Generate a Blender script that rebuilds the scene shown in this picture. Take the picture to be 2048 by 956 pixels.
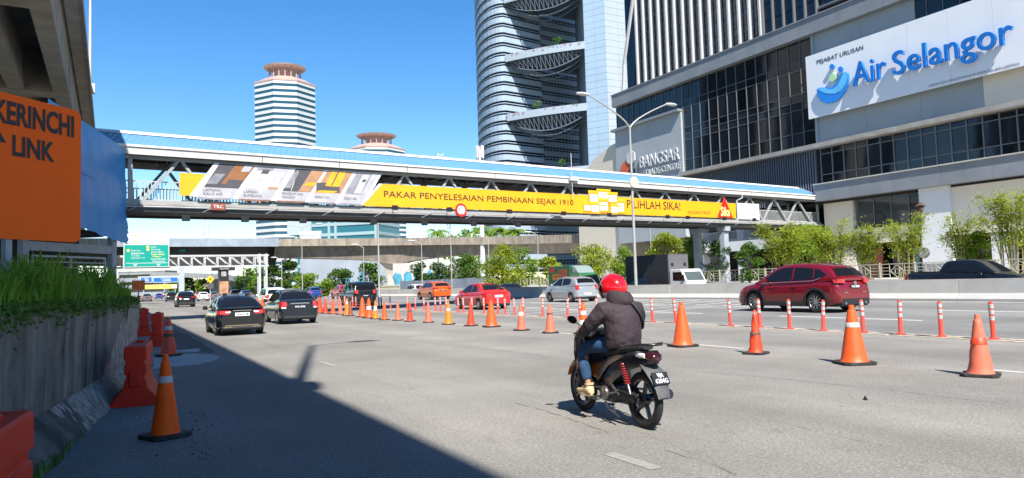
import bpy, math, random
from mathutils import Vector, Matrix, Quaternion

# ---------------------------------------------------------------- scene, camera, sky, sun
for o in list(bpy.data.objects):
    bpy.data.objects.remove(o)
scene = bpy.context.scene
COL = scene.collection
RND = random.Random(7)

# World axes: +Y runs along the highway away from us, +X across it to the right, Z up, metres.
CAM_H = 1.40
FOC = 1450.0                       # focal length in pixels of a 2048 px wide picture
YAW = math.radians(29.0)           # camera is turned right of the road direction
PITCH = math.atan(87 / 1450.0)
ROLL = math.atan(0.030)

def camera_axes():
    f0 = Vector((math.sin(YAW), math.cos(YAW), 0)); r0 = Vector((math.cos(YAW), -math.sin(YAW), 0)); z = Vector((0, 0, 1))
    f = f0 * math.cos(PITCH) + z * math.sin(PITCH)
    u0 = r0.cross(f)
    r = r0 * math.cos(ROLL) - u0 * math.sin(ROLL)
    u = r0 * math.sin(ROLL) + u0 * math.cos(ROLL)
    return r, u, f
CR, CU, CF = camera_axes()
cam_data = bpy.data.cameras.new('camera')
cam_data.sensor_fit = 'HORIZONTAL'; cam_data.sensor_width = 36.0
cam_data.lens = FOC / 2048.0 * 36.0
cam_data.clip_start = 0.05; cam_data.clip_end = 6000
cam = bpy.data.objects.new('camera', cam_data); COL.objects.link(cam)
cam.matrix_world = Matrix(((CR.x, CU.x, -CF.x, 0), (CR.y, CU.y, -CF.y, 0), (CR.z, CU.z, -CF.z, CAM_H), (0, 0, 0, 1)))
scene.camera = cam

SUN_EL = math.radians(48.0)
SUN_OFF = math.radians(15.0)       # shadows run 15 degrees right of the road direction
world = bpy.data.worlds.new('World'); scene.world = world
world.use_nodes = True
wn = world.node_tree; wn.nodes.clear()
wo = wn.nodes.new('ShaderNodeOutputWorld'); wb = wn.nodes.new('ShaderNodeBackground'); sk = wn.nodes.new('ShaderNodeTexSky')
sk.sky_type = 'NISHITA'; sk.sun_disc = False; sk.sun_elevation = SUN_EL
sk.sun_rotation = math.pi + SUN_OFF
sk.altitude = 0; sk.air_density = 1.0; sk.dust_density = 0.05; sk.ozone_density = 3.0
wb.inputs['Strength'].default_value = 0.090
hs = wn.nodes.new('ShaderNodeHueSaturation'); hs.inputs['Saturation'].default_value = 1.32; hs.inputs['Hue'].default_value = 0.502
wn.links.new(sk.outputs[0], hs.inputs['Color']); wn.links.new(hs.outputs[0], wb.inputs[0]); wn.links.new(wb.outputs[0], wo.inputs[0])

sun_d = bpy.data.lights.new('sun', 'SUN'); sun_d.energy = 4.8; sun_d.angle = math.radians(0.5); sun_d.color = (1.0, 0.955, 0.88)
sun = bpy.data.objects.new('sun', sun_d); COL.objects.link(sun)
ldir = Vector((math.sin(SUN_OFF) * math.cos(SUN_EL), math.cos(SUN_OFF) * math.cos(SUN_EL), -math.sin(SUN_EL)))
sun.rotation_euler = ldir.to_track_quat('-Z', 'Y').to_euler()
sun.location = (-10, -30, 60)

scene.view_settings.view_transform = 'Standard'; scene.view_settings.look = 'None'
scene.view_settings.exposure = 1.10; scene.view_settings.gamma = 1.0
scene.view_settings.use_curve_mapping = False
scene.render.engine = 'CYCLES'
scene.render.resolution_x = 1024; scene.render.resolution_y = 478

# ---------------------------------------------------------------- survey: measured directions to world points
def ray(px, py):
    return CF + CR * ((px - 1024) / FOC) + CU * ((478 - py) / FOC)
def road_z(x):
    return 0.0 if x < 15.1 else 0.0205 * (min(x, 27.4) - 15.1)
def gnd(px, py):
    """ground point; the right carriageway has a cross fall"""
    d = ray(px, py); z = 0.0
    for _ in range(12):
        k = (z - CAM_H) / d.z
        z = road_z(d.x * k)
    return Vector((d.x * k, d.y * k, z))
def dep(px, py, dist):
    """point at a given distance in front of the camera (measured level)"""
    d = ray(px, py); k = dist / (d.x * math.sin(YAW) + d.y * math.cos(YAW))
    return Vector((d.x * k, d.y * k, CAM_H + d.z * k))
def planeX(px, py, X):
    d = ray(px, py); k = X / d.x
    return Vector((X, d.y * k, CAM_H + d.z * k))

# ---------------------------------------------------------------- materials
MATS = {}
def newmat(name):
    m = bpy.data.materials.new(name); m.use_nodes = True
    nt = m.node_tree; b = nt.nodes['Principled BSDF']
    return m, nt, b
def rgb(c): return (c[0], c[1], c[2], 1.0)
def mat(name, col, rough=0.6, metal=0.0, spec=0.5, coat=0.0, var=0.0, vscale=3.0, bump=0.0, bscale=40.0, dirt=None, dscale=1.5, damt=0.5):
    """plain surface with noise variation, optional dirt blotches and fine relief"""
    if name in MATS: return MATS[name]
    m, nt, b = newmat(name)
    b.inputs['Roughness'].default_value = rough; b.inputs['Metallic'].default_value = metal
    b.inputs['Specular IOR Level'].default_value = spec; b.inputs['Coat Weight'].default_value = coat
    b.inputs['Coat Roughness'].default_value = 0.06
    b.inputs['Base Color'].default_value = rgb(col)
    if var or dirt or bump:
        tc = nt.nodes.new('ShaderNodeTexCoord')
    out = None
    if var:
        n = nt.nodes.new('ShaderNodeTexNoise'); n.inputs['Scale'].default_value = vscale; n.inputs['Detail'].default_value = 6
        nt.links.new(tc.outputs['Object'], n.inputs['Vector'])
        r = nt.nodes.new('ShaderNodeMapRange'); r.inputs[1].default_value = 0.3; r.inputs[2].default_value = 0.7
        r.inputs[3].default_value = 1 - var; r.inputs[4].default_value = 1 + var
        nt.links.new(n.outputs['Fac'], r.inputs[0])
        mx = nt.nodes.new('ShaderNodeVectorMath'); mx.operation = 'SCALE'; mx.inputs[0].default_value = col
        nt.links.new(r.outputs[0], mx.inputs['Scale']); out = mx.outputs[0]
    if dirt:
        n2 = nt.nodes.new('ShaderNodeTexNoise'); n2.inputs['Scale'].default_value = dscale; n2.inputs['Detail'].default_value = 8; n2.inputs['Roughness'].default_value = 0.65
        nt.links.new(tc.outputs['Object'], n2.inputs['Vector'])
        r2 = nt.nodes.new('ShaderNodeMapRange'); r2.inputs[1].default_value = 0.45; r2.inputs[2].default_value = 0.75; r2.inputs[4].default_value = damt
        nt.links.new(n2.outputs['Fac'], r2.inputs[0])
        mm = nt.nodes.new('ShaderNodeMix'); mm.data_type = 'RGBA'
        mm.inputs['A'].default_value = rgb(col); mm.inputs['B'].default_value = rgb(dirt)
        if out: nt.links.new(out, mm.inputs['A'])
        nt.links.new(r2.outputs[0], mm.inputs['Factor']); out = mm.outputs['Result']
    if out: nt.links.new(out, b.inputs['Base Color'])
    if bump:
        n3 = nt.nodes.new('ShaderNodeTexNoise'); n3.inputs['Scale'].default_value = bscale; n3.inputs['Detail'].default_value = 4
        nt.links.new(tc.outputs['Object'], n3.inputs['Vector'])
        bp = nt.nodes.new('ShaderNodeBump'); bp.inputs['Strength'].default_value = bump; bp.inputs['Distance'].default_value = 0.02
        nt.links.new(n3.outputs['Fac'], bp.inputs['Height']); nt.links.new(bp.outputs[0], b.inputs['Normal'])
    MATS[name] = m
    return m

def node(nt, typ, **kw):
    n = nt.nodes.new(typ)
    for k, v in kw.items():
        if k.startswith('i_'):
            key = k[2:]
            n.inputs[int(key) if key.isdigit() else key].default_value = v
        else: setattr(n, k, v)
    return n

def asphalt(name, base, streak=0.25):
    m, nt, b = newmat(name); L = nt.links.new
    tc = node(nt, 'ShaderNodeTexCoord')
    mp = node(nt, 'ShaderNodeMapping'); mp.inputs['Scale'].default_value = (0.55, 0.035, 1)
    L(tc.outputs['Object'], mp.inputs[0])
    n1 = node(nt, 'ShaderNodeTexNoise', i_Scale=1.0, i_Detail=5.0); L(mp.outputs[0], n1.inputs['Vector'])     # wheel tracks
    n2 = node(nt, 'ShaderNodeTexNoise', i_Scale=0.35, i_Detail=7.0, i_Roughness=0.6); L(tc.outputs['Object'], n2.inputs['Vector'])   # patches
    n3 = node(nt, 'ShaderNodeTexNoise', i_Scale=38.0, i_Detail=4.0, i_Roughness=0.7); L(tc.outputs['Object'], n3.inputs['Vector'])    # chippings
    v = node(nt, 'ShaderNodeTexVoronoi', i_Scale=60.0); L(tc.outputs['Object'], v.inputs['Vector'])
    r1 = node(nt, 'ShaderNodeMapRange', i_1=0.3, i_2=0.7, i_3=1 - streak, i_4=1 + streak); L(n1.outputs['Fac'], r1.inputs[0])
    r2 = node(nt, 'ShaderNodeMapRange', i_1=0.3, i_2=0.7, i_3=0.80, i_4=1.16); L(n2.outputs['Fac'], r2.inputs[0])
    r3 = node(nt, 'ShaderNodeMapRange', i_1=0.28, i_2=0.72, i_3=0.60, i_4=1.42); L(n3.outputs['Fac'], r3.inputs[0])
    r4 = node(nt, 'ShaderNodeMapRange', i_1=0.0, i_2=0.6, i_3=1.2, i_4=0.8); L(v.outputs['Distance'], r4.inputs[0])
    a = node(nt, 'ShaderNodeMath', operation='MULTIPLY'); L(r1.outputs[0], a.inputs[0]); L(r2.outputs[0], a.inputs[1])
    c = node(nt, 'ShaderNodeMath', operation='MULTIPLY'); L(r3.outputs[0], c.inputs[0]); L(r4.outputs[0], c.inputs[1])
    d = node(nt, 'ShaderNodeMath', operation='MULTIPLY'); L(a.outputs[0], d.inputs[0]); L(c.outputs[0], d.inputs[1])
    # wheel tracks polished pale, oil-darkened strip along the middle of each lane
    sx = node(nt, 'ShaderNodeSeparateXYZ'); L(tc.outputs['Object'], sx.inputs[0])
    ph = node(nt, 'ShaderNodeMath', operation='MULTIPLY_ADD', i_1=2 * math.pi / 3.55, i_2=-1.7); L(sx.outputs['X'], ph.inputs[0])
    nj = node(nt, 'ShaderNodeMath', operation='MULTIPLY_ADD', i_1=1.6); L(n1.outputs['Fac'], nj.inputs[0]); L(ph.outputs[0], nj.inputs[2])
    co = node(nt, 'ShaderNodeMath', operation='COSINE'); L(nj.outputs[0], co.inputs[0])
    tr = node(nt, 'ShaderNodeMapRange', i_1=-1.0, i_2=1.0, i_3=0.90, i_4=1.07); L(co.outputs[0], tr.inputs[0])
    nb = node(nt, 'ShaderNodeTexNoise', i_Scale=1.1, i_Detail=8.0, i_Roughness=0.7); L(tc.outputs['Object'], nb.inputs['Vector'])
    ob_ = node(nt, 'ShaderNodeMapRange', i_1=0.60, i_2=0.72, i_3=1.0, i_4=0.80); L(nb.outputs['Fac'], ob_.inputs[0])
    d1 = node(nt, 'ShaderNodeMath', operation='MULTIPLY'); L(tr.outputs[0], d1.inputs[0]); L(ob_.outputs[0], d1.inputs[1])
    d2 = node(nt, 'ShaderNodeMath', operation='MULTIPLY'); L(d.outputs[0], d2.inputs[0]); L(d1.outputs[0], d2.inputs[1])
    s = node(nt, 'ShaderNodeVectorMath', operation='SCALE'); s.inputs[0].default_value = base; L(d2.outputs[0], s.inputs['Scale'])
    # thin dark cracks
    mpc = node(nt, 'ShaderNodeMapping'); mpc.inputs['Scale'].default_value = (0.28, 0.10, 1); L(tc.outputs['Object'], mpc.inputs[0])
    nw = node(nt, 'ShaderNodeTexNoise', i_Scale=2.0, i_Detail=5.0); L(mpc.outputs[0], nw.inputs['Vector'])
    cs = node(nt, 'ShaderNodeMath', operation='SUBTRACT', i_1=0.5); L(nw.outputs['Fac'], cs.inputs[0])
    ca = node(nt, 'ShaderNodeMath', operation='ABSOLUTE'); L(cs.outputs[0], ca.inputs[0])
    cr = node(nt, 'ShaderNodeMapRange', i_1=0.0, i_2=0.004, i_3=0.86, i_4=1.0); L(ca.outputs[0], cr.inputs[0])
    s2 = node(nt, 'ShaderNodeVectorMath', operation='SCALE'); L(s.outputs[0], s2.inputs[0]); L(cr.outputs[0], s2.inputs['Scale'])
    L(s2.outputs[0], b.inputs['Base Color'])
    b.inputs['Roughness'].default_value = 0.85; b.inputs['Specular IOR Level'].default_value = 0.25
    bp = node(nt, 'ShaderNodeBump', i_Strength=0.5, i_Distance=0.006); L(n3.outputs['Fac'], bp.inputs['Height']); L(bp.outputs[0], b.inputs['Normal'])
    MATS[name] = m
    return m

def streaked(name, light, dark, sx=6.0, sz=0.35, thr=(0.38, 0.62), blot=None, rough=0.85, bump=0.3):
    """concrete with dark rain streaks running down, optional bare light areas"""
    m, nt, b = newmat(name); L = nt.links.new
    tc = node(nt, 'ShaderNodeTexCoord'); mp = node(nt, 'ShaderNodeMapping'); mp.inputs['Scale'].default_value = (sx, sx, sz)
    L(tc.outputs['Object'], mp.inputs[0])
    n = node(nt, 'ShaderNodeTexNoise', i_Scale=1.0, i_Detail=8.0, i_Roughness=0.62); L(mp.outputs[0], n.inputs['Vector'])
    n2 = node(nt, 'ShaderNodeTexNoise', i_Scale=1.3, i_Detail=8.0, i_Roughness=0.65); L(tc.outputs['Object'], n2.inputs['Vector'])
    ad = node(nt, 'ShaderNodeMath', operation='MULTIPLY_ADD', i_1=0.45, i_2=0.0); L(n2.outputs['Fac'], ad.inputs[0])
    sm = node(nt, 'ShaderNodeMath', operation='MULTIPLY_ADD', i_1=0.55); L(n.outputs['Fac'], sm.inputs[0]); L(ad.outputs[0], sm.inputs[2])
    r = node(nt, 'ShaderNodeMapRange', i_1=thr[0], i_2=thr[1]); L(sm.outputs[0], r.inputs[0])
    mx = node(nt, 'ShaderNodeMix', data_type='RGBA'); mx.inputs['A'].default_value = rgb(dark); mx.inputs['B'].default_value = rgb(light)
    L(r.outputs[0], mx.inputs['Factor'])
    out = mx.outputs['Result']
    L(out, b.inputs['Base Color']); b.inputs['Roughness'].default_value = rough; b.inputs['Specular IOR Level'].default_value = 0.2
    n3 = node(nt, 'ShaderNodeTexNoise', i_Scale=25.0, i_Detail=6.0); L(tc.outputs['Object'], n3.inputs['Vector'])
    bp = node(nt, 'ShaderNodeBump', i_Strength=bump, i_Distance=0.02); L(n3.outputs['Fac'], bp.inputs['Height']); L(bp.outputs[0], b.inputs['Normal'])
    MATS[name] = m
    return m

def leafmat(name, c1, c2, trans=0.35):
    m, nt, b = newmat(name); L = nt.links.new
    g = node(nt, 'ShaderNodeNewGeometry')
    mx = node(nt, 'ShaderNodeMix', data_type='RGBA'); mx.inputs['A'].default_value = rgb(c1); mx.inputs['B'].default_value = rgb(c2)
    L(g.outputs['Random Per Island'], mx.inputs['Factor'])
    L(mx.outputs['Result'], b.inputs['Base Color']); b.inputs['Roughness'].default_value = 0.55; b.inputs['Specular IOR Level'].default_value = 0.25
    t = node(nt, 'ShaderNodeBsdfTranslucent'); L(mx.outputs['Result'], t.inputs['Color'])
    ms = node(nt, 'ShaderNodeMixShader'); ms.inputs[0].default_value = trans
    L(b.outputs[0], ms.inputs[1]); L(t.outputs[0], ms.inputs[2])
    o = nt.nodes['Material Output']; L(ms.outputs[0], o.inputs['Surface'])
    MATS[name] = m
    return m

def glassmat(name, col, rough=0.05, spec=0.5, var=0.0):
    """tinted glazing seen as a dark reflecting sheet; each pane a touch different"""
    m, nt, b = newmat(name); L = nt.links.new
    b.inputs['Base Color'].default_value = rgb(col); b.inputs['Roughness'].default_value = rough; b.inputs['Specular IOR Level'].default_value = spec
    if var:
        oi = node(nt, 'ShaderNodeObjectInfo')
        r = node(nt, 'ShaderNodeMapRange', i_3=1 - var, i_4=1 + var); L(oi.outputs['Random'], r.inputs[0])
        s = node(nt, 'ShaderNodeVectorMath', operation='SCALE'); s.inputs[0].default_value = col; L(r.outputs[0], s.inputs['Scale'])
        L(s.outputs[0], b.inputs['Base Color'])
        tc = node(nt, 'ShaderNodeTexCoord'); n = node(nt, 'ShaderNodeTexNoise', i_Scale=0.6, i_Detail=1.0); L(tc.outputs['Object'], n.inputs['Vector'])
        bp = node(nt, 'ShaderNodeBump', i_Strength=0.35, i_Distance=0.05); L(n.outputs['Fac'], bp.inputs['Height']); L(bp.outputs[0], b.inputs['Normal'])
    MATS[name] = m
    return m

def paint(name, col, rough=0.3, metal=0.0, coat=0.8):
    return mat(name, col, rough=rough, metal=metal, coat=coat, var=0.04, vscale=2.0)

# ---------------------------------------------------------------- mesh builder
class MB:
    def __init__(s): s.v = []; s.f = []; s.m = []
    def add(s, vs, fs, mi=0, M=None):
        b = len(s.v)
        for p in vs:
            p = Vector(p)
            s.v.append(M @ p if M is not None else p)
        for f in fs:
            s.f.append(tuple(b + i for i in f)); s.m.append(mi)
        return s
    def box(s, c, d, mi=0, M=None, rz=0.0):
        x, y, z = d[0] / 2, d[1] / 2, d[2] / 2
        vs = [Vector((i * x, j * y, k * z)) for i in (-1, 1) for j in (-1, 1) for k in (-1, 1)]
        if rz: 
            R = Matrix.Rotation(rz, 3, 'Z'); vs = [R @ v for v in vs]
        vs = [v + Vector(c) for v in vs]
        return s.add(vs, [(0, 1, 3, 2), (4, 6, 7, 5), (0, 4, 5, 1), (2, 3, 7, 6), (0, 2, 6, 4), (1, 5, 7, 3)], mi, M)
    def bounds(s, a, b, mi=0, M=None):
        return s.box([(a[i] + b[i]) / 2 for i in range(3)], [abs(b[i] - a[i]) for i in range(3)], mi, M)
    def bar(s, p0, p1, w, h, mi=0, up=(0, 0, 1), M=None):
        p0 = Vector(p0); p1 = Vector(p1); d = (p1 - p0).normalized(); u = Vector(up)
        r = d.cross(u)
        if r.length < 1e-4: r = d.cross(Vector((0, 1, 0)))
        r.normalize(); u = r.cross(d)
        vs = []
        for p in (p0, p1):
            for a, b in ((-1, -1), (1, -1), (1, 1), (-1, 1)):
                vs.append(p + r * (a * w / 2) + u * (b * h / 2))
        return s.add(vs, [(3, 2, 1, 0), (4, 5, 6, 7), (0, 1, 5, 4), (1, 2, 6, 5), (2, 3, 7, 6), (3, 0, 4, 7)], mi, M)
    def tube(s, pts, r, n=8, mi=0, M=None, caps=True):
        pts = [Vector(p) for p in pts]; k = len(pts)
        rs = r if isinstance(r, (list, tuple)) else [r] * k
        rings = []
        prev = None
        for i, p in enumerate(pts):
            d = (pts[min(i + 1, k - 1)] - pts[max(i - 1, 0)]).normalized()
            if prev is None:
                a = d.cross(Vector((0, 0, 1)))
                if a.length < 1e-3: a = d.cross(Vector((0, 1, 0)))
            else:
                a = prev - d * prev.dot(d)
            a.normalize(); prev = a; b2 = d.cross(a)
            rings.append([p + (a * math.cos(2 * math.pi * j / n) + b2 * math.sin(2 * math.pi * j / n)) * rs[i] for j in range(n)])
        return s.loft(rings, True, caps, caps, mi, M)
    def loft(s, rings, closed=True, cap0=False, cap1=False, mi=0, M=None):
        n = len(rings[0]); vs = [p for r in rings for p in r]; fs = []
        for i in range(len(rings) - 1):
            for j in range(n if closed else n - 1):
                a = i * n + j; b = i * n + (j + 1) % n
                fs.append((a, b, b + n, a + n))
        if cap0: fs.append(tuple(range(n - 1, -1, -1)))
        if cap1: fs.append(tuple((len(rings) - 1) * n + j for j in range(n)))
        return s.add(vs, fs, mi, M)
    def lathe(s, prof, n=20, mi=0, M=None, cap=True):
        rings = [[Vector((r * math.cos(2 * math.pi * j / n), r * math.sin(2 * math.pi * j / n), z)) for j in range(n)] for r, z in prof]
        return s.loft(rings, True, cap and prof[0][0] > 1e-5, cap and prof[-1][0] > 1e-5, mi, M)
    def prism(s, poly, off, mi=0, M=None):
        n = len(poly); off = Vector(off)
        vs = [Vector(p) for p in poly] + [Vector(p) + off for p in poly]
        fs = [tuple(range(n - 1, -1, -1)), tuple(range(n, 2 * n))] + [(i, (i + 1) % n, n + (i + 1) % n, n + i) for i in range(n)]
        return s.add(vs, fs, mi, M)
    def quad(s, pts, mi=0, M=None):
        return s.add(pts, [tuple(range(len(pts)))], mi, M)
    def mesh(s, name, mats, smooth=None, recalc=True):
        me = bpy.data.meshes.new(name)
        me.from_pydata([tuple(p) for p in s.v], [], s.f)
        ms = mats if isinstance(mats, (list, tuple)) else [mats]
        for m in ms: me.materials.append(m)
        if len(ms) > 1: me.polygons.foreach_set('material_index', s.m)
        if recalc and len(s.f) < 60000:
            import bmesh
            bm = bmesh.new(); bm.from_mesh(me)
            bmesh.ops.recalc_face_normals(bm, faces=bm.faces); bm.to_mesh(me); bm.free()
        if smooth is not None:
            me.polygons.foreach_set('use_smooth', [True] * len(me.polygons))
            me.set_sharp_from_angle(angle=math.radians(smooth))
        me.update()
        return me
    def build(s, name, mats, parent=None, smooth=None, bevel=0.0, loc=None, recalc=True, seg=2):
        o = bpy.data.objects.new(name, s.mesh(name, mats, smooth, recalc))
        COL.objects.link(o)
        if parent is not None: o.parent = parent
        if loc is not None: o.location = loc
        if bevel:
            b = o.modifiers.new('bevel', 'BEVEL'); b.width = bevel; b.segments = seg; b.limit_method = 'ANGLE'; b.angle_limit = math.radians(40)
            o.data.polygons.foreach_set('use_smooth', [True] * len(o.data.polygons))
            wn_ = o.modifiers.new('wn', 'WEIGHTED_NORMAL'); wn_.keep_sharp = True
        return o
def from_mesh(name, me, parent=None, loc=None, rot=None, scale=None):
    o = bpy.data.objects.new(name, me); COL.objects.link(o)
    if parent is not None: o.parent = parent
    if loc is not None: o.location = loc
    if rot is not None: o.rotation_euler = rot
    if scale is not None: o.scale = scale
    return o
def tag(o, label=None, cat=None, group=None, kind=None):
    if label: o['label'] = label
    if cat: o['category'] = cat
    if group: o['group'] = group
    if kind: o['kind'] = kind
    return o
def thing(name, loc, rz=0.0, label=None, cat=None, group=None):
    o = bpy.data.objects.new(name, None); COL.objects.link(o)
    o.location = loc; o.rotation_euler = (0, 0, rz); o.empty_display_size = 0.2
    return tag(o, label, cat, group)
def copy_tree(o, parent=None):
    c = o.copy(); COL.objects.link(c); c.parent = parent
    for ch in [x for x in o.children]: copy_tree(ch, c)
    return c
def children(o): return list(o.children)
def text_mesh(body, w, h, mats, depth=0.01, bold=0.0):
    """lettering fitted to w x h in the XZ plane (front towards -Y), lower left corner at 0,0"""
    cu = bpy.data.curves.new('lettering', 'FONT'); cu.body = body; cu.size = 1.0
    cu.extrude = 0.05; cu.offset = bold; cu.resolution_u = 3
    ob = bpy.data.objects.new('lettering', cu); COL.objects.link(ob)
    bpy.context.view_layer.update()
    me = bpy.data.meshes.new_from_object(ob.evaluated_get(bpy.context.evaluated_depsgraph_get()))
    bpy.data.objects.remove(ob); bpy.data.curves.remove(cu)
    xs = [v.co.x for v in me.vertices]; ys = [v.co.y for v in me.vertices]
    x0, x1, y0, y1 = min(xs), max(xs), min(ys), max(ys)
    for v in me.vertices:
        x, y, z = v.co
        v.co = ((x - x0) / (x1 - x0) * w, -(z / 0.05 + 1) / 2 * depth, (y - y0) / (y1 - y0) * h)
    me.materials.clear(); me.materials.append(mats)
    for p in me.polygons: p.material_index = 0
    me.update()
    return me
def lettering(name, body, parent, loc, w, h, m, depth=0.01, bold=0.0, rot=None, split=False):
    me = text_mesh(body, w, h, m, depth, bold)
    if not split: return from_mesh(name, me, parent, loc, rot)
    # one object per letter: gather the connected pieces, join those that stand above each other (i, dots)
    n = len(me.vertices); par = list(range(n))
    def find(a):
        while par[a] != a: par[a] = par[par[a]]; a = par[a]
        return a
    for e in me.edges:
        a, c = find(e.vertices[0]), find(e.vertices[1])
        if a != c: par[a] = c
    comp = {}
    for i in range(n): comp.setdefault(find(i), []).append(i)
    items = []
    for ids in comp.values():
        xs = [me.vertices[i].co.x for i in ids]; items.append([min(xs), max(xs), set(ids)])
    items.sort(key=lambda q: q[0]); merged = []
    for it in items:
        if merged and it[0] < merged[-1][1] - 0.6 * min(it[1] - it[0], merged[-1][1] - merged[-1][0]):
            merged[-1][1] = max(merged[-1][1], it[1]); merged[-1][2] |= it[2]
        else: merged.append(it)
    out = []
    for x0, x1, ids in merged:
        idx = {v: k for k, v in enumerate(sorted(ids))}
        m2 = bpy.data.meshes.new('letter')
        m2.from_pydata([tuple(me.vertices[v].co) for v in sorted(ids)], [], [tuple(idx[v] for v in p.vertices) for p in me.polygons if p.vertices[0] in ids])
        m2.materials.append(m); m2.update()
        out.append(from_mesh('letter', m2, parent, loc, rot))
    bpy.data.meshes.remove(me)
    return out
ORD = ['first', 'second', 'third', 'fourth', 'fifth', 'sixth', 'seventh', 'eighth', 'ninth', 'tenth', 'eleventh', 'twelfth', 'thirteenth', 'fourteenth', 'fifteenth', 'sixteenth', 'seventeenth', 'eighteenth', 'nineteenth', 'twentieth']
ORD += ['twenty-' + w for w in ORD[:9]] + ['thirtieth'] + ['thirty-' + w for w in ORD[:9]] + ['fortieth'] + ['forty-' + w for w in ORD[:9]]
# ---------------------------------------------------------------- shared materials
A_LEFT = asphalt('asphalt_worn', (0.240, 0.226, 0.203), 0.20)
A_RIGHT = asphalt('asphalt_right', (0.215, 0.210, 0.200), 0.14)
A_SERV = asphalt('asphalt_service', (0.17, 0.165, 0.16), 0.12)
CONC = mat('concrete', (0.34, 0.32, 0.29), 0.9, spec=0.2, var=0.10, vscale=1.2, dirt=(0.16, 0.15, 0.13), dscale=0.8, damt=0.55, bump=0.25)
CONC_L = mat('concrete_light', (0.50, 0.48, 0.44), 0.9, spec=0.2, var=0.08, vscale=1.6, dirt=(0.26, 0.24, 0.21), dscale=0.9, damt=0.5, bump=0.2)
CONC_VIA = mat('concrete_viaduct', (0.34, 0.30, 0.25), 0.9, spec=0.2, var=0.14, vscale=0.9, dirt=(0.17, 0.15, 0.12), dscale=0.7, damt=0.6, bump=0.3)
WHITE_STEEL = mat('white_steel', (0.42, 0.43, 0.44), 0.5, var=0.06, dirt=(0.25, 0.23, 0.21), dscale=2.2, damt=0.45)
GREY_STEEL = mat('grey_steel', (0.33, 0.36, 0.41), 0.5, var=0.08, dirt=(0.2, 0.2, 0.2), dscale=2.0, damt=0.4)
DARK_STEEL = mat('dark_steel', (0.035, 0.034, 0.034), 0.6, var=0.2)
GALV = mat('galvanised_steel', (0.42, 0.43, 0.44), 0.45, metal=0.4, var=0.1)
BLACK = mat('black_plastic', (0.012, 0.012, 0.013), 0.45, var=0.1)
RUBBER = mat('black_rubber', (0.018, 0.018, 0.018), 0.8, var=0.25, vscale=12, dirt=(0.08, 0.075, 0.07), dscale=6, damt=0.5)
WHITE = mat('white_paint', (0.60, 0.60, 0.59), 0.5, var=0.03)
LINE = mat('road_paint', (0.62, 0.61, 0.57), 0.7, var=0.12, vscale=9, dirt=(0.27, 0.26, 0.24), dscale=7, damt=0.85)
LINE_OLD = mat('worn_road_paint', (0.48, 0.46, 0.42), 0.8, var=0.15, vscale=12, dirt=(0.26, 0.25, 0.23), dscale=9, damt=0.95)
LINE_FAINT = mat('faint_road_paint', (0.252, 0.238, 0.215), 0.8, var=0.2, vscale=14, dirt=(0.25, 0.24, 0.22), dscale=10, damt=1.0)
CREAM = mat('cream_line', (0.52, 0.45, 0.36), 0.8, var=0.2, vscale=6, dirt=(0.22, 0.2, 0.17), dscale=5, damt=0.8)

# ---------------------------------------------------------------- ground and roads
def sheet(name, pts, m, kind='structure', sub=None):
    b = MB(); b.quad(pts); o = b.build(name, m); return tag(o, kind=kind)
g_m = mat('ground_soil', (0.16, 0.17, 0.12), 0.95, spec=0.1, var=0.25, vscale=0.02, dirt=(0.10, 0.13, 0.06), dscale=0.03, damt=0.8)
sheet('ground', [(-3000, -1500, -0.06), (3000, -1500, -0.06), (3000, 4500, -0.06), (-3000, 4500, -0.06)], g_m)
sheet('road', [(-14, -60, 0), (15.1, -60, 0), (15.1, 620, 0), (-14, 620, 0)], A_LEFT)
z27 = road_z(27.4)
b = MB(); b.add([(15.1, -60, 0), (27.4, -60, z27), (27.4, 620, z27), (15.1, 620, 0), (27.4, -60, -0.1), (27.4, 620, -0.1)], [(0, 1, 2, 3), (1, 4, 5, 2)])
tag(b.build('road_right_carriageway', A_RIGHT), kind='structure')
sheet('service_road', [(27.4, -60, -0.02), (40.0, -60, -0.02), (40.0, 420, -0.02), (27.4, 420, -0.02)], A_SERV)
# raised forecourt in front of the office building
b = MB(); b.bounds((40.0, -20, -0.05), (90, 130, 0.86)); b.bounds((39.75, -20, -0.05), (40.05, 130, 0.92))
tag(b.build('pavement_forecourt', CONC_L, bevel=0.02), kind='structure')

# painted lines, each a thin sheet of its own
def mark(x0, x1, y0, y1, m, lift=0.004, name='lane_marking'):
    b = MB(); b.quad([(x0, y0, road_z(x0) + lift), (x1, y0, road_z(x1) + lift), (x1, y1, road_z(x1) + lift), (x0, y1, road_z(x0) + lift)])
    return tag(b.build(name, m), kind='structure')
for k in range(-1, 22):
    mark(10.55, 10.68, 10.1 + k * 6.0, 11.7 + k * 6.0, LINE_OLD)
mark(3.46, 3.58, 4.25, 4.85, LINE_FAINT); mark(3.46, 3.58, 13.0, 14.0, LINE_FAINT)
for k in range(0, 14):
    mark(18.65, 18.80, 3.5 + k * 8.1, 8.2 + k * 8.1 + (0.8 if k == 0 else 0), LINE)
    mark(22.25, 22.40, 1.0 + k * 8.3, 3.9 + k * 8.3 + 1.2, LINE)
mark(26.4, 26.56, -40, 260, LINE)
# worn transverse rumble bars on the far carriageway
for k in range(7):
    y = 22.5 + k * 1.7
    mark(15.7, 18.5, y, y + 0.2, LINE_OLD, 0.005, 'rumble_bar'); mark(18.95, 22.1, y + 0.1, y + 0.3, LINE_OLD, 0.005, 'rumble_bar'); mark(22.6, 26.2, y, y + 0.2, LINE, 0.005, 'rumble_bar')
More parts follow.
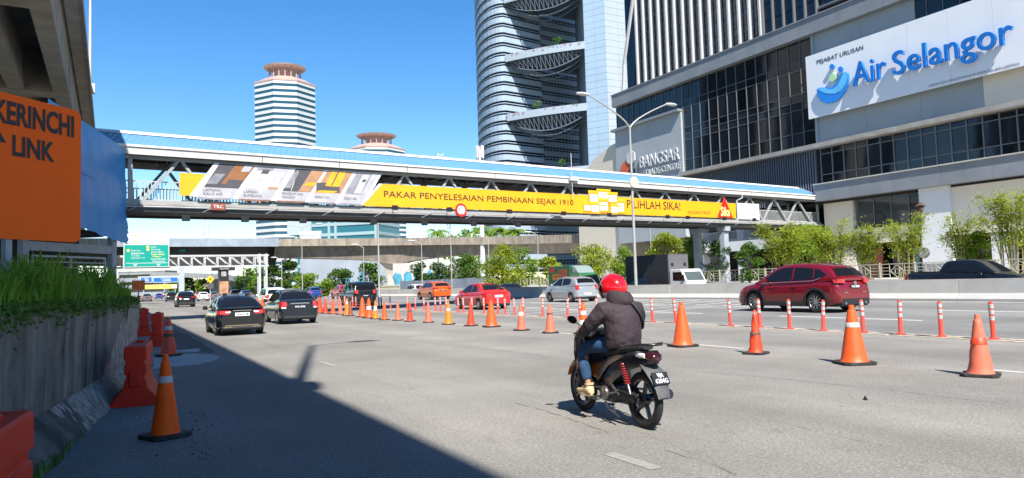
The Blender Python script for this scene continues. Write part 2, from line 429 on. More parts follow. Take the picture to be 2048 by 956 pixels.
# worn cream separator under the flexible posts: two low strips
for x0, x1, h in ((14.86, 14.98, 0.012), (15.12, 15.26, 0.02)):
    b = MB(); y = -20.0
    while y < 150:
        l = RND.uniform(2.2, 4.5); j = RND.uniform(-0.03, 0.03)
        b.bounds((x0 + j, y, 0.001), (x1 + j, y + l, h + 0.004)); y += l + RND.uniform(0.0, 0.2)
    tag(b.build('separator_strip', CREAM), kind='structure')

# pale patch of spilled screed by the kerb and a darker resurfaced strip
def blob_sheet(name, outline, m, z):
    b = MB(); b.quad([(x, y, z) for x, y in outline]); return tag(b.build(name, m, recalc=False), kind='structure')
patch_m = mat('screed_patch', (0.36, 0.37, 0.37), 0.75, var=0.10, vscale=1.5, dirt=(0.2, 0.2, 0.2), dscale=2.5, damt=0.6)
def ring_px(pts): return [tuple(gnd(*p)[:2]) for p in pts]
def wobble(pts, amp, n=4, seed=1):
    r = random.Random(seed); out = []
    for i in range(len(pts)):
        a = Vector(pts[i]); c = Vector(pts[(i + 1) % len(pts)])
        for k in range(n):
            p = a.lerp(c, k / n); out.append((p.x + r.uniform(-amp, amp), p.y + r.uniform(-amp, amp)))
    return out
blob_sheet('road_patch', wobble(ring_px([(308, 738), (330, 735), (385, 731), (430, 722), (443, 714), (420, 710), (380, 708), (345, 712), (306, 716)]), 0.05), patch_m, 0.0045)
blob_sheet('road_patch', wobble(ring_px([(345, 705), (395, 704), (401, 699), (396, 697), (350, 701)]), 0.06), patch_m, 0.0055)
dk = asphalt('asphalt_dark', (0.11, 0.108, 0.105), 0.12)
blob_sheet('resurfaced_strip', wobble(ring_px([(338, 700), (430, 706), (412, 690), (370, 668), (345, 655), (318, 650)]), 0.05), dk, 0.0035)

# old crack seams in the surface, filled with tar
def seam(pts, w, seed):
    r = random.Random(seed); P_ = [Vector(gnd(*p)) for p in pts]; Q = []
    for i in range(len(P_) - 1):
        n = max(2, int((P_[i + 1] - P_[i]).length / 0.12))
        for k in range(n): Q.append(P_[i].lerp(P_[i + 1], k / n) + Vector((r.uniform(-0.018, 0.018), r.uniform(-0.018, 0.018), 0)))
    b = MB(); L_ = []; R_ = []
    for i, p in enumerate(Q):
        d = (Q[min(i + 1, len(Q) - 1)] - Q[max(i - 1, 0)]).normalized(); n_ = Vector((-d.y, d.x, 0)) * w * 0.7 * r.uniform(0.1, 1.0); L_.append(p + n_ + Vector((0, 0, 0.0042))); R_.append(p - n_ + Vector((0, 0, 0.0042)))
    b.loft([L_, R_], False); tag(b.build('road_seam', TARM, recalc=False), kind='structure')
TARM = mat('tar_seam', (0.145, 0.138, 0.126), 0.8, var=0.35, vscale=14, dirt=(0.22, 0.21, 0.19), dscale=9, damt=0.9)
for k, (pts, w) in enumerate([([(1030, 806), (1090, 822), (1150, 842), (1235, 872)], 0.012), ([(1070, 805), (1120, 817), (1180, 838)], 0.007), ([(560, 650), (700, 668), (900, 690), (1100, 712)], 0.012), ([(1280, 735), (1500, 752), (1760, 778), (2040, 812)], 0.012), ([(1330, 900), (1420, 928), (1500, 960)], 0.007), ([(850, 720), (1000, 742)], 0.008), ([(240, 820), (330, 790), (420, 770)], 0.010), ([(1560, 845), (1800, 900)], 0.006)]): seam(pts, w, k)

# ---------------------------------------------------------------- retaining wall with grass bed
WDIR = Vector((0.148, 1.0, 0)).normalized(); WN = Vector((WDIR.y, -WDIR.x, 0))     # along the wall, and out towards the road
W0 = Vector((-0.47 - 0.148 * 9.0, 7.0 - 9.0, 0))                                    # wall foot line passes (-0.47, 7.0)
WLEN = 16.6 
wall = thing('retaining_wall', W0, 0, 'old streaked concrete retaining wall with grass growing along its top', 'wall')
wall_m = streaked('old_wall', (0.29, 0.272, 0.245), (0.040, 0.038, 0.034), sx=3.6, sz=0.20, thr=(0.38, 0.66))
foot_m = streaked('old_wall_foot', (0.20, 0.19, 0.17), (0.045, 0.044, 0.042), sx=2.2, sz=0.9, thr=(0.42, 0.66))
def bare_patch(m, u0, kz, amp, bare):
    nt = m.node_tree; b = nt.nodes['Principled BSDF']; L = nt.links.new; src = b.inputs['Base Color'].links[0].from_socket
    tc = node(nt, 'ShaderNodeTexCoord'); d = node(nt, 'ShaderNodeVectorMath', operation='DOT_PRODUCT'); L(tc.outputs['Object'], d.inputs[0]); d.inputs[1].default_value = (WDIR.x, WDIR.y, -kz)
    n = node(nt, 'ShaderNodeTexNoise', i_Scale=1.9, i_Detail=7.0, i_Roughness=0.6); mp = node(nt, 'ShaderNodeMapping'); mp.inputs['Scale'].default_value = (1.6, 1.6, 0.8); L(tc.outputs['Object'], mp.inputs[0]); L(mp.outputs[0], n.inputs['Vector'])
    a = node(nt, 'ShaderNodeMath', operation='MULTIPLY_ADD', i_1=amp); L(n.outputs['Fac'], a.inputs[0]); L(d.outputs['Value'], a.inputs[2])
    r = node(nt, 'ShaderNodeMapRange', i_1=u0 + amp * 0.5, i_2=u0 + amp * 0.5 + 0.10); L(a.outputs[0], r.inputs[0])
    n2 = node(nt, 'ShaderNodeTexNoise', i_Scale=9.0, i_Detail=6.0); L(mp.outputs[0], n2.inputs['Vector']); c2 = node(nt, 'ShaderNodeMapRange', i_1=0.40, i_2=0.62, i_3=0.55, i_4=1.15); L(n2.outputs['Fac'], c2.inputs[0])
    s_ = node(nt, 'ShaderNodeVectorMath', operation='SCALE'); s_.inputs[0].default_value = bare; L(c2.outputs[0], s_.inputs['Scale'])
    mx = node(nt, 'ShaderNodeMix', data_type='RGBA'); L(r.outputs[0], mx.inputs['Factor']); L(src, mx.inputs['A']); L(s_.outputs[0], mx.inputs['B']); L(mx.outputs['Result'], b.inputs['Base Color'])
bare_patch(wall_m, 12.0, 3.0, 4.2, (0.36, 0.31, 0.275)); bare_patch(foot_m, 11.2, -1.5, 5.0, (0.33, 0.295, 0.255))
cap_m = mat('wall_soil', (0.05, 0.04, 0.028), 0.95, var=0.3, vscale=5, bump=0.6, bscale=12)
npan = 7; pl = WLEN / npan
for i in range(npan):                                                              # cast panels with recessed joints
    a = W0 * 0 + WDIR * (i * pl + 0.008); c = WDIR * ((i + 1) * pl - 0.008)
    b = MB()
    prof = [(-0.20, 1.26), (-0.225, 0.74), (-0.22, 0.70), (-0.235, 0.32), (-0.50, 0.32), (-0.50, 1.26)]
    rings = [[p + WN * q[0] + Vector((0, 0, q[1])) for q in prof] for p in [a.lerp(c, t) for t in (0, 0.25, 0.5, 0.75, 1)]]
    b.loft(rings, True, True, True)
    b.build('wall_panel', wall_m, wall, smooth=35)
    b = MB()
    prof = [(-0.232, 0.322), (-0.245, 0.32), (-0.03, 0.035), (0.0, -0.02), (-0.5, -0.02), (-0.5, 0.322)]
    rings = [[p + WN * (q[0] + (0.012 * math.sin(7 * k + i * 3) if q[1] < 0.1 else 0)) + Vector((0, 0, q[1])) for q in prof] for k, p in enumerate([a.lerp(c, t / 6) for t in range(7)])]
    b.loft(rings, True, True, True)
    b.build('wall_foot', foot_m, wall, smooth=35)
# returning end of the wall and the soil bed behind it
b = MB(); e = WDIR * (WLEN - 0.02)
rings = [[e - WN * (0.34 + k * 2.4) + WDIR * 0 + Vector((0, 0, 1.25)), e - WN * (0.34 + k * 2.4) - Vector((0, 0, 0.02)), e - WN * (0.34 + k * 2.4) - WDIR * 0.3 - Vector((0, 0, 0.02)), e - WN * (0.34 + k * 2.4) - WDIR * 0.3 + Vector((0, 0, 1.25))] for k in (0, 1, 2)]
b.loft(rings, True, True, True); b.build('wall_return', wall_m, wall)
b = MB(); n = 24; rings = []
for i in range(n + 1):
    p = W0 + WDIR * (WLEN - 0.15) * (i / n)
    rings.append([p + WN * q + Vector((0, 0, 1.24 + h + RND.uniform(-0.03, 0.03))) for q, h in ((-0.42, 0), (-1.0, 0.10), (-2.0, 0.18), (-5.0, 0.2), (-9.0, 0.2))])
b.loft(rings, False); tag(b.build('soil_bed', cap_m, smooth=60), kind='structure')

# grass: one mass nobody could count
def grass_blades(name, count, place, hmin, hmax, m, seed, lean=0.5, width=0.016):
    r = random.Random(seed); vs = []; fs = []
    for i in range(count):
        p, hs = place(r)
        h = r.uniform(hmin, hmax) * hs; a = r.uniform(0, 6.283); ln = r.uniform(0.1, lean) * h
        d = Vector((math.cos(a), math.sin(a), 0)); s = Vector((-d.y, d.x, 0)) * (width * r.uniform(0.6, 1.3))
        q1 = p + d * ln * 0.25 + Vector((0, 0, h * 0.55)); q2 = p + d * ln * 0.75 + Vector((0, 0, h * 0.9)); q3 = p + d * ln * 1.35 + Vector((0, 0, h * r.uniform(0.75, 1.0)))
        k = len(vs); vs += [p - s, p + s, q1 + s * 0.9, q1 - s * 0.9, q2 + s * 0.6, q2 - s * 0.6, q3]
        fs += [(k, k + 1, k + 2, k + 3), (k + 3, k + 2, k + 4, k + 5), (k + 5, k + 4, k + 6)]
    me = bpy.data.meshes.new(name); me.from_pydata([tuple(v) for v in vs], [], fs); me.materials.append(m)
    return tag(from_mesh(name, me), kind='stuff')
GRASS = leafmat('grass_blade', (0.13, 0.30, 0.03), (0.24, 0.42, 0.05), 0.45)
GRASS2 = leafmat('creeper_leaf', (0.06, 0.14, 0.02), (0.15, 0.23, 0.04), 0.3)
def clump_place(r):
    u = r.uniform(6.0, WLEN - 0.1); v = -0.27 - abs(r.gauss(0, 0.9))
    n = 0.65 + 0.5 * math.sin(u * 2.7) * math.sin(u * 1.1 + v * 3.0)
    near = 1.0 - max(0.0, u - (WLEN - 1.6)) / 1.6 * 0.55
    return W0 + WDIR * u + WN * v + Vector((0, 0, 1.23 + min(0.15, -v * 0.1))), max(0.35, n) * near
g1 = grass_blades('grass', 11000, clump_place, 0.22, 0.62, GRASS, 3, 0.7, 0.011); tag(g1, 'tall green grass growing on top of the old retaining wall', 'grass')
vs = []; fs = []; r = random.Random(9)
for i in range(6000):                                                              # creeper and weeds hanging over the lip
    u = r.uniform(6.0, WLEN + 0.05); hang = abs(r.gauss(0, 0.07)) * (1.6 if math.sin(u * 3.1) + math.sin(u * 7.3) > 0.6 else 0.8)
    p = W0 + WDIR * u + WN * (-0.20 - r.uniform(-0.05, 0.16)) + Vector((0, 0, 1.275 + r.uniform(-0.02, 0.10) - hang))
    a = Vector((r.uniform(-1, 1), r.uniform(-1, 1), r.uniform(-1, 1))).normalized() * r.uniform(0.012, 0.03)
    c = a.cross(Vector((r.uniform(-1, 1), r.uniform(-1, 1), r.uniform(-1, 1)))).normalized() * r.uniform(0.010, 0.022)
    k = len(vs); vs += [p - a, p + c, p + a, p - c]; fs.append((k, k + 1, k + 2, k + 3))
me = bpy.data.meshes.new('creeper'); me.from_pydata([tuple(v) for v in vs], [], fs); me.materials.append(GRASS2)
tag(from_mesh('creeper', me), 'low creeper and weeds spilling over the wall lip', 'creeper', kind='stuff')
def foot_place(r):
    u = 8.2 + abs(r.gauss(0, 1.1)); return W0 + WDIR * u + WN * r.uniform(-0.05, 0.06), 0.4
tag(grass_blades('foot_weeds', 160, foot_place, 0.08, 0.25, GRASS2, 5, 0.9, 0.008), 'sparse weeds at the foot of the old wall', 'weeds', kind='stuff')

# ---------------------------------------------------------------- elevated highway on the left (its deck shades the near lane)
via = thing('elevated_viaduct', (-2.4, 0, 0), 0, 'elevated concrete viaduct with girders overhead on the left', 'viaduct')
VX = 2.4
def vb(name, a, c, m=CONC_VIA, bevel=0.0, parent=via):
    b = MB(); b.bounds((a[0] + VX, a[1], a[2]), (c[0] + VX, c[1], c[2])); return b.build(name, m, parent, bevel=bevel)
S0, S1 = -60, 150
vb('deck_slab', (-15.5, S0, 14.75), (-1.35, S1, 15.0))
b = MB()                                                                            # edge beam with drip profile and parapet
prof = [(-1.35, 14.62), (-1.16, 14.55), (-1.16, 14.95), (-1.22, 15.95), (-1.42, 15.95), (-1.46, 15.0), (-1.9, 14.80), (-1.9, 14.62)]
b.loft([[Vector((x + VX, y, z)) for x, z in prof] for y in (S0, S1)], True, True, True); b.build('parapet', CONC_VIA, via)
for gx in (-2.02, -4.05, -6.1, -8.2, -10.3, -12.4):                                  # T girders
    b = MB(); prof = [(gx, 14.76), (gx - 0.03, 13.2), (gx, 12.75), (gx, 12.40), (gx - 0.74, 12.40), (gx - 0.74, 12.75), (gx - 0.71, 13.2), (gx - 0.74, 14.76)]
    for y0, y1 in ((S0, 31.0), (32.4, 45.6), (46.9, S1)):
        b.loft([[Vector((x + VX, y, z)) for x, z in prof] for y in (y0, y1)], True, True, True)
    b.build('girder', CONC_VIA, via)
for y0, y1 in ((30.98, 32.42), (45.58, 46.92)): vb('crosshead', (-13.2, y0, 12.37), (-2.0, y1, 14.77))
for y0 in (-3.0, 46.2, 95.0):
    b = MB(); b.lathe([(1.1, -0.05), (1.1, 11.2), (1.7, 12.36)], 24, M=Matrix.Translation((-8.6 + VX, y0, 0))); b.build('pier', CONC_VIA, via, smooth=40)
def via_lamp(y, label):
    t = thing('lamp_column', (-1.30, y, 15.95), 0, label, 'lamp column', 'lamp columns on the viaduct parapet')
    b = MB(); b.tube([(0, 0, 0), (0, 0, 5), (0, 0, 8.2)], [0.11, 0.09, 0.06], 10); b.build('pole', WHITE_STEEL, t, smooth=40)
    b = MB(); b.bounds((-0.13, -0.22, -0.65), (0.30, 0.22, 0.0)); b.build('bracket', CONC_L, t)
    b = MB(); b.tube([(0, 0, 8.0), (0.35, 0, 8.4), (1.1, 0, 8.55)], 0.035, 8); b.build('arm', WHITE_STEEL, t, smooth=40)
    b = MB(); b.bounds((0.95, -0.14, 8.5), (1.65, 0.14, 8.62)); b.build('lamp_head', GREY_STEEL, t, bevel=0.03)
via_lamp(57.0, 'tall white lamp pole on the viaduct parapet, against the sky')
via_lamp(-2.9, 'lamp pole on the viaduct that casts the pole shadow on the road')

# ---------------------------------------------------------------- concrete median barrier
bar = thing('concrete_barrier', (27.3, 40, z27), 0, 'long pale concrete barrier between the highway and the service road', 'barrier')
seg_prof = [(-0.30, -0.02), (-0.30, 0.07), (-0.13, 0.27), (-0.09, 0.78), (0.09, 0.78), (0.13, 0.27), (0.30, 0.07), (0.30, -0.22)]
bar_ms = [mat('barrier_%d' % i, c, 0.9, spec=0.2, var=0.07, vscale=1.6, dirt=(0.30, 0.28, 0.24), dscale=1.1, damt=0.5, bump=0.15)
          for i, c in enumerate([(0.47, 0.455, 0.42), (0.50, 0.48, 0.43), (0.44, 0.43, 0.405)])]
seg_me = []
for i in range(3):
    b = MB(); b.loft([[Vector((x, y, z)) for x, z in seg_prof] for y in (-1.955, -1.94, 1.94, 1.955)], True, True, True)
    seg_me.append(b.mesh('segment', bar_ms[i], smooth=30))
for k in range(45):
    from_mesh('segment', seg_me[RND.choice((0, 0, 1, 2))], bar, (RND.uniform(-0.01, 0.01), -58 + k * 3.93, RND.uniform(-0.006, 0.006)))
# dirt gutter along the barrier
b = MB(); y = -20
while y < 130:
    l = RND.uniform(0.4, 2.0); w = RND.uniform(0.04, 0.2); b.quad([(26.97 - w, y, road_z(26.9) + 0.006), (27.0, y, z27 + 0.004), (27.0, y + l, z27 + 0.004), (26.97 - w * RND.uniform(0.5, 1), y + l, road_z(26.9) + 0.006)]); y += l * 0.98
tag(b.build('gutter_dirt', mat('gutter_dirt', (0.09, 0.08, 0.065), 0.95, var=0.3, vscale=6), recalc=False), 'dark strip of dirt along the barrier foot', 'dirt', kind='stuff')
# ---------------------------------------------------------------- covered footbridge across the highway
BZ = 5.18
fb = thing('footbridge', (0.87, 37.25, BZ), 0, 'covered steel footbridge with blue tiled roof spanning the highway', 'footbridge')
fb.rotation_euler = (0, -math.atan(0.49 / 57.9), math.atan2(8.25, 57.3))
FBM = Matrix.Translation(fb.location) @ fb.rotation_euler.to_matrix().to_4x4()
FBI = FBM.inverted()
def br(px, py, y0=0.0):
    """point of the vertical plane y0 of the bridge in bridge coordinates"""
    o = FBI @ Vector((0, 0, CAM_H)); d = FBI.to_3x3() @ ray(px, py); k = (y0 - o.y) / d.y
    return o + d * k
X0, X1 = -4.5, 58.4; BW = 3.0
roof_m, nt, bs = newmat('roof_tile_blue'); bs.inputs['Base Color'].default_value = (0.085, 0.26, 0.58, 1); bs.inputs['Roughness'].default_value = 0.42
tc = node(nt, 'ShaderNodeTexCoord'); nn = node(nt, 'ShaderNodeTexNoise', i_Scale=0.8, i_Detail=6.0); nt.links.new(tc.outputs['Object'], nn.inputs['Vector'])
cr = node(nt, 'ShaderNodeMix', data_type='RGBA'); cr.inputs['A'].default_value = (0.085, 0.22, 0.40, 1); cr.inputs['B'].default_value = (0.13, 0.285, 0.46, 1)
nt.links.new(nn.outputs['Fac'], cr.inputs['Factor']); nt.links.new(cr.outputs['Result'], bs.inputs['Base Color'])
fascia_m = mat('white_fascia', (0.47, 0.465, 0.45), 0.6, var=0.05, dirt=(0.36, 0.29, 0.22), dscale=2.6, damt=0.5)
rust_m = mat('rust', (0.22, 0.09, 0.035), 0.9, var=0.3, vscale=9)
truss_m = mat('truss_steel', (0.29, 0.305, 0.31), 0.5, var=0.08, dirt=(0.2, 0.19, 0.18), dscale=2, damt=0.5)
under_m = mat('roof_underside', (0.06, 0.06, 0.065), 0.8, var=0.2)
beam_m = mat('deck_beam', (0.085, 0.082, 0.08), 0.7, var=0.25, dirt=(0.2, 0.19, 0.17), dscale=1.2, damt=0.5)

def roof_slope(y_eave, z_eave, y_ridge, z_ridge, name):
    b = MB(); rows = 6; step = 0.075; nx = int((X1 - X0) / step); rings = []
    for r_ in range(rows):
        for e in (0.0, 0.999):
            t = (r_ + e) / rows; y = y_eave + (y_ridge - y_eave) * t; z = z_eave + (z_ridge - z_eave) * t + (0.035 * (1 - e))
            rings.append([Vector((X0 + i * step, y, z + 0.022 * math.sin(2 * math.pi * (X0 + i * step) / 0.30 + r_ * math.pi))) for i in range(nx + 1)])
    b.loft(rings, False)
    o = b.build(name, roof_m, fb, smooth=50, recalc=False); o['kind'] = 'stuff'; return o
roof_slope(-0.42, 2.93, 1.5, 3.92, 'roof_tiles'); roof_slope(3.42, 2.93, 1.5, 3.92, 'roof_tiles')
b = MB(); b.prism([(X0, 1.15, 3.80), (X0, 1.5, 4.0), (X0, 1.85, 3.80), (X0, 1.5, 3.90)], (X1 - X0 - 1.2, 0, 0)); b.build('ridge_cap', WHITE, fb)
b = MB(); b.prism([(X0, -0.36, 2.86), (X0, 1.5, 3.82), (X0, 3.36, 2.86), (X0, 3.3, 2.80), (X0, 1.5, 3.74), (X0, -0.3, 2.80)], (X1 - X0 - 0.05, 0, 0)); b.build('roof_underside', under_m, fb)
b = MB()                                                                           # hipped tile end with exposed rust at the right
b.prism([(X1 - 0.05, -0.42, 2.9), (X1 - 0.05, 3.42, 2.9), (X1 - 1.3, 1.5, 3.96)], (0.12, 0, 0.03)); b.build('hip_end', rust_m, fb)
# fascia boards, near and far side, butt jointed
xs = X0
while xs < X1 - 0.2:
    l = min(2.06, X1 - xs)
    for y in (-0.44, 3.40):
        b = MB(); b.bounds((xs + 0.006, y, 2.56 + (0.004 if int(xs) % 2 else 0)), (xs + l - 0.006, y + 0.05, 2.94)); b.build('fascia_board', fascia_m, fb)
    if RND.random() < 0.5:
        b = MB(); b.bounds((xs - 0.02, -0.446, 2.60), (xs + 0.02, -0.441, 2.9)); b.build('rust_streak', rust_m, fb)
    xs += l
b = MB(); b.bounds((X0, -0.50, 2.90), (X1 + 0.1, -0.42, 3.0)); b.build('gutter', WHITE, fb)
# trusses
apex = [2.03, 5.05, 8.07, 11.08, 14.09, 17.10, 20.2, 23.35, 26.6, 29.9, 33.2, 36.5, 39.9, 43.5, 47.2, 50.85, 54.6]
bott = [0.35] + [(apex[i] + apex[i + 1]) / 2 for i in range(len(apex) - 1)] + [56.7]
for y in (0.0, BW):
    b = MB(); b.bounds((X0, y - 0.09, 2.42), (X1 - 0.3, y + 0.09, 2.60)); b.build('top_chord', truss_m, fb, bevel=0.01)
    b = MB(); b.bounds((X0, y - 0.10, 0.36), (X1 - 0.2, y + 0.10, 0.52)); b.build('bottom_chord', truss_m, fb, bevel=0.01)
    for i, x in enumerate(apex):
        for xb in (bott[i], bott[i + 1]):
            b = MB(); s = 0.07 if xb > x else -0.07
            b.bar((x + s, y, 2.44), (xb - s, y, 0.50), 0.13, 0.15, up=(0, 1, 0)); b.build('diagonal', truss_m, fb)
    for x in (-0.1, 57.9):
        b = MB(); b.bounds((x - 0.09, y - 0.09, 0.0), (x + 0.09, y + 0.09, 2.5)); b.build('end_post', truss_m, fb)
# roof bracing seen from below
for i, x in enumerate(apex):
    b = MB(); b.bar((x, 0.0, 2.62), (x, 1.5, 3.55), 0.06, 0.08); b.bar((x, BW, 2.62), (x, 1.5, 3.55), 0.06, 0.08); b.bar((x, 0, 2.56), (x, BW, 2.56), 0.06, 0.06)
    b.bar((x, 0, 2.66), (x + 2.9, BW, 2.66), 0.03, 0.03)
    b.build('roof_frame', truss_m, fb)
# deck: slab, side beams, lower flange, service pipe
b = MB(); b.bounds((X0, -0.25, 0.26), (X1, BW + 0.25, 0.36)); b.build('deck_slab', CONC, fb)
for y in (-0.12, BW - 0.08):
    b = MB(); b.bounds((X0, y, 0.0), (X1, y + 0.2, 0.262)); b.build('side_beam', beam_m, fb)
    b = MB(); b.bounds((X0, y - 0.12, -0.03), (X1, y + 0.32, 0.0)); b.build('beam_flange', DARK_STEEL, fb)
b = MB(); b.bounds((X0, 0.2, 0.05), (X1, BW - 0.2, 0.10)); b.build('deck_soffit', DARK_STEEL, fb)
b = MB(); b.tube([(-1, -0.24, 0.20), (30, -0.24, 0.2), (58, -0.24, 0.2)], 0.04, 6); b.build('service_pipe', GALV, fb)
for i, x in enumerate(bott):                                                       # knee brackets under the deck edge
    b = MB(); b.bar((x, -0.34, 0.30), (x - 0.55, -0.10, 0.02), 0.06, 0.06); b.build('knee_bracket', truss_m, fb)
# railings: one panel per bay
def rail_panel(x0, x1, y):
    b = MB(); b.bounds((x0, y - 0.02, 1.40), (x1, y + 0.02, 1.45)); b.bounds((x0, y - 0.015, 0.55), (x1, y + 0.015, 0.59))
    n = int((x1 - x0) / 0.15)
    for k in range(n + 1):
        x = x0 + (x1 - x0) * k / n; b.bounds((x - 0.018, y - 0.01, 0.50), (x + 0.018, y + 0.01, 1.41))
    b.build('railing_panel', WHITE_STEEL, fb)
rb = [X0 + 0.2, -1.2] + bott + [58.3]
for i in range(len(rb) - 1):
    rail_panel(rb[i] + 0.02, rb[i + 1] - 0.02, 0.16); rail_panel(rb[i] + 0.02, rb[i + 1] - 0.02, BW - 0.16)
# portal pier: two legs, cross beam, gusset
for y, m in ((0.25, GREY_STEEL), (2.95, GREY_STEEL)):
    b = MB(); b.bounds((43.55, y - 0.26, -5.3), (44.1, y + 0.26, -0.03)); b.build('pier_leg', m, fb, bevel=0.02)
    b = MB(); b.bounds((43.5, y - 0.45, -0.45), (44.15, y + 0.45, -0.032)); b.build('pier_head', m, fb, bevel=0.02)
b = MB(); b.bounds((43.6, 0.52, -4.0), (44.05, 2.68, -3.45)); b.build('pier_beam', GREY_STEEL, fb, bevel=0.02)
for y, s in ((0.25, 1), (2.95, -1)):
    b = MB(); b.prism([(43.66, y + s * 0.27, -3.45), (43.66, y + s * 0.27, -2.9), (43.66, y + s * 0.75, -3.45)], (0.3, 0, 0)); b.prism([(43.66, y + s * 0.27, -5.3), (43.66, y + s * 0.27, -4.3), (43.66, y + s * 0.75, -5.3)], (0.3, 0, 0)); b.build('gusset', GREY_STEEL, fb)
# mast with small box clipped to the eave, and a downpipe
b = MB(); b.tube([(26.55, -0.55, 1.5), (26.55, -0.55, 4.6)], 0.025, 6); b.bounds((26.3, -0.68, 2.72), (27.05, -0.50, 3.02)); b.build('camera_mast', WHITE_STEEL, fb)
b = MB(); b.tube([(45.6, -0.46, 2.7), (45.6, -0.46, 2.3), (45.3, -0.12, 2.1), (45.3, -0.12, 0.3)], 0.06, 8); b.build('downpipe', WHITE_STEEL, fb)

# ---- boards hung on the bridge: each a thing of its own
YEL = mat('banner_yellow', (0.76, 0.345, 0.006), 0.55, var=0.05, vscale=0.7)
BOARD_W = mat('banner_white', (0.58, 0.585, 0.60), 0.55, var=0.04, vscale=0.8)
INK = mat('banner_ink', (0.055, 0.022, 0.012), 0.6)
INK_G = mat('caption_ink', (0.10, 0.10, 0.115), 0.6)
def on_bridge(name, x, z, label, cat, group=None, y=-0.20):
    o = thing(name, FBM @ Vector((x, y, z)), 0, label, cat, group); o.rotation_euler = fb.rotation_euler; return o
def panel(b, pts, y=0.0, d=0.03, mi=0): b.prism([(p[0], y, p[1]) for p in pts], (0, d, 0), mi)
# left yellow board
t = on_bridge('advert_board', 1.97, 0.78, 'plain yellow board at the left end of the footbridge', 'board')
b = MB(); panel(b, [(0, 0), (1.5, 0.0), (1.5, 1.08), (0, 1.08)]); b.build('face', YEL, t)
# collage of five slanted pictures
t = on_bridge('picture_banner', 2.5, 0.60, 'white banner with five slanted product pictures beside a yellow board', 'banner', y=-0.24)
SL = 1.02                                                                          # slant of the pictures over their height
b = MB(); panel(b, [(-0.12, 0.16), (0.8, 0.12), (8.85, 0.02), (8.85 + SL * 1.18, 1.84), (-0.12 + SL * 1.15, 1.84)]); b.build('backing', BOARD_W, t)
def pc(name, c, var=0.15, vs=2.0): return mat(name, c, 0.6, var=var, vscale=vs)
P_WOOD = pc('print_wood', (0.24, 0.10, 0.035)); P_DARK = pc('print_dark', (0.07, 0.065, 0.075)); P_GREY = pc('print_grey', (0.22, 0.22, 0.25), 0.3, 1.5)
P_SNOW = pc('print_snow', (0.45, 0.45, 0.47), 0.2); P_PALE = pc('print_pale', (0.38, 0.37, 0.40), 0.12); P_ORNG = pc('print_orange', (0.75, 0.34, 0.015)); P_TAN = pc('print_tan', (0.36, 0.20, 0.11)); P_BRN = pc('print_brown', (0.22, 0.10, 0.06), 0.4, 6)
caps = ['LAPISAN\nKALIS AIR', 'LAPISAN\nBUMBUNG', 'PENGEDAP DAN\nPENGIKAT', 'MEMBAIK PULIH', 'PELEKAT UBIN']
bx = [0.15, 2.05, 3.98, 5.70, 7.38]; bw = [1.62, 1.62, 1.50, 1.46, 1.30]
def sl(x, z): return (x + SL * z / 1.84 * 1.12, z)
for i in range(5):
    x, w = bx[i], bw[i]; z0 = 0.10 - i * 0.01
    p = MB()
    def S(u0, u1, v0, v1, mi, y=-0.012, skew=0.0):
        a = x + w * u0; c = x + w * u1; zz0 = z0 + v0 * 1.72; zz1 = z0 + v1 * 1.72
        panel(p, [sl(a, zz0), sl(c, zz0), sl(c + skew, zz1), sl(a + skew, zz1)], y, 0.012, mi)
    if i == 0:
        S(0, 1, 0.30, 1, 1); S(0.42, 1, 0.42, 0.985, 0, -0.016, 0.1); S(0.55, 1.0, 0.31, 0.55, 1, -0.020); S(0.0, 0.3, 0.4, 0.7, 2, -0.018, 0.1); S(0.75, 1.0, 0.8, 0.99, 3, -0.022)
    elif i == 1:
        S(0, 1, 0.30, 1, 3); S(0.05, 0.9, 0.32, 0.85, 4, -0.016); S(0.0, 0.5, 0.88, 0.985, 2, -0.018); S(0.2, 0.42, 0.78, 0.90, 1, -0.022); S(0.7, 1.0, 0.33, 0.40, 5, -0.020)
    elif i == 2:
        S(0, 1, 0.30, 1, 1); S(0.55, 1, 0.31, 0.985, 5, -0.016, 0.05); S(0.28, 0.31, 0.31, 0.95, 4, -0.018, -0.3); S(0.6, 0.95, 0.50, 0.60, 6, -0.022, 0.15); S(0, 0.2, 0.4, 0.9, 2, -0.020)
    elif i == 3:
        S(0, 1, 0.30, 1, 5); S(0.05, 0.95, 0.33, 0.62, 1, -0.016, -0.3); S(0.25, 0.8, 0.52, 0.985, 6, -0.018, -0.1); S(0.45, 0.50, 0.55, 0.98, 1, -0.022, -0.05); S(0.0, 0.7, 0.31, 0.38, 6, -0.020, 0.2)
    else:
        S(0, 1, 0.30, 1, 2); S(0.40, 0.72, 0.34, 0.95, 4, -0.016, -0.1); S(0.46, 0.62, 0.72, 0.80, 1, -0.020); S(0.75, 1, 0.31, 0.985, 3, -0.018)
    S(0, 1, 0.0, 0.30, 3, -0.014)
    S(0.02, 0.98, -0.04, 0.012, 7 if i in (1, 2) else 2, -0.018)
    p.build('picture', [P_WOOD, P_DARK, P_GREY, P_PALE, P_SNOW, P_TAN, P_ORNG, P_BRN], t)
    two = '\n' in caps[i]
    lettering('caption', caps[i], t, (x + 0.36, -0.018, z0 + (0.14 if two else 0.22)), w * (0.55 if i != 2 else 0.72), 0.32 if two else 0.13, INK_G, 0.006, 0.0)
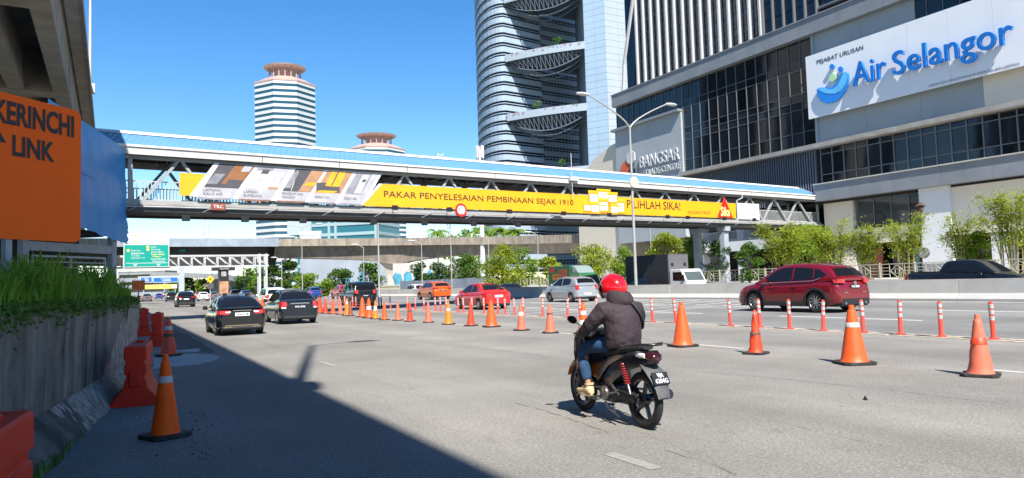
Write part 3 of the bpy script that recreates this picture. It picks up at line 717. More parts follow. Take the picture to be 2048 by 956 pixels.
# long yellow banner
xa = 11.36
t = on_bridge('slogan_banner', xa, 0.58, 'long yellow slogan banner with dark capital lettering on the footbridge', 'banner')
b = MB(); panel(b, [(-0.25, 0), (33.62, 0.02), (33.7, 1.26), (1.0, 1.28)]); b.build('face', YEL, t)
b = MB(); panel(b, [(-0.25, 0), (-0.05, 0.0), (1.2, 1.285), (1.0, 1.28)], -0.012, 0.011); b.build('slant_stripe', BOARD_W, t)
def bx_at(px, py): return br(px, py, -0.22)
pA, pB = bx_at(768, 393), bx_at(1147, 405)
lettering('lettering', 'PAKAR PENYELESAIAN PEMBINAAN SEJAK 1910', t, (pA.x - xa, -0.012, 0.43), pB.x - pA.x, 0.46, INK, 0.010, 0.0, split=True)
pA, pB = bx_at(1254, 405), bx_at(1361, 415)
lettering('lettering', 'PILIHLAH SIKA!', t, (pA.x - xa, -0.012, 0.50), pB.x - pA.x, 0.60, INK, 0.010, 0.0, split=True)
pA, pB = bx_at(1376, 425), bx_at(1421, 425)
lettering('lettering', 'BUILDING TRUST', t, (pA.x - xa, -0.012, 0.27), pB.x - pA.x, 0.22, mat('banner_ink_light', (0.22, 0.12, 0.02), 0.6), 0.008, 0.0)
RED = mat('logo_red', (0.62, 0.012, 0.012), 0.5, var=0.04)
b = MB(); panel(b, [(31.15, 0.06), (33.15, 0.06), (32.15, 1.78)], -0.03, 0.025); b.build('logo_triangle', RED, t)
lettering('logo_lettering', 'Sika', t, (31.58, -0.032, 0.16), 1.2, 0.78, mat('logo_yellow', (0.95, 0.75, 0.25), 0.5), 0.008, 0.02, split=True)
# printed cluster of orange tubs (cut-out print, fixed to the board)
TUB = mat('tub_orange', (0.85, 0.30, 0.01), 0.5, var=0.1); TUB_L = mat('tub_label', (0.72, 0.74, 0.78), 0.5, var=0.25, vscale=3); TUB_LID = mat('tub_lid', (0.92, 0.42, 0.02), 0.5); TUB_B = mat('tub_print_blue', (0.15, 0.45, 0.65), 0.5)
x0 = bx_at(1166, 400).x - xa
tubs = [(0.00, 0.12, 0.85, 0.62, 0), (0.70, 0.0, 0.9, 0.80, 1), (1.45, 0.10, 0.95, 1.0, 2), (2.55, 0.0, 0.75, 0.75, 3), (3.05, 0.06, 1.0, 1.05, 4), (0.55, 0.72, 0.95, 0.88, 5), (1.35, 0.95, 1.25, 0.80, 6), (2.35, 0.78, 0.95, 0.78, 7)]
for (dx, dz, w, h, k) in tubs:
    b = MB(); y = -0.03 - 0.012 * (k % 4)
    panel(b, [(x0 + dx, dz), (x0 + dx + w, dz), (x0 + dx + w * 1.03, dz + h), (x0 + dx - w * 0.03, dz + h)], y, 0.010, 0)
    panel(b, [(x0 + dx - w * 0.06, dz + h * 0.86), (x0 + dx + w * 1.06, dz + h * 0.86), (x0 + dx + w * 1.04, dz + h * 1.02), (x0 + dx - w * 0.04, dz + h * 1.02)], y - 0.004, 0.004, 2)
    panel(b, [(x0 + dx + w * 0.1, dz + h * 0.16), (x0 + dx + w * 0.9, dz + h * 0.16), (x0 + dx + w * 0.9, dz + h * 0.72), (x0 + dx + w * 0.1, dz + h * 0.72)], y - 0.003, 0.003, 1)
    panel(b, [(x0 + dx + w * 0.2, dz + h * 0.46), (x0 + dx + w * 0.7, dz + h * 0.46), (x0 + dx + w * 0.7, dz + h * 0.56), (x0 + dx + w * 0.2, dz + h * 0.56)], y - 0.006, 0.003, 3 if k % 2 else 0)
    b.build('tub_print', [TUB, TUB_L, TUB_LID, TUB_B], t)
# blank white board
t = on_bridge('blank_board', 45.25, 0.55, 'blank white board hanging right of the yellow slogan banner', 'board')
b = MB(); panel(b, [(0, 0.0), (3.05, 0.0), (3.05, 1.35), (0, 1.35)]); b.build('face', mat('board_white', (0.60, 0.61, 0.63), 0.5, var=0.03), t)
# small contractor sign
t = on_bridge('contractor_sign', 3.30, 0.10, 'small dark red sign with white letters on the deck beam', 'sign', y=-0.46)
b = MB(); panel(b, [(0, 0), (0.66, 0), (0.66, 0.34), (0, 0.34)]); b.build('face', mat('sign_maroon', (0.22, 0.045, 0.025), 0.5, var=0.1), t)
lettering('lettering', 'TRC', t, (0.09, -0.003, 0.09), 0.48, 0.17, mat('sign_letter', (0.6, 0.52, 0.5), 0.5), 0.004, 0.02)
# round height limit sign
c = br(922, 420, -0.32)
t = on_bridge('height_limit_sign', c.x, c.z, 'round red and white height limit sign on the bridge edge', 'road sign', y=-0.32)
RX = Matrix.Rotation(math.radians(90), 4, 'X')
b = MB(); b.lathe([(0.40, 0.0), (0.40, 0.025)], 32, M=RX); b.build('red_ring', RED, t)
b = MB(); b.lathe([(0.275, 0.0255), (0.275, 0.032)], 32, M=RX); b.build('white_disc', WHITE, t)
lettering('number', '5', t, (-0.16, -0.033, -0.1), 0.10, 0.20, BLACK, 0.004, 0.02)
b = MB(); panel(b, [(-0.06, 0.26), (0.06, 0.26), (0, 0.17)], -0.037, 0.004); b.build('arrow', BLACK, t); b = MB(); panel(b, [(-0.06, -0.26), (0.06, -0.26), (0, -0.17)], -0.037, 0.004); b.build('arrow', BLACK, t)
b = MB(); b.bounds((-0.03, 0.0, -0.2), (0.03, 0.25, 0.2)); b.build('bracket', DARK_STEEL, t)
# floodlights
def flood(x, z, drop, reach, label, k):
    t = on_bridge('floodlight', x, z, label, 'floodlight', 'floodlights along the footbridge', y=-0.30)
    e = Vector((-0.25 * reach, -reach, -drop))
    b = MB(); b.tube([(0, 0, 0), (e.x * 0.5, e.y * 0.5, e.z * 0.75), tuple(e)], 0.028, 6); b.build('arm', BLACK if drop > 0 else GALV, t, smooth=40)
    b = MB(); b.box(e + Vector((0, -0.05, 0.03)), (0.34, 0.16, 0.26), M=None); b.build('lamp_body', BLACK, t, bevel=0.02)
    b = MB(); b.box(e + Vector((0, 0.038, 0.03)), (0.28, 0.012, 0.20)); b.build('lens', mat('lamp_lens', (0.5, 0.55, 0.6), 0.15), t)
for k, (px, py) in enumerate([(372, 425), (487, 432), (600, 436), (738, 440), (838, 444), (935, 447), (1022, 449)]):
    c = br(px, py, -0.3); flood(c.x, -0.02, 0.42, 1.0, 'black floodlight on a drooping arm under the bridge deck, %s from the left' % ORD[k], k)
for k, (px, py) in enumerate([(785, 410), (893, 418), (1012, 424), (1120, 427), (1211, 431), (1327, 434), (1367, 435), (1440, 437), (1500, 441)]):
    c = br(px, py, -0.3); flood(c.x, 0.42, -0.02, 0.45, 'small black spotlight at the lower edge of the banners, %s from the left' % ORD[k], k)

# ---------------------------------------------------------------- stair tower at the left end, under its blue tarpaulin
st = thing('stair_tower', (-2.0, 33.0, 0.0), 0, 'grey steel stair enclosure with louvre panels behind the grass', 'stair tower')
P1 = dep(46, 520, 27.0); P2 = dep(224, 520, 31.5); P1.z = P2.z = 0
dv = (P2 - P1).normalized(); nv = Vector((-dv.y, dv.x, 0))
def stp(u, v, z): return P1 + dv * u + nv * v + Vector((0, 0, z)) - Vector(st.location)
LEN = (P2 - P1).length
MS = Matrix(((dv.x, nv.x, 0, 0), (dv.y, nv.y, 0, 0), (0, 0, 1, 0), (0, 0, 0, 1))); MS.translation = P1 - Vector(st.location)
for u in (0, LEN):
    for v in (0, 2.6):
        b = MB(); b.bounds((u - 0.13, v - 0.13, 0), (u + 0.13, v + 0.13, 4.0), M=MS); b.build('post', GREY_STEEL, st)
b = MB(); b.bounds((0.131, -0.1, 3.15), (LEN - 0.131, 0.1, 3.50), M=MS); b.build('lintel', GREY_STEEL, st)
b = MB(); b.bounds((-3.0, -0.1, 3.62), (-0.131, 0.1, 4.1), M=MS); b.build('lintel', GREY_STEEL, st)
fr = MB(); x0f, x1f = 0.38, LEN - 0.40
fr.bounds((x0f, -0.04, 2.92), (x1f, 0.04, 3.0), M=MS)
for x in (x0f, (x0f + x1f) / 2 - 0.03, x1f - 0.06): fr.bounds((x, -0.04, 1.3), (x + 0.07, 0.04, 2.915), M=MS)
fr.build('louvre_frame', WHITE_STEEL, st)
for k in range(7):
    b = MB(); z = 2.72 - k * 0.22
    b.bounds((x0f + 0.075, -0.02, z), ((x0f + x1f) / 2 - 0.035, 0.02, z + 0.05), M=MS); b.bounds(((x0f + x1f) / 2 + 0.045, -0.02, z), (x1f - 0.065, 0.02, z + 0.05), M=MS); b.build('louvre_slat', WHITE_STEEL, st)
b = MB(); b.bounds((-3, 1.6, 0.5), (LEN - 0.05, 1.7, 5.6), M=MS); b.build('back_panel', DARK_STEEL, st)
b = MB(); b.bounds((-3, 0.3, 3.9), (LEN - 0.15, 2.7, 4.15), M=MS); b.build('landing', DARK_STEEL, st)
b = MB(); b.bounds((-3, 0.5, 5.0), (LEN - 0.15, 2.7, 5.2), M=MS); b.build('landing', DARK_STEEL, st)
# tarpaulin with frayed edge
TARP, nt, bs = newmat('blue_tarpaulin'); bs.inputs['Base Color'].default_value = (0.025, 0.16, 0.52, 1); bs.inputs['Roughness'].default_value = 0.45
tc = node(nt, 'ShaderNodeTexCoord'); nn = node(nt, 'ShaderNodeTexNoise', i_Scale=2.0, i_Detail=5.0); nt.links.new(tc.outputs['Object'], nn.inputs['Vector'])
cr = node(nt, 'ShaderNodeMix', data_type='RGBA'); cr.inputs['A'].default_value = (0.012, 0.19, 0.52, 1); cr.inputs['B'].default_value = (0.03, 0.30, 0.68, 1)
nt.links.new(nn.outputs['Fac'], cr.inputs['Factor']); nt.links.new(cr.outputs['Result'], bs.inputs['Base Color'])
q00 = dep(96, 430, 24.5); q01 = dep(96, 196, 24.5); q10 = dep(257, 490, 32.6); q11 = dep(251, 298, 32.6)
tp = thing('tarpaulin', (q10.x, q10.y, 0), 0, 'frayed blue tarpaulin hung on the stair tower at the bridge end', 'tarpaulin')
def tarp_pt(u, v):
    r_ = random.Random(int(u * 997) * 31 + int(v * 613)); 
    p = q00.lerp(q10, u).lerp(q01.lerp(q11, u), v)
    nrm = (q10 - q00).cross(q01 - q00).normalized()
    w = 0.03 * math.sin(u * 9 + v * 3) + 0.02 * math.sin(v * 17 + u * 5) + 0.012 * math.sin(u * 40 + v * 9)
    p = p + nrm * w * min(1, 6 * (1 - v) + 0.2)
    return p - Vector((q10.x, q10.y, 0))
b = MB(); nu, nvv = 40, 46; rings = []
for j in range(nvv + 1):
    v = j / nvv; edge = RND.uniform(-0.03, 0.015) if v < 0.55 else RND.uniform(-0.003, 0.003)
    rings.append([tarp_pt(i / nu * (1.0 + edge * (i / nu) ** 8), v + (RND.uniform(-0.01, 0.01) if j == 0 else 0)) for i in range(nu + 1)])
b.loft(rings, False); b.build('sheet', TARP, tp, smooth=60, recalc=False)
b = MB(); b.tube([tarp_pt(0, 0.50) , tarp_pt(0.5, 0.52), tarp_pt(1, 0.545)], 0.035, 6); b.build('seam', mat('tarp_seam', (0.12, 0.28, 0.55), 0.6), tp)
b = MB(); a = dep(160, 250, 29.0); c = dep(166, 320, 29.0); 
b.bar(dep(161, 245, 28.8) - Vector((q10.x, q10.y, 0)), dep(162, 330, 28.8) - Vector((q10.x, q10.y, 0)), 0.14, 0.05); b.build('edge_pole', WHITE_STEEL, tp)

# ---------------------------------------------------------------- orange diversion sign
OR = mat('sign_orange', (1.0, 0.125, 0.003), 0.45, spec=0.2, var=0.03, vscale=1.2, dirt=(0.86, 0.09, 0.004), dscale=1.0, damt=0.4)
pr_, plft = dep(161, 470, 8.6), dep(-60, 474, 7.35)
sg = thing('diversion_sign', (plft.x, plft.y, plft.z), math.atan2(pr_.y - plft.y, pr_.x - plft.x), 'large orange temporary sign with black capitals reading KERINCHI LINK', 'road sign')
sw_ = math.hypot(pr_.x - plft.x, pr_.y - plft.y); sh_ = dep(158, 212, 8.6).z - pr_.z + 0.02
def rrect(x0, z0, x1, z1, r, n=6):
    pts = []
    for cx, cz, a0 in ((x1 - r, z0 + r, -90), (x1 - r, z1 - r, 0), (x0 + r, z1 - r, 90), (x0 + r, z0 + r, 180)):
        for k in range(n + 1):
            a = math.radians(a0 + 90 * k / n); pts.append((cx + r * math.cos(a), cz + r * math.sin(a)))
    return pts
b = MB(); panel(b, rrect(0, 0, sw_, sh_, 0.09), 0, 0.025); b.build('sign_face', OR, sg)
def sgx(px): # sign coordinate from picture column
    o = Vector((0, 0, CAM_H)); d = ray(px, 330); A_ = Vector(sg.location); e = Vector((math.cos(sg.rotation_euler.z), math.sin(sg.rotation_euler.z), 0))
    den = d.x * e.y - d.y * e.x; k = (A_.x * e.y - A_.y * e.x) / den
    return (Vector((d.x * k, d.y * k, 0)) - Vector((A_.x, A_.y, 0))).dot(e)
xk, xe = sgx(-14), sgx(147); lw = xe - xk
lettering('lettering', 'KERINCHI', sg, (xk, -0.002, sh_ * 0.785), lw, sh_ * 0.165, BLACK, 0.004, 0.03, split=True)
xk, xe = sgx(24), sgx(108)
lettering('lettering', 'LINK', sg, (xk, -0.002, sh_ * 0.575), xe - xk, sh_ * 0.145, BLACK, 0.004, 0.03, split=True)
xk = sgx(12); b = MB(); panel(b, [(xk, sh_ * 0.655), (xk - 0.16, sh_ * 0.80), (xk - 0.32, sh_ * 0.655), (xk - 0.22, sh_ * 0.655), (xk - 0.22, sh_ * 0.35), (xk - 0.1, sh_ * 0.35), (xk - 0.1, sh_ * 0.655)], -0.004, 0.004); b.build('arrow', BLACK, sg)
for x in (0.25, sw_ - 0.9):
    b = MB(); b.bounds((x, 0.03, -2.2), (x + 0.07, 0.10, sh_ - 0.1)); b.build('post', GREY_STEEL, sg)
# ---------------------------------------------------------------- office building on the right: podium + tower
FX, FS = 58.0, 75.5                                              # facade plane X, its far end along the road
ob = thing('office_building', (FX, FS, 0), -math.pi / 2, 'dark glazed office block with grey cornice band and white fins', 'building')
STONE = mat('stone_cladding', (0.20, 0.215, 0.235), 0.5, var=0.10, vscale=0.6, dirt=(0.30, 0.30, 0.30), dscale=0.5, damt=0.5)
STONE2 = mat('stone_cladding_light', (0.33, 0.365, 0.385), 0.65, var=0.04, vscale=0.5, dirt=(0.28, 0.30, 0.31), dscale=0.35, damt=0.5)
CREAMW = mat('cream_wall', (0.72, 0.655, 0.55), 0.75, var=0.05, vscale=0.5, dirt=(0.45, 0.41, 0.35), dscale=0.5, damt=0.4)
WHITEW = mat('white_wall', (0.66, 0.67, 0.68), 0.7, var=0.04, vscale=0.5, dirt=(0.5, 0.48, 0.45), dscale=0.5, damt=0.4)
GLASS = glassmat('office_glass', (0.010, 0.012, 0.016), 0.05, 0.65, 0.9)
GLASS_B = glassmat('office_glass_blue', (0.010, 0.020, 0.045), 0.05, 0.7, 0.9)
MULL = mat('mullion', (0.16, 0.17, 0.18), 0.5, metal=0.3)
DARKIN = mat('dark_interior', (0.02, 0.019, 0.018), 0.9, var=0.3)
FINW = mat('fin_white', (0.46, 0.455, 0.45), 0.5, var=0.05, dirt=(0.45, 0.43, 0.40), dscale=0.6, damt=0.4)
def obx(name, a, c, m, bevel=0.0, parent=ob):
    b = MB(); b.bounds(a, c); return b.build(name, m, parent, bevel=bevel)
XE = 70.0
obx('wall', (0.05, 0.45, 8.0), (XE, 26, 25.0), DARKIN)
pane_me = {}
def pane(x0, x1, z0, z1, y, parent, m, name='glass_pane', tilt=0.004):
    if m.name not in pane_me:
        b = MB(); b.bounds((-0.5, -0.012, -0.5), (0.5, 0.012, 0.5)); pane_me[m.name] = b.mesh('glass_pane', m)
    return from_mesh(name, pane_me[m.name], parent, ((x0 + x1) / 2, y, (z0 + z1) / 2), (RND.uniform(-tilt, tilt) * 2, 0, RND.uniform(-tilt, tilt) * 2), (x1 - x0, 1, z1 - z0))
def curtain(name, xs, zs, y, m, mw=0.055, parent=ob, skip=None, tilt=0.004):
    cw = thing(name, (0, 0, 0)); cw.parent = parent
    for k in ('label', 'category', 'group'):
        if k in cw: del cw[k]
    fr = MB()
    for x in xs: fr.bounds((x - mw / 2, y - 0.10, zs[0]), (x + mw / 2, y + 0.05, zs[-1]))
    for z in zs: fr.bounds((xs[0], y - 0.055, z - mw * 0.4), (xs[-1], y + 0.048, z + mw * 0.4))
    fr.build('frame', MULL, cw)
    for i in range(len(xs) - 1):
        for j in range(len(zs) - 1):
            pane(xs[i] + mw / 2, xs[i + 1] - mw / 2, zs[j] + mw * 0.4, zs[j + 1] - mw * 0.4, y, cw, m, tilt=tilt)
    return cw
def lin(a, c, n): return [a + (c - a) * i / n for i in range(n + 1)]
curtain('curtain_wall', lin(12.62, 30.45, 13), [13.5, 14.95, 17.2, 17.95, 18.7, 21.0, 21.8, 23.82], 0.1, GLASS)
curtain('strip_window', lin(0.1, 12.55, 11), [20.95, 21.6, 23.82], 0.1, GLASS)
curtain('ribbon_window', lin(30.75, 56.0, 21), [9.62, 10.55, 12.5, 13.02], 0.15, GLASS, 0.09)
curtain('strip_window', lin(40.2, 56.0, 12), [22.05, 23.82], 0.12, GLASS)
obx('corner_pier', (30.45, -0.1, 13.5), (30.74, 0.44, 23.83), STONE2)
# cornice band in separate cladding panels
for i in range(33):
    obx('cornice_panel', (i * 2.12 + 0.01, -0.62, 23.86), ((i + 1) * 2.12 - 0.01, 0.44, 25.38 + 0.003 * (i % 2)), STONE)
obx('cornice_edge', (-0.1, -0.72, 25.385), (XE, 0.4, 25.50), STONE)
# grey sign wall at the far end
obx('sign_wall', (0.0, -0.25, 6.0), (12.5, 0.4, 20.62), STONE2)
obx('sign_wall_ledge', (-0.3, -0.75, 20.63), (12.55, 0.42, 20.93), STONE)
obx('ledge', (12.52, -0.75, 13.06), (XE, 0.42, 13.47), CONC)
# dark vertical louvres below
lv = MB()
for k in range(62): lv.bounds((12.7 + k * 0.285, -0.02, 8.2), (12.7 + k * 0.285 + 0.10, 0.24, 13.05))
o = lv.build('louvre_blades', mat('louvre_grey', (0.15, 0.165, 0.20), 0.5, metal=0.2), ob); o['kind'] = 'stuff'
obx('louvre_back', (12.6, 0.26, 8.1), (30.5, 0.44, 13.05), DARKIN)
# wall behind the billboard, in panels
for i in range(8):
    z1 = 23.84 if i < 2 else 22.0
    obx('wall_panel', (30.76 + i * 4.9, 0.0, 13.475), (30.76 + (i + 1) * 4.9 - 0.02, 0.43, z1), CREAMW if i > 2 else STONE2)
# beam and ground floor on the right
for i in range(10): obx('beam_panel', (30.6 + i * 3.9, -0.85, 8.05), (30.6 + (i + 1) * 3.9 - 0.015, 0.42, 9.56), STONE)
obx('beam_sill', (30.5, -0.98, 9.565), (XE, 0.1, 9.66), CONC_L)
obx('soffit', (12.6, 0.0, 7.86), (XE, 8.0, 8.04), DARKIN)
obx('pier', (30.6, 0.3, 0.8), (33.6, 1.2, 7.85), CREAMW)
curtain('shop_window', [33.9, 35.5, 37.1, 38.7, 40.05], [5.22, 7.82], 0.6, glassmat('shop_glass', (0.045, 0.05, 0.05), 0.08, 0.5, 0.5), 0.07)
obx('spandrel', (33.62, 0.05, 3.9), (40.1, 0.9, 5.2), CREAMW)
obx('column', (40.12, -0.35, 1.9), (42.55, 1.4, 8.03), WHITEW); obx('column_base', (40.1, -0.38, 0.8), (42.57, 1.42, 1.9), STONE)
obx('upper_wall', (42.56, -0.05, 4.1), (XE, 1.0, 7.85), CREAMW)
obx('column', (45.2, 0.1, 0.8), (46.3, 1.2, 4.08), WHITEW); obx('column', (51.0, 0.1, 0.8), (52.2, 1.2, 4.08), WHITEW)
obx('shop_back', (12.6, 5.6, 0.8), (XE, 5.9, 7.85), DARKIN)
for i, (x, c, w) in enumerate([(33.9, (0.28, 0.06, 0.05), 1.4), (38.2, (0.10, 0.25, 0.34), 2.0), (36.0, (0.05, 0.05, 0.06), 1.2), (43.0, (0.05, 0.045, 0.04), 2.0)]):
    obx('shopfront_panel', (x, 1.6 + 0.2 * i, 0.85), (x + w, 1.75 + 0.2 * i, 3.4), mat('shopfront_%d' % i, c, 0.4, var=0.2, vscale=1.0))
# recessed entrance levels behind the trees: slabs, columns, balustrade, stair
obx('gallery_slab', (8, 1.5, 5.0), (30.4, 5.5, 5.4), WHITEW); obx('gallery_fascia', (14, 0.6, 4.05), (26, 0.9, 5.1), WHITEW)
for x in (12.9, 19.0, 25.2): obx('column', (x, 1.0, 0.85), (x + 1.0, 2.0, 7.85), WHITEW)
bl = MB(); bl.bounds((14, 0.7, 6.2), (26, 0.74, 6.26))
for k in range(70): bl.bounds((14 + k * 0.171, 0.7, 5.1), (14 + k * 0.171 + 0.05, 0.73, 6.2))
bl.build('gallery_railing', WHITE_STEEL, ob)
stn = MB()
for k in range(14): stn.bounds((9 + k * 0.32, 2.0, 0.86 + k * 0.3), (9.33 + k * 0.32, 3.6, 1.16 + k * 0.3))
stn.build('stair_flight', CONC_L, ob)
obx('annex_wall', (8, 6, 0.8), (13, 6.3, 7.8), STONE)
# name on the sign wall
letter_m = mat('letter_silver', (0.50, 0.51, 0.52), 0.4, var=0.03)
lettering('letter', 'BANGSAR', ob, (5.0, -0.30, 15.12), 7.15, 1.45, letter_m, 0.16, 0.004, split=True)
lettering('letter', 'TRADE CENTRE', ob, (5.9, -0.30, 14.02), 6.3, 0.74, letter_m, 0.12, 0.0, split=True)
def hexa(cx, cz, r, m, y):
    b = MB(); b.prism([(cx + r * math.cos(math.radians(90 + 60 * k)), y, cz + r * math.sin(math.radians(90 + 60 * k))) for k in range(6)], (0, 0.14, 0)); b.build('emblem', m, ob)
hexa(2.05, 15.45, 1.0, mat('emblem_red', (0.60, 0.10, 0.03), 0.5), -0.42); hexa(3.35, 16.75, 0.95, letter_m, -0.52); hexa(3.55, 14.75, 0.8, mat('emblem_navy', (0.03, 0.035, 0.06), 0.5), -0.62)
# tower above the podium
tw = thing('tower_facade', (0, 0, 0)); tw.parent = ob
ZT = 70.0
b = MB(); b.bounds((3.0, 0.75, 25.3), (XE, 22, ZT)); b.build('tower_mass', GLASS_B, tw)
bays = lin(4.64, 24.4, 14)
for x in bays:
    b = MB(); b.bounds((x - 0.11, 0.02, 25.52), (x + 0.11, 0.62, ZT)); b.build('fin', FINW, tw)
zr = lin(25.55, 38.75, 8)
fr = MB()
for i in range(len(bays) - 1):
    for j in range(len(zr) - 1):
        if zr[j] < 38.5 - (bays[i] - 4.64) * 0.40:
            zm = zr[j] + 0.62
            pane(bays[i] + 0.17, bays[i + 1] - 0.17, zr[j] + 0.03, zm - 0.02, 0.62, tw, GLASS_B); pane(bays[i] + 0.17, bays[i + 1] - 0.17, zm + 0.02, zr[j + 1] - 0.03, 0.60, tw, GLASS)
        fr.bounds((bays[i] + 0.165, 0.55, zr[j] - 0.03), (bays[i + 1] - 0.165, 0.7, zr[j] + 0.03))
fr.build('transoms', MULL, tw)
dx = lin(24.6, 31.0, 5); cw = thing('dark_bay', (0, 0, 0)); cw.parent = ob
for i in range(5):
    for j in range(4): pane(dx[i] + 0.08, dx[i + 1] - 0.08, 25.55 + j * 1.75, 27.22 + j * 1.75, 0.5, cw, GLASS)
for i in range(6): 
    b = MB(); b.bounds((dx[i] - 0.07, 0.2, 25.52), (dx[i] + 0.07, 0.72, 45)); b.build('mullion', MULL, cw)
for j in range(10):
    b = MB(); b.bounds((31.2, 0.3, 26.3 + j * 1.6), (XE, 0.74, 26.5 + j * 1.6)); b.build('sunshade', MULL, tw)
b = MB(); b.bar((2.1, -0.3, 25.5), (2.5, -0.3, 29.0), 0.3, 0.3, up=(0, 1, 0)); b.bar((2.5, -0.3, 29.0), (5.2, -0.3, 38.0), 0.3, 0.3, up=(0, 1, 0)); b.bar((5.2, -0.3, 38), (10, -0.3, 54), 0.3, 0.3, up=(0, 1, 0)); b.build('slanted_fin', FINW, tw)
b = MB(); b.bounds((1.2, 1.2, 25.3), (3.0, 20, ZT)); b.build('side_glazing', GLASS, tw)
# cream annex with sloping parapet at the far end
an = thing('annex_building', (FX, FS + 0.05, 0), -math.pi / 2, 'cream annex wall with sloping top beside the grey sign wall', 'building')
b = MB(); b.prism([(-9.5, 0.05, 0.8), (-0.02, 0.05, 0.8), (-0.02, 0.05, 19.3), (-1.2, 0.05, 19.2), (-5.0, 0.05, 18.0), (-9.5, 0.05, 15.6)], (0, 18, 0)); b.build('wall', mat('annex_cream', (0.60, 0.55, 0.45), 0.8, var=0.04), an)
b = MB(); b.bounds((-22, 8, 0.8), (-9.52, 20, 8.5)); b.build('low_wing', STONE, an); b = MB(); b.bounds((-22.2, 7.5, 8.5), (-9.3, 20.2, 8.9)); b.build('low_wing_roof', CONC_L, an)

# ---------------------------------------------------------------- billboard
bb = thing('billboard', (FX - 0.8, FS, 0), -math.pi / 2, 'huge white billboard with blue letters on the office facade', 'billboard')
bbw = mat('billboard_white', (0.74, 0.76, 0.79), 0.5, var=0.03, vscale=0.5)
for i in range(7):
    b = MB(); b.bounds((30.35 + i * 3.3 + 0.008, 0, 15.82), (30.35 + (i + 1) * 3.3 - 0.008, 0.12, 21.75 + 0.002 * (i % 2))); b.build('face_panel', bbw, bb)
for i in range(8):
    for z in (16.4, 21.2):
        b = MB(); b.bounds((30.6 + i * 3.2, 0.125, z), (30.7 + i * 3.2, 0.78, z + 0.1)); b.build('bracket', GALV, bb)
BLUE = mat('letter_blue', (0.006, 0.15, 0.52), 0.35, var=0.05, vscale=0.8)
lettering('letter', 'Air', bb, (35.42, -0.26, 17.62), 3.15, 2.02, BLUE, 0.26, 0.008, split=True)
lettering('letter', 'Selangor', bb, (39.15, -0.26, 16.92), 9.2, 2.62, BLUE, 0.26, 0.008, split=True)
lettering('letter', 'PEJABAT URUSAN', bb, (31.58, -0.012, 20.60), 4.75, 0.50, mat('letter_dark', (0.05, 0.05, 0.06), 0.5), 0.012, 0.0, split=True)
lettering('small_print', '(DIMILIKI OLEH : PENGURUSAN AIR SELANGOR SDN. BHD.) (1082296-U)', bb, (41.8, -0.012, 15.93), 6.65, 0.24, mat('letter_grey', (0.3, 0.31, 0.33), 0.5), 0.01, 0.0)
def disc(b, cx, cz, r, y, d, n=20): b.prism([(cx + r * math.cos(2 * math.pi * k / n), y, cz + r * math.sin(2 * math.pi * k / n)) for k in range(n)], (0, d, 0))
SW1 = mat('logo_blue', (0.02, 0.22, 0.68), 0.35, var=0.05); SW2 = mat('logo_sky', (0.12, 0.48, 0.82), 0.35, var=0.1, vscale=0.8); SW3 = mat('logo_green', (0.45, 0.70, 0.40), 0.35)
b = MB()
outer = [(31.55, 18.35), (31.6, 17.8), (31.9, 17.2), (32.5, 16.8), (33.2, 16.72), (33.9, 16.95), (34.5, 17.5), (34.85, 18.2), (34.92, 18.85), (34.75, 19.15)]
inner = [(34.2, 19.2), (33.9, 18.85), (33.6, 18.4), (33.2, 18.1), (32.7, 18.15), (32.3, 18.35), (31.9, 18.45)]
b.prism([(x, -0.25, z) for x, z in outer + inner], (0, 0.2, 0)); b.build('logo_drop', SW1, bb, bevel=0.04)
b = MB(); b.prism([(x, -0.27, z) for x, z in [(32.9, 18.0), (33.3, 17.95), (33.8, 18.2), (34.2, 18.7), (34.4, 19.1), (34.7, 19.1), (34.85, 18.75), (34.6, 18.1), (34.1, 17.6), (33.4, 17.5), (32.6, 17.7), (31.8, 18.2), (31.9, 18.42), (32.4, 18.25)]], (0, 0.018, 0)); b.build('logo_wave', SW2, bb)
for cx, cz, r, m in ((33.28, 20.02, 0.23, SW1), (34.12, 19.55, 0.23, SW1), (33.3, 19.0, 0.36, SW3)):
    b = MB(); disc(b, cx, cz, r, -0.26, 0.22); b.build('logo_dot', m, bb)

# ---------------------------------------------------------------- curved striped tower with sky gardens
CT = dep(1022, 560, 260.0)
ct = thing('curved_tower', (CT.x, CT.y, 0), -YAW, 'tall curved tower of pale and dark bands with hanging sky gardens', 'building')
path = [(-11.6 * math.sin(math.radians(a)), 30 * (1 - math.cos(math.radians(a)))) for a in (115, 100, 90, 80, 70, 60, 50, 40, 30, 22, 14, 7, 0)] + [(4.5, 3.2), (9, 6.6), (13.8, 10.2), (14.2, 14.5), (21.5, 19.5), (29.5, 25)]
def offs(p, d):
    out = []
    for i, (x, y) in enumerate(p):
        a = Vector(p[max(0, i - 1)]); c = Vector(p[min(len(p) - 1, i + 1)]); t = (c - a).normalized(); out.append((x - t.y * d * -1 * -1, y + t.x * d))
    return out
inn = offs(path, 0.7)
BAND = mat('tower_band', (0.31, 0.38, 0.46), 0.5, var=0.05, vscale=0.2); TG = glassmat('tower_glass', (0.018, 0.024, 0.034), 0.15, 0.35)
b = MB(); b.loft([[Vector((x, y, z)) for x, y in inn] for z in (5, 135)], False); b.build('glass_core', TG, ct)
z = 6.0; k = 0
while z < 132:
    b = MB(); b.loft([[Vector((x, y, zz)) for x, y in pth] for pth, zz in ((inn, z), (path, z), (path, z + 1.95), (inn, z + 1.95))], False); b.build('floor_band', BAND, ct)
    if k % 1 == 0:
        b = MB(); pth = offs(path, 0.25); b.loft([[Vector((x, y, zz)) for x, y in p] for p, zz in ((inn, z + 2.65), (pth, z + 2.65), (pth, z + 2.9), (inn, z + 2.9))], False); b.build('sun_louvre', BAND, ct)
    z += 3.62; k += 1
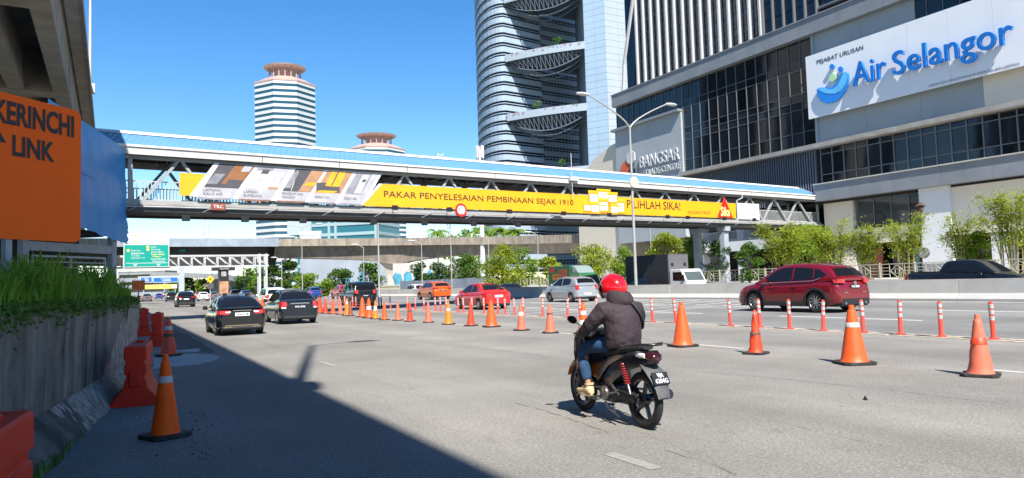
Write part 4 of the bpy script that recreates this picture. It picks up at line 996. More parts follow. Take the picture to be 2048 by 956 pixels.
# vertical window posts on the recessed faces
b = MB()
for i in range(12):
    x, y = inn[-4][0] + (inn[-1][0] - inn[-4][0]) * i / 12, 0
    t_ = i / 12; q = Vector(inn[-3]).lerp(Vector(inn[-1]), t_); b.bounds((q.x - 0.12, q.y - 0.35, 5), (q.x + 0.12, q.y + 0.1, 132))
b.build('window_posts', BAND, ct)
# spine
SPM = mat('spine_panel', (0.30, 0.40, 0.50), 0.45, var=0.05, vscale=0.15); SPM2 = mat('spine_panel_grey', (0.33, 0.37, 0.39), 0.45, var=0.05, vscale=0.15)
sp = [(28.0, -12), (34.8, -16.5), (44.5, -11), (44.5, 20), (28, 20)]
for k in range(60):
    z0, z1 = 3 + k * 2.3, 3 + (k + 1) * 2.3 - 0.07
    for i in range(2):
        b = MB(); a, c = Vector(sp[i] + (0,)), Vector(sp[i + 1] + (0,)); n_ = (c - a).normalized(); nn2 = Vector((n_.y, -n_.x, 0))
        halves = (0, 0.5, 1.0)
        for h in range(2):
            p = a.lerp(c, halves[h]) + n_ * 0.03; q = a.lerp(c, halves[h + 1]) - n_ * 0.03
            b.prism([p + Vector((0, 0, z0)), q + Vector((0, 0, z0)), q + Vector((0, 0, z1)), p + Vector((0, 0, z1))], -nn2 * 0.3)
        b.build('spine_panel', SPM if i == 0 else SPM2, ct)
b = MB(); b.loft([[Vector((36 + (x - 36) * 0.985, 2 + (y - 2) * 0.985, z)) for x, y in sp] for z in (2, 138)], True, True, True); b.build('spine_core', mat('joint_dark', (0.2, 0.24, 0.28), 0.7), ct)
# sky gardens: balcony, crescent truss below, planting above
TR = mat('sky_truss', (0.12, 0.145, 0.18), 0.5); FOL = leafmat('garden_leaf', (0.05, 0.13, 0.02), (0.12, 0.24, 0.04)); PINK = leafmat('bougainvillea', (0.42, 0.08, 0.16), (0.55, 0.2, 0.28), 0.3)
def leaves(b, c, rad, n, s, r, mi=0):
    for _ in range(n):
        d = Vector((r.gauss(0, 1), r.gauss(0, 1), r.gauss(0, 1))); d = d.normalized() * (r.random() ** 0.4)
        p = Vector(c) + Vector((d.x * rad[0], d.y * rad[1], d.z * rad[2]))
        a = Vector((r.uniform(-1, 1), r.uniform(-1, 1), r.uniform(-0.7, 0.7))).normalized() * s * r.uniform(0.6, 1.3)
        e = a.cross(Vector((r.uniform(-1, 1), r.uniform(-1, 1), r.uniform(-1, 1)))).normalized() * s * r.uniform(0.3, 0.6)
        b.quad([p - a, p + e * 0.8 - a * 0.1, p + a, p - e * 0.8 + a * 0.1], mi)
for gi, zg in enumerate((39.0, 60.8, 82.6, 104.4, 126)):
    A_ = Vector((0.3, -0.6, zg)); B_ = Vector((28.2, -12.2, zg + 0.4))
    n = 18; front = [A_.lerp(B_, t / n) + Vector((0, -1.4 * math.sin(math.pi * t / n), 0)) for t in range(n + 1)]
    b = MB(); rings = [[p + Vector((0, 0, -1.1)), p + Vector((0, 0, 1.5)), p + Vector((0.2, 0.5, 1.5)), p + Vector((0.2, 0.5, -1.1))] for p in front]
    b.loft(rings, True, True, True); b.build('garden_parapet', mat('garden_white', (0.29, 0.34, 0.39), 0.6, var=0.06), ct)
    b = MB(); back = [Vector((13.5, 10, zg)), Vector((29, 22, zg))]
    b.quad([front[0] + Vector((0, 0.6, -0.4)), front[6] + Vector((0, 0.6, -0.4)), front[12] + Vector((0, 0.6, -0.4)), front[-1] + Vector((0, 0.6, -0.4)), Vector((29, 22, zg - 0.4)), Vector((14, 12, zg - 0.4))]); b.build('garden_floor', TR, ct, recalc=False)
    tr = MB(); low = [p + Vector((0.6, 1.5, -1.2 - 5.0 * math.sin(math.pi * t / n) ** 0.8)) for t, p in enumerate(front)]
    low2 = [p + Vector((1.4, 3.5, -1.3 - 6.3 * math.sin(math.pi * t / n) ** 0.8)) for t, p in enumerate(front)]; low3 = [p + Vector((2.4, 6, -1.3 - 7.2 * math.sin(math.pi * t / n) ** 0.8)) for t, p in enumerate(front)]
    for L_ in (low, low2, low3): tr.tube(L_, 0.20, 6)
    for t in range(n):
        tr.tube([front[t] + Vector((0, 0.3, -1.1)), low[t]], 0.11, 5); tr.tube([front[t] + Vector((0, 0.3, -1.1)), low[t + 1]], 0.10, 5)
    tr.build('crescent_truss', TR, ct, smooth=50)
    r = random.Random(gi); pl = MB()
    for t in range(n): 
        if r.random() < 0.55: leaves(pl, front[t] + Vector((0, 0.2, 1.5 - r.random())), (1.0, 0.5, 0.55), 26, 0.28, r, 1 if t < n * 0.6 else (0 if r.random() < 0.6 else 1))
    tpos = front[int(n * (0.42 if gi % 2 else 0.72))] + Vector((0, 1.0, 3.6)); leaves(pl, tpos, (1.8, 1.5, 1.5), 110, 0.35, r, 0); pl.tube([tpos - Vector((0, 0, 3)), tpos], 0.1, 5, 0)
    pl.build('garden_planting', [FOL, PINK], ct, recalc=False)['kind'] = 'stuff'

# ---------------------------------------------------------------- twin octagonal towers
def octo(name, px, dist, width_px, top_py, label, floor=3.6, lit=1.0):
    c = dep(px, 500, dist); t = thing(name, (c.x, c.y, 0), -YAW + math.atan((1024 - px) / FOC), label, 'tower', 'twin octagonal towers'); hw = width_px * dist / FOC / 2
    ztop = dep(px, top_py, dist).z; ch = hw * 0.62
    ring = [(-hw, -hw + ch), (-hw + ch, -hw), (hw - ch, -hw), (hw, -hw + ch), (hw, hw - ch), (hw - ch, hw), (-hw + ch, hw), (-hw, hw - ch)]
    gm = glassmat('tower_teal', (0.018, 0.07, 0.105), 0.12, 0.5) if 'tower_teal' not in MATS else MATS['tower_teal']
    wm = mat('tower_white', (0.46, 0.475, 0.48), 0.5, var=0.03, vscale=0.1)
    b = MB(); b.loft([[Vector((x * 0.985, y * 0.985, z)) for x, y in ring] for z in (0, ztop)], True, True, True); b.build('glazing', gm, t)
    z = ztop - floor * int(ztop / floor); me = None
    b = MB(); b.loft([[Vector((x, y, zz)) for x, y in ring] for zz in (0, floor * 0.52)], True, True, True); me = b.mesh('spandrel', wm)
    while z < ztop - 0.5: from_mesh('spandrel', me, t, (0, 0, z + floor * 0.48)); z += floor
    pm = mat('crown_pink', (0.46, 0.29, 0.25), 0.7, var=0.08, vscale=0.3)
    b = MB(); b.loft([[Vector((x * q, y * q, ztop + zz)) for x, y in ring] for q, zz in ((1.015, 0.02), (1.015, 0.9), (0.95, 1.0), (0.62, 4.6), (0.56, 5.0))], True, True, True); b.build('roof', mat('crown_roof', (0.42, 0.26, 0.22), 0.7, var=0.08), t)
    cr_ = hw * 0.5
    b = MB(); b.lathe([(cr_ * 0.8, ztop + 4.6), (cr_ * 0.8, ztop + 11.3)], 16); b.build('crown_drum', pm, t, smooth=30)
    for k in range(16):
        a = 2 * math.pi * k / 16; b = MB(); b.tube([(cr_ * 1.05 * math.cos(a), cr_ * 1.05 * math.sin(a), ztop + 4.4), (cr_ * 1.05 * math.cos(a), cr_ * 1.05 * math.sin(a), ztop + 10.6), (cr_ * 1.22 * math.cos(a), cr_ * 1.22 * math.sin(a), ztop + 11.9)], 0.34, 6); b.build('crown_column', pm, t)
    b = MB(); b.lathe([(cr_ * 0.85, ztop + 11.3), (cr_ * 1.40, ztop + 11.9), (cr_ * 1.45, ztop + 12.5), (cr_ * 1.38, ztop + 12.6)], 24); b.build('crown_rim', mat('crown_rim', (0.62, 0.53, 0.48), 0.7), t, smooth=30)
    return t
octo('octagonal_tower', 574, 450.0, 116, 176, 'white and teal striped octagonal tower with pink crown, rising highest on the left')
octo('octagonal_tower', 757, 560.0, 112, 304, 'farther striped octagonal tower of which mainly the pink crown shows above the bridge')
# teal glass block between them
TC = dep(668, 500, 300.0); tb = thing('teal_office', (TC.x, TC.y, 0), -YAW - 0.25, 'teal glass office block with pale bands behind the flyover', 'building')
tgl = glassmat('teal_glass', (0.03, 0.14, 0.18), 0.1, 0.5)
b = MB(); b.bounds((-17, 0, 0), (19, 24, 33)); b.build('glazing', tgl, tb)
for k in range(7):
    b = MB(); b.bounds((-17.3, -0.3, 6 + k * 4.2), (19.3, 24.2, 7.3 + k * 4.2)); b.build('spandrel', mat('teal_band', (0.27, 0.37, 0.39), 0.5), tb)
for x in (-17.2, -2.0, 1.0, 19.0):
    b = MB(); b.bounds((x - 0.5, -0.5, 0), (x + 0.5, 0.4, 33.4)); b.build('pilaster', mat('teal_band', (0.27, 0.37, 0.39), 0.5), tb)
b = MB(); b.bounds((-21, -1, 24), (-10, 10, 36)); b.build('stair_block', mat('teal_wall', (0.36, 0.42, 0.46), 0.6, var=0.1), tb)
SC = dep(757, 500, 330.0); sc = thing('scaffold', (SC.x, SC.y, 0), -YAW, 'dark scaffold lattice standing before the far tower', 'scaffold')
for x in range(7):
    b = MB(); b.bounds((-10 + x * 3 - 0.16, 0, 0), (-10 + x * 3 + 0.16, 0.3, 38)); b.build('standard', DARK_STEEL, sc)
for z in range(12):
    b = MB(); b.bounds((-10.3, 0.02, z * 3.2), (8.4, 0.28, z * 3.2 + 0.3)); b.build('ledger', DARK_STEEL, sc)
# pylons and telecom pole
def pylon(px, dist, ztop, zb, w, label, arms=True):
    c = dep(px, 500, dist); t = thing('power_pylon', (c.x, c.y, 0), -YAW + 0.3, label, 'pylon', 'lattice power pylons'); m = mat('pylon_steel', (0.55, 0.58, 0.62), 0.5)
    def half(z): return w * (1 - 0.82 * z / ztop)
    n = 12; lv_ = [ztop * (1 - (1 - i / n) ** 1.25) for i in range(n + 1)]
    for sx, sy in ((-1, -1), (1, -1), (1, 1), (-1, 1)):
        b = MB(); b.tube([(sx * half(z), sy * half(z), z) for z in lv_], 0.14, 5); b.build('leg', m, t)
    b = MB()
    for i in range(n):
        h0, h1 = half(lv_[i]), half(lv_[i + 1])
        for (ax, ay), (cx, cy) in (((-1, -1), (1, -1)), ((1, -1), (1, 1)), ((1, 1), (-1, 1)), ((-1, 1), (-1, -1))):
            b.tube([(ax * h0, ay * h0, lv_[i]), (cx * h1, cy * h1, lv_[i + 1])], 0.08, 4); b.tube([(cx * h0, cy * h0, lv_[i]), (ax * h1, ay * h1, lv_[i + 1])], 0.08, 4)
    b.build('bracing', m, t)
    if arms:
        for z in (ztop * 0.70, ztop * 0.82, ztop * 0.94):
            b = MB(); h = half(z)
            for s in (-1, 1): b.tube([(s * h, 0, z + 0.7), (s * (h + 5.0), 0, z)], 0.08, 4); b.tube([(s * h, 0, z - 0.5), (s * (h + 5.0), 0, z)], 0.08, 4)
            b.build('cross_arm', m, t)
pylon(412, 420, 46, 0, 4.0, 'pale lattice pylon standing left of the octagonal tower', False)
pylon(885, 300, 56, 0, 5.0, 'lattice power pylon just left of the curved tower')
c = dep(965, 500, 118.0); t = thing('telecom_pole', (c.x, c.y, 0), 0, 'pale telecom monopole with a ring of antennas above the bridge roof', 'telecom pole')
zt = dep(963, 288, 118).z; b = MB(); b.tube([(0, 0, 0), (0, 0, 12), (0, 0, zt - 1)], [0.42, 0.36, 0.22], 14); b.build('pole', mat('pole_pale', (0.55, 0.60, 0.64), 0.5), t, smooth=40)
for k in range(9):
    a = k * 0.698; b = MB(); zz = zt - (1.2 if k % 3 else 1.9); b.bounds((0.55 * math.cos(a) - 0.11, 0.55 * math.sin(a) - 0.08, zz - 1.1), (0.55 * math.cos(a) + 0.11, 0.55 * math.sin(a) + 0.08, zz + 0.9)); b.build('antenna', WHITE, t)

# ---------------------------------------------------------------- concrete flyover crossing behind, ramping down to the right
def interp(tab, x):
    if x <= tab[0][0]: return tab[0][1]
    for (a, fa), (c, fc) in zip(tab, tab[1:]):
        if x <= c: return fa + (fc - fa) * (x - a) / (c - a)
    return tab[-1][1]
F_D = [(150, 120), (500, 125), (800, 124), (1000, 116), (1240, 99), (1500, 84), (1620, 78)]
F_T = [(150, 478), (535, 478), (800, 476), (1000, 473), (1240, 466), (1500, 470), (1620, 474)]
F_S = [(150, 531), (531, 531), (538, 515), (690, 518), (745, 522), (790, 529), (835, 519), (900, 511), (1000, 507), (1240, 503), (1620, 505)]
def fo(px, z=None):
    p = dep(px, interp(F_T, px), interp(F_D, px))
    if z is not None: p.z = z
    return p
fA = fo(150, 0)
fl = thing('flyover', (fA.x, fA.y, 0), 0, 'weathered concrete flyover with haunched girder crossing behind the footbridge', 'flyover')
FO = Vector((fA.x, fA.y, 0))
FCON = streaked('flyover_concrete', (0.36, 0.31, 0.25), (0.17, 0.145, 0.12), sx=0.9, sz=0.12, thr=(0.36, 0.66), bump=0.1)
away = Vector((math.sin(YAW), math.cos(YAW), 0))
pxs = [150 + 14.7 * i for i in range(101)]
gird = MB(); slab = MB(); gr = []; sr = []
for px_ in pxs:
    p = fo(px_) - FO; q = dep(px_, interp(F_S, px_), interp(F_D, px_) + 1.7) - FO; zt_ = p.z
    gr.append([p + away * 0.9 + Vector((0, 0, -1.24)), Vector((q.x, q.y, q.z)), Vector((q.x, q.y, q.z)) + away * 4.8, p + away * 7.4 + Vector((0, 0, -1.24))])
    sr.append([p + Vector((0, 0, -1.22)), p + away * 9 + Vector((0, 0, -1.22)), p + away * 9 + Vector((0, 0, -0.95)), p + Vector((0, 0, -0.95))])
k_ = 27; gird.loft(gr[:k_], True, True, True); gird.build('box_girder', mat('flyover_shaded', (0.055, 0.048, 0.042), 0.85, var=0.25, vscale=0.3), fl, smooth=30); gird = MB(); gird.loft(gr[k_ - 1:] if False else gr[k_:], True, True, True); gird.build('box_girder', FCON, fl, smooth=30); slab.loft(sr, True, True, True); slab.build('deck_slab', FCON, fl)  # left girder section has its shade painted in as a near-black colour
SHEET = mat('zinc_sheet', (0.30, 0.34, 0.40), 0.45, metal=0.3, var=0.15, vscale=0.8)
px_ = 150.0
while px_ < 1600:
    st_ = 27 if px_ > 534 else 24
    a = fo(px_ + 0.25) - FO; c = fo(px_ + st_ - 0.25) - FO
    b = MB()
    if px_ > 534: b.loft([[p + Vector((0, 0, -1.26)) - away * 0.02, p + Vector((0, 0, 0)) - away * 0.02, p + away * 0.25, p + away * 0.25 + Vector((0, 0, -1.26))] for p in (a, c)], True, True, True); b.build('parapet_panel', FCON, fl)
    else: b.loft([[p + Vector((0, 0, -1.3)) - away * 0.06, p + Vector((0, 0, 0.12)) - away * 0.06, p + Vector((0, 0, 0.12)), p + Vector((0, 0, -1.3))] for p in (a, c)], True, True, True); b.build('hoarding_sheet', SHEET, fl)
    px_ += st_
for px_, hw_, top in ((790, 1.15, 529), (1262, 0.9, 504)):
    b = MB(); q = dep(px_, top, interp(F_D, px_) + 4.1) - FO; z1 = q.z + 0.5; rgt = Vector((math.cos(YAW), -math.sin(YAW), 0)); c0 = Vector((q.x, q.y, 0))
    b.loft([[c0 + rgt * sx * w + away * sy * d + Vector((0, 0, z)) for sx, sy in ((-1, -1), (1, -1), (1, 1), (-1, 1))] for w, d, z in ((hw_, 1.1, -0.05), (hw_, 1.1, z1 - 2.6), (hw_ * 1.4, 1.6, z1 - 1.0), (hw_ * 2.2, 2.2, z1))], True, True, True); b.build('pier', mat('pier_concrete', (0.45, 0.40, 0.33), 0.85, var=0.08), fl, smooth=30)
a = fo(598); t = thing('hoarding_box', (a.x, a.y, a.z - 1.0), -YAW, 'white hoarding box standing on the flyover parapet', 'hoarding'); w_ = 3.6
b = MB(); b.bounds((0, 0.6, 0.0), (w_, 1.0, 1.6), 0); b.build('lower_panel', mat('hoarding_grey', (0.45, 0.46, 0.48), 0.6), t); b = MB(); b.bounds((-0.1, 0.55, 1.62), (w_ + 0.1, 1.05, 2.3)); b.build('top_panel', WHITE, t)
a = dep(358, 504, 124.0); t = thing('route_plate', a, -YAW, 'small green plate fixed on the flyover edge', 'sign'); b = MB(); b.bounds((0, 0, 0), (1.1, 0.05, 0.5)); b.build('plate', mat('sign_green', (0.0, 0.26, 0.20), 0.4, var=0.04), t)

# ---------------------------------------------------------------- blocks across the highway, mirrored in the office glass
OPP = [(-95, 40, 26, 62, (0.22, 0.22, 0.215), 'beige'), (-110, 95, 30, 78, (0.19, 0.205, 0.22), 'grey'), (-85, 150, 24, 54, (0.25, 0.25, 0.24), 'cream'), (-120, 210, 34, 92, (0.20, 0.20, 0.195), 'tan'), (-90, -15, 22, 48, (0.16, 0.18, 0.20), 'slate')]
for x, y, w, h, c, nm in OPP:
    t = thing('apartment_block', (x, y, 0), 0, '%s apartment block across the highway, seen only mirrored in the office glass' % nm, 'building'); m = mat('block_' + nm, c, 0.8, var=0.06, vscale=0.1)
    b = MB(); b.bounds((-w / 2, -w / 2, 0), (w / 2, w / 2, h)); b.build('wall', m, t)
    for k in range(int(h / 3.4)):
        b = MB(); z = 2 + k * 3.4
        for j in range(5): y0 = -w / 2 + 1.2 + j * (w - 2.4) / 5; b.bounds((w / 2 - 0.05, y0, z), (w / 2 + 0.06, y0 + (w - 2.4) / 5 - 1.2, z + 1.7))
        b.build('window_row', GLASS, t)
    b = MB(); b.bounds((-w / 2 - 0.3, -w / 2 - 0.3, h), (w / 2 + 0.3, w / 2 + 0.3, h + 1.0)); b.build('roof', CONC, t)
# ---------------------------------------------------------------- sign gantry over the highway
def planeY(px, py, Y):
    d = ray(px, py); k = Y / d.y
    return Vector((d.x * k, Y, CAM_H + d.z * k))
SGAN = dep(527, 577, 104.0).y
SIGN_G = mat('sign_green', (0.0, 0.26, 0.20), 0.4, var=0.04); SIGN_W = mat('sign_white', (0.56, 0.57, 0.57), 0.4)
gx1 = planeY(533, 520, SGAN).x; gx0 = planeY(236, 520, SGAN).x; gz0 = planeY(500, 532, SGAN).z; gz1 = planeY(500, 511, SGAN).z
gt = thing('sign_gantry', (gx1, SGAN, 0), 0, 'white lattice sign gantry spanning the left carriageway', 'gantry')
Lg = gx1 - gx0 + 1.0
for y in (-0.6, 0.6):
    for z in (gz0, gz1):
        b = MB(); b.bounds((-Lg, y - 0.11, z - 0.11), (0.2, y + 0.11, z + 0.11)); b.build('chord', WHITE_STEEL, gt)
n = 12
for k in range(n + 1):
    x = -Lg + Lg * k / n
    for y in (-0.6, 0.6):
        b = MB(); b.bounds((x - 0.07, y - 0.07, gz0), (x + 0.07, y + 0.07, gz1)); b.build('vertical', WHITE_STEEL, gt)
        if k < n: b = MB(); b.bar((x, y, gz1), (x + Lg / n, y, gz0), 0.11, 0.11, up=(0, 1, 0)); b.build('diagonal', WHITE_STEEL, gt)
for x in (-0.15, -1.05):
    for y in (-0.6, 0.6): b = MB(); b.bounds((x - 0.14, y - 0.14, 0), (x + 0.14, y + 0.14, gz1 + 0.2)); b.build('post', WHITE_STEEL, gt)
# direction signs on the gantry
def yface(name, px0, py0, px1, py1, Y, m, label, cat, border=0.0, bm=None):
    a = planeY(px0, py1, Y); c = planeY(px1, py0, Y); w = c.x - a.x; h = c.z - a.z
    t = thing(name, (a.x, Y, a.z), 0, label, cat)
    if border:
        b = MB(); b.bounds((0, 0.0, 0), (w, 0.08, h)); b.build('border', bm, t); b = MB(); b.bounds((border, -0.012, border), (w - border, -0.001, h - border)); b.build('face', m, t)
    else: b = MB(); b.bounds((0, 0, 0), (w, 0.08, h)); b.build('face', m, t)
    return t, w, h
YS = SGAN - 0.95
t, w, h = yface('direction_sign', 247, 488.5, 338.5, 535, YS, SIGN_G, 'large green direction sign with white lettering on the gantry', 'road sign', 0.09, SIGN_W)
def st(txt, u, v, tw_, th, m, sp=False): lettering('lettering', txt, t, (w * u, -0.018, h * v), w * tw_, h * th, m, 0.005, 0.01)
YT = mat('sign_yellow_text', (0.75, 0.65, 0.15), 0.5)
for i, (txt, tw_) in enumerate([('Kepong', 0.19), ('Damansara', 0.28), ('T.T.D.I.', 0.19), ('Seksyen 19', 0.29)]): st(txt, 0.165, 0.685 - i * 0.108, tw_, 0.078, SIGN_W)
for i, (txt, u, tw_, m) in enumerate([('Ipoh', 0.60, 0.11, SIGN_W), ('Rawang', 0.60, 0.20, SIGN_W), ('Mont Kiara', 0.60, 0.27, SIGN_W), ('Pusat Sains', 0.60, 0.30, YT), ('Negara', 0.63, 0.18, YT), ('Pusat Bandar', 0.60, 0.33, SIGN_W), ('Damansara', 0.63, 0.28, SIGN_W)]): st(txt, u, 0.835 - i * 0.103, tw_, 0.072, m)
b = MB(); b.bounds((w * 0.05, -0.018, h * 0.17), (w * 0.96, -0.013, h * 0.19)); b.build('rule', SIGN_W, t)
for u in (0.25, 0.76): b = MB(); b.prism([(w * (u - 0.05), -0.018, h * 0.135), (w * (u + 0.05), -0.018, h * 0.135), (w * u, -0.018, h * 0.05)], (0, 0.005, 0)); b.build('arrow', SIGN_W, t)
OB = mat('route_badge', (0.75, 0.45, 0.12), 0.5)
for u, v in ((0.10, 0.73), (0.525, 0.88), (0.525, 0.77)): b = MB(); disc(b, w * u, h * v, 0.19, -0.018, 0.006, 12); b.build('route_badge', OB, t)
for i, (y0, y1, txt) in enumerate([(467, 476.8, 'KERINCHI LINK'), (477.5, 487.5, 'SPRINT HIGHWAY')]):
    t, w, h = yface('toll_sign', 247, y0, 338.5, y1, YS, SIGN_W, 'narrow white panel above the green sign, %s of two' % ('upper' if i == 0 else 'lower'), 'road sign', 0.05, mat('sign_rim', (0.45, 0.47, 0.48), 0.4))
    b = MB(); b.bounds((w * 0.22, -0.018, h * 0.38), (w * 0.28, -0.013, h * 0.7)); b.build('route_badge', OB, t)
    lettering('lettering', txt, t, (w * 0.33, -0.018, h * 0.36), w * (0.27 if i == 0 else 0.35), h * 0.30, mat('sign_text_grey', (0.2, 0.2, 0.2), 0.5), 0.005)
# second gantry farther on, blue signs and yellow banner
Y2 = 205.0
g2x0 = planeY(276, 560, Y2).x; g2x1 = planeY(358, 560, Y2).x
g2 = thing('sign_gantry', (g2x1, Y2, 0), 0, 'grey pillar and beam carrying the distant blue signs', 'gantry')
b = MB(); b.bounds((0, 0.4, 0), (1.3, 1.6, planeY(358, 536, Y2).z)); b.build('pillar', mat('gantry_grey', (0.33, 0.36, 0.40), 0.6), g2)
b = MB(); zz = planeY(320, 556, Y2).z; b.bounds((g2x0 - g2x1, 0.5, zz), (0.01, 0.9, zz + 0.5)); b.build('beam', WHITE_STEEL, g2)
SB = mat('sign_blue', (0.01, 0.12, 0.50), 0.4)
for i, (x0, x1) in enumerate([(280.5, 304.5), (306, 356.5)]):
    t, w, h = yface('direction_sign', x0, 553.5, x1, 565.5, Y2, SB, 'distant blue direction sign, the %s one' % ('narrow left' if i == 0 else 'wide right'), 'road sign', 0.12, SIGN_W)
    for u, v, q in ((0.3, 0.62, 0.4), (0.4, 0.42, 0.3), (0.34, 0.25, 0.38)): b = MB(); b.bounds((w * u, -0.02, h * v), (w * (u + q), -0.013, h * (v + 0.09))); b.build('lettering_line', SIGN_W, t)
t, w, h = yface('yellow_banner', 284, 568.5, 354, 578.5, Y2 - 6, mat('banner_yellow2', (0.80, 0.56, 0.10), 0.6, var=0.15, vscale=0.4), 'yellow banner strung below the distant blue signs', 'banner')
b = MB(); b.bounds((w * 0.86, -0.02, 0.1), (w, -0.004, h - 0.1)); b.build('pale_end', SIGN_W, t)
b = MB(); b.bounds((w * 0.10, -0.02, h * 0.4), (w * 0.75, -0.004, h * 0.6)); b.build('print', mat('banner_print', (0.5, 0.3, 0.1), 0.6, var=0.5, vscale=1.5), t)
for x in (0.3, w - 0.5): b = MB(); b.bounds((x, 0.1, -planeY(300, 578, Y2 - 6).z), (x + 0.15, 0.25, h)); b.build('pole', GALV, t)
# T-shaped advertising pillar
YP = 150.0; a = planeY(438, 577, YP); c = planeY(457.5, 541, YP)
t = thing('advertising_pillar', ((a.x + c.x) / 2, YP, 0), 0, 'black T-shaped advertising pillar beyond the gantry', 'advertising pillar'); hw_ = (c.x - a.x) / 2; hb = (planeY(470, 535, YP).x - planeY(425, 535, YP).x) / 2; zt0 = planeY(450, 541, YP).z; zt1 = planeY(450, 531, YP).z
BLKP = mat('pillar_black', (0.02, 0.018, 0.02), 0.5, var=0.2)
b = MB(); b.bounds((-hw_, 0, -0.05), (hw_, 1.8, zt0 - 0.01)); b.build('stem', BLKP, t); b = MB(); b.bounds((-hb, -0.2, zt0), (hb, 2.0, zt1)); b.build('head', BLKP, t)
b = MB(); b.bounds((-hw_ * 0.9, -0.03, 0.4), (hw_ * 0.9, -0.004, 3.3)); b.build('poster', mat('poster_tan', (0.42, 0.22, 0.13), 0.6, var=0.5, vscale=0.9), t)
lettering('lettering', 'MALAYSIA', t, (-hb * 0.35, -0.22, zt0 + 0.2), hb * 0.8, 0.32, SIGN_W, 0.01)
b = MB(); b.bounds((-hw_ * 0.5, -0.03, 4.3), (hw_ * 0.5, -0.004, 5.2)); b.build('print', mat('print_grey2', (0.3, 0.3, 0.32), 0.6, var=0.4, vscale=2), t)
# yellow diamond warning sign with a dark plate below
YD = 96.0; c = planeY(420.5, 558.5, YD); t = thing('warning_sign', (c.x, YD, 0), 0, 'yellow diamond warning sign on a thin post beyond the black car', 'road sign')
rr = (planeY(429, 558, YD).x - c.x) * 1.0
b = MB(); b.prism([(0, 0, c.z - rr), (rr, 0, c.z), (0, 0, c.z + rr), (-rr, 0, c.z)], (0, 0.03, 0)); b.build('face', mat('sign_amber', (0.80, 0.42, 0.01), 0.4), t)
b = MB(); b.prism([(-0.12, -0.01, c.z - 0.1), (0.12, -0.01, c.z - 0.1), (0.0, -0.01, c.z + 0.25)], (0, 0.006, 0)); b.build('symbol', BLACK, t)
b = MB(); b.bounds((-0.05, 0.04, -0.02), (0.05, 0.14, c.z)); b.build('post', GALV, t)
b = MB(); b.prism([(-rr * 0.75, -0.02, c.z - rr * 1.05), (rr * 0.75, -0.02, c.z - rr * 1.05), (rr * 0.75, -0.02, c.z - rr * 2.1), (0, -0.02, c.z - rr * 2.7), (-rr * 0.75, -0.02, c.z - rr * 2.1)], (0, 0.03, 0)); b.build('lower_plate', mat('plate_back', (0.07, 0.07, 0.075), 0.5), t)
# orange lamp trailer sign peeping over the grass
c = dep(277, 571, 40.0); t = thing('works_sign', (c.x, c.y, 0), 0.0, 'small orange works sign just beyond the grassy wall', 'road sign')
b = MB(); b.bounds((-0.32, 0, c.z - 0.25), (0.32, 0.12, c.z + 0.28)); b.build('face', mat('works_orange', (0.80, 0.16, 0.02), 0.5, dirt=(0.3, 0.05, 0.02), dscale=4, damt=0.8), t, bevel=0.02); b = MB(); b.bounds((-0.04, 0.13, 0), (0.04, 0.2, c.z)); b.build('post', GALV, t)

# ---------------------------------------------------------------- far flyover ramp, hills and low buildings on the left
def far_block(name, px0, px1, py, dist, m, label, cat, depth=12, band=True):
    a = dep(px0, py, dist); c = dep(px1, py, dist); w = (Vector((c.x, c.y, 0)) - Vector((a.x, a.y, 0))).length
    t = thing(name, (a.x, a.y, 0), -YAW, label, cat); b = MB(); b.bounds((0, 0, 0), (w, depth, a.z)); b.build('wall', m, t)
    n = max(1, int(a.z / 3.4)); nw_ = max(2, int(w / 3.0))
    for j in range(n if band else 0):
        b = MB(); z0 = a.z - 1.2 - j * 3.3
        if z0 < 1.8: break
        b.bounds((0.6, -0.05, z0 - 1.4), (w - 0.6, 0.05, z0)); b.build('window_band', GLASS, t)
    b = MB(); b.bounds((-0.2, -0.2, a.z), (w + 0.2, depth + 0.2, a.z + 0.5)); b.build('roof', CONC, t)
    return t
WB = mat('far_white', (0.58, 0.58, 0.56), 0.7, var=0.06, vscale=0.1); WB2 = mat('far_tan', (0.45, 0.38, 0.30), 0.7, var=0.08, vscale=0.1); WB3 = mat('far_grey', (0.22, 0.24, 0.25), 0.7, var=0.1, vscale=0.1)
far_block('far_building', 236, 330, 545, 330, WB3, 'long low grey building far behind the green sign', 'building')
far_block('far_building', 600, 780, 507, 200, mat('hoarding_zinc', (0.30, 0.33, 0.37), 0.5, metal=0.2, var=0.12, vscale=0.25), 'large grey zinc clad shed seen under the flyover', 'shed', 20, False)
# hill line
b = MB(); n = 60; top = []; rr = random.Random(4); ring0 = []; ring1 = []; ring2 = []
for i in range(n + 1):
    px = 120 + 1300 * i / n; d = 700; p = dep(px, 560, d); hgt = 9 + 8 * math.sin(i * 0.35 + 1) + 5 * math.sin(i * 0.9) + rr.uniform(-1, 1); 
    if px > 560: hgt *= 0.8
    ring0.append(Vector((p.x, p.y, -2))); q = dep(px, 560, d + 60); ring1.append(Vector((q.x, q.y, max(3, hgt)))); q = dep(px, 560, d + 200); ring2.append(Vector((q.x, q.y, -2)))
b.loft([ring0, ring1, ring2], False); tag(b.build('hill', mat('hill_green', (0.06, 0.10, 0.045), 0.95, var=0.4, vscale=0.05, dirt=(0.10, 0.13, 0.07), dscale=0.08, damt=0.8, bump=0.8, bscale=0.2), smooth=60, recalc=False), kind='structure')
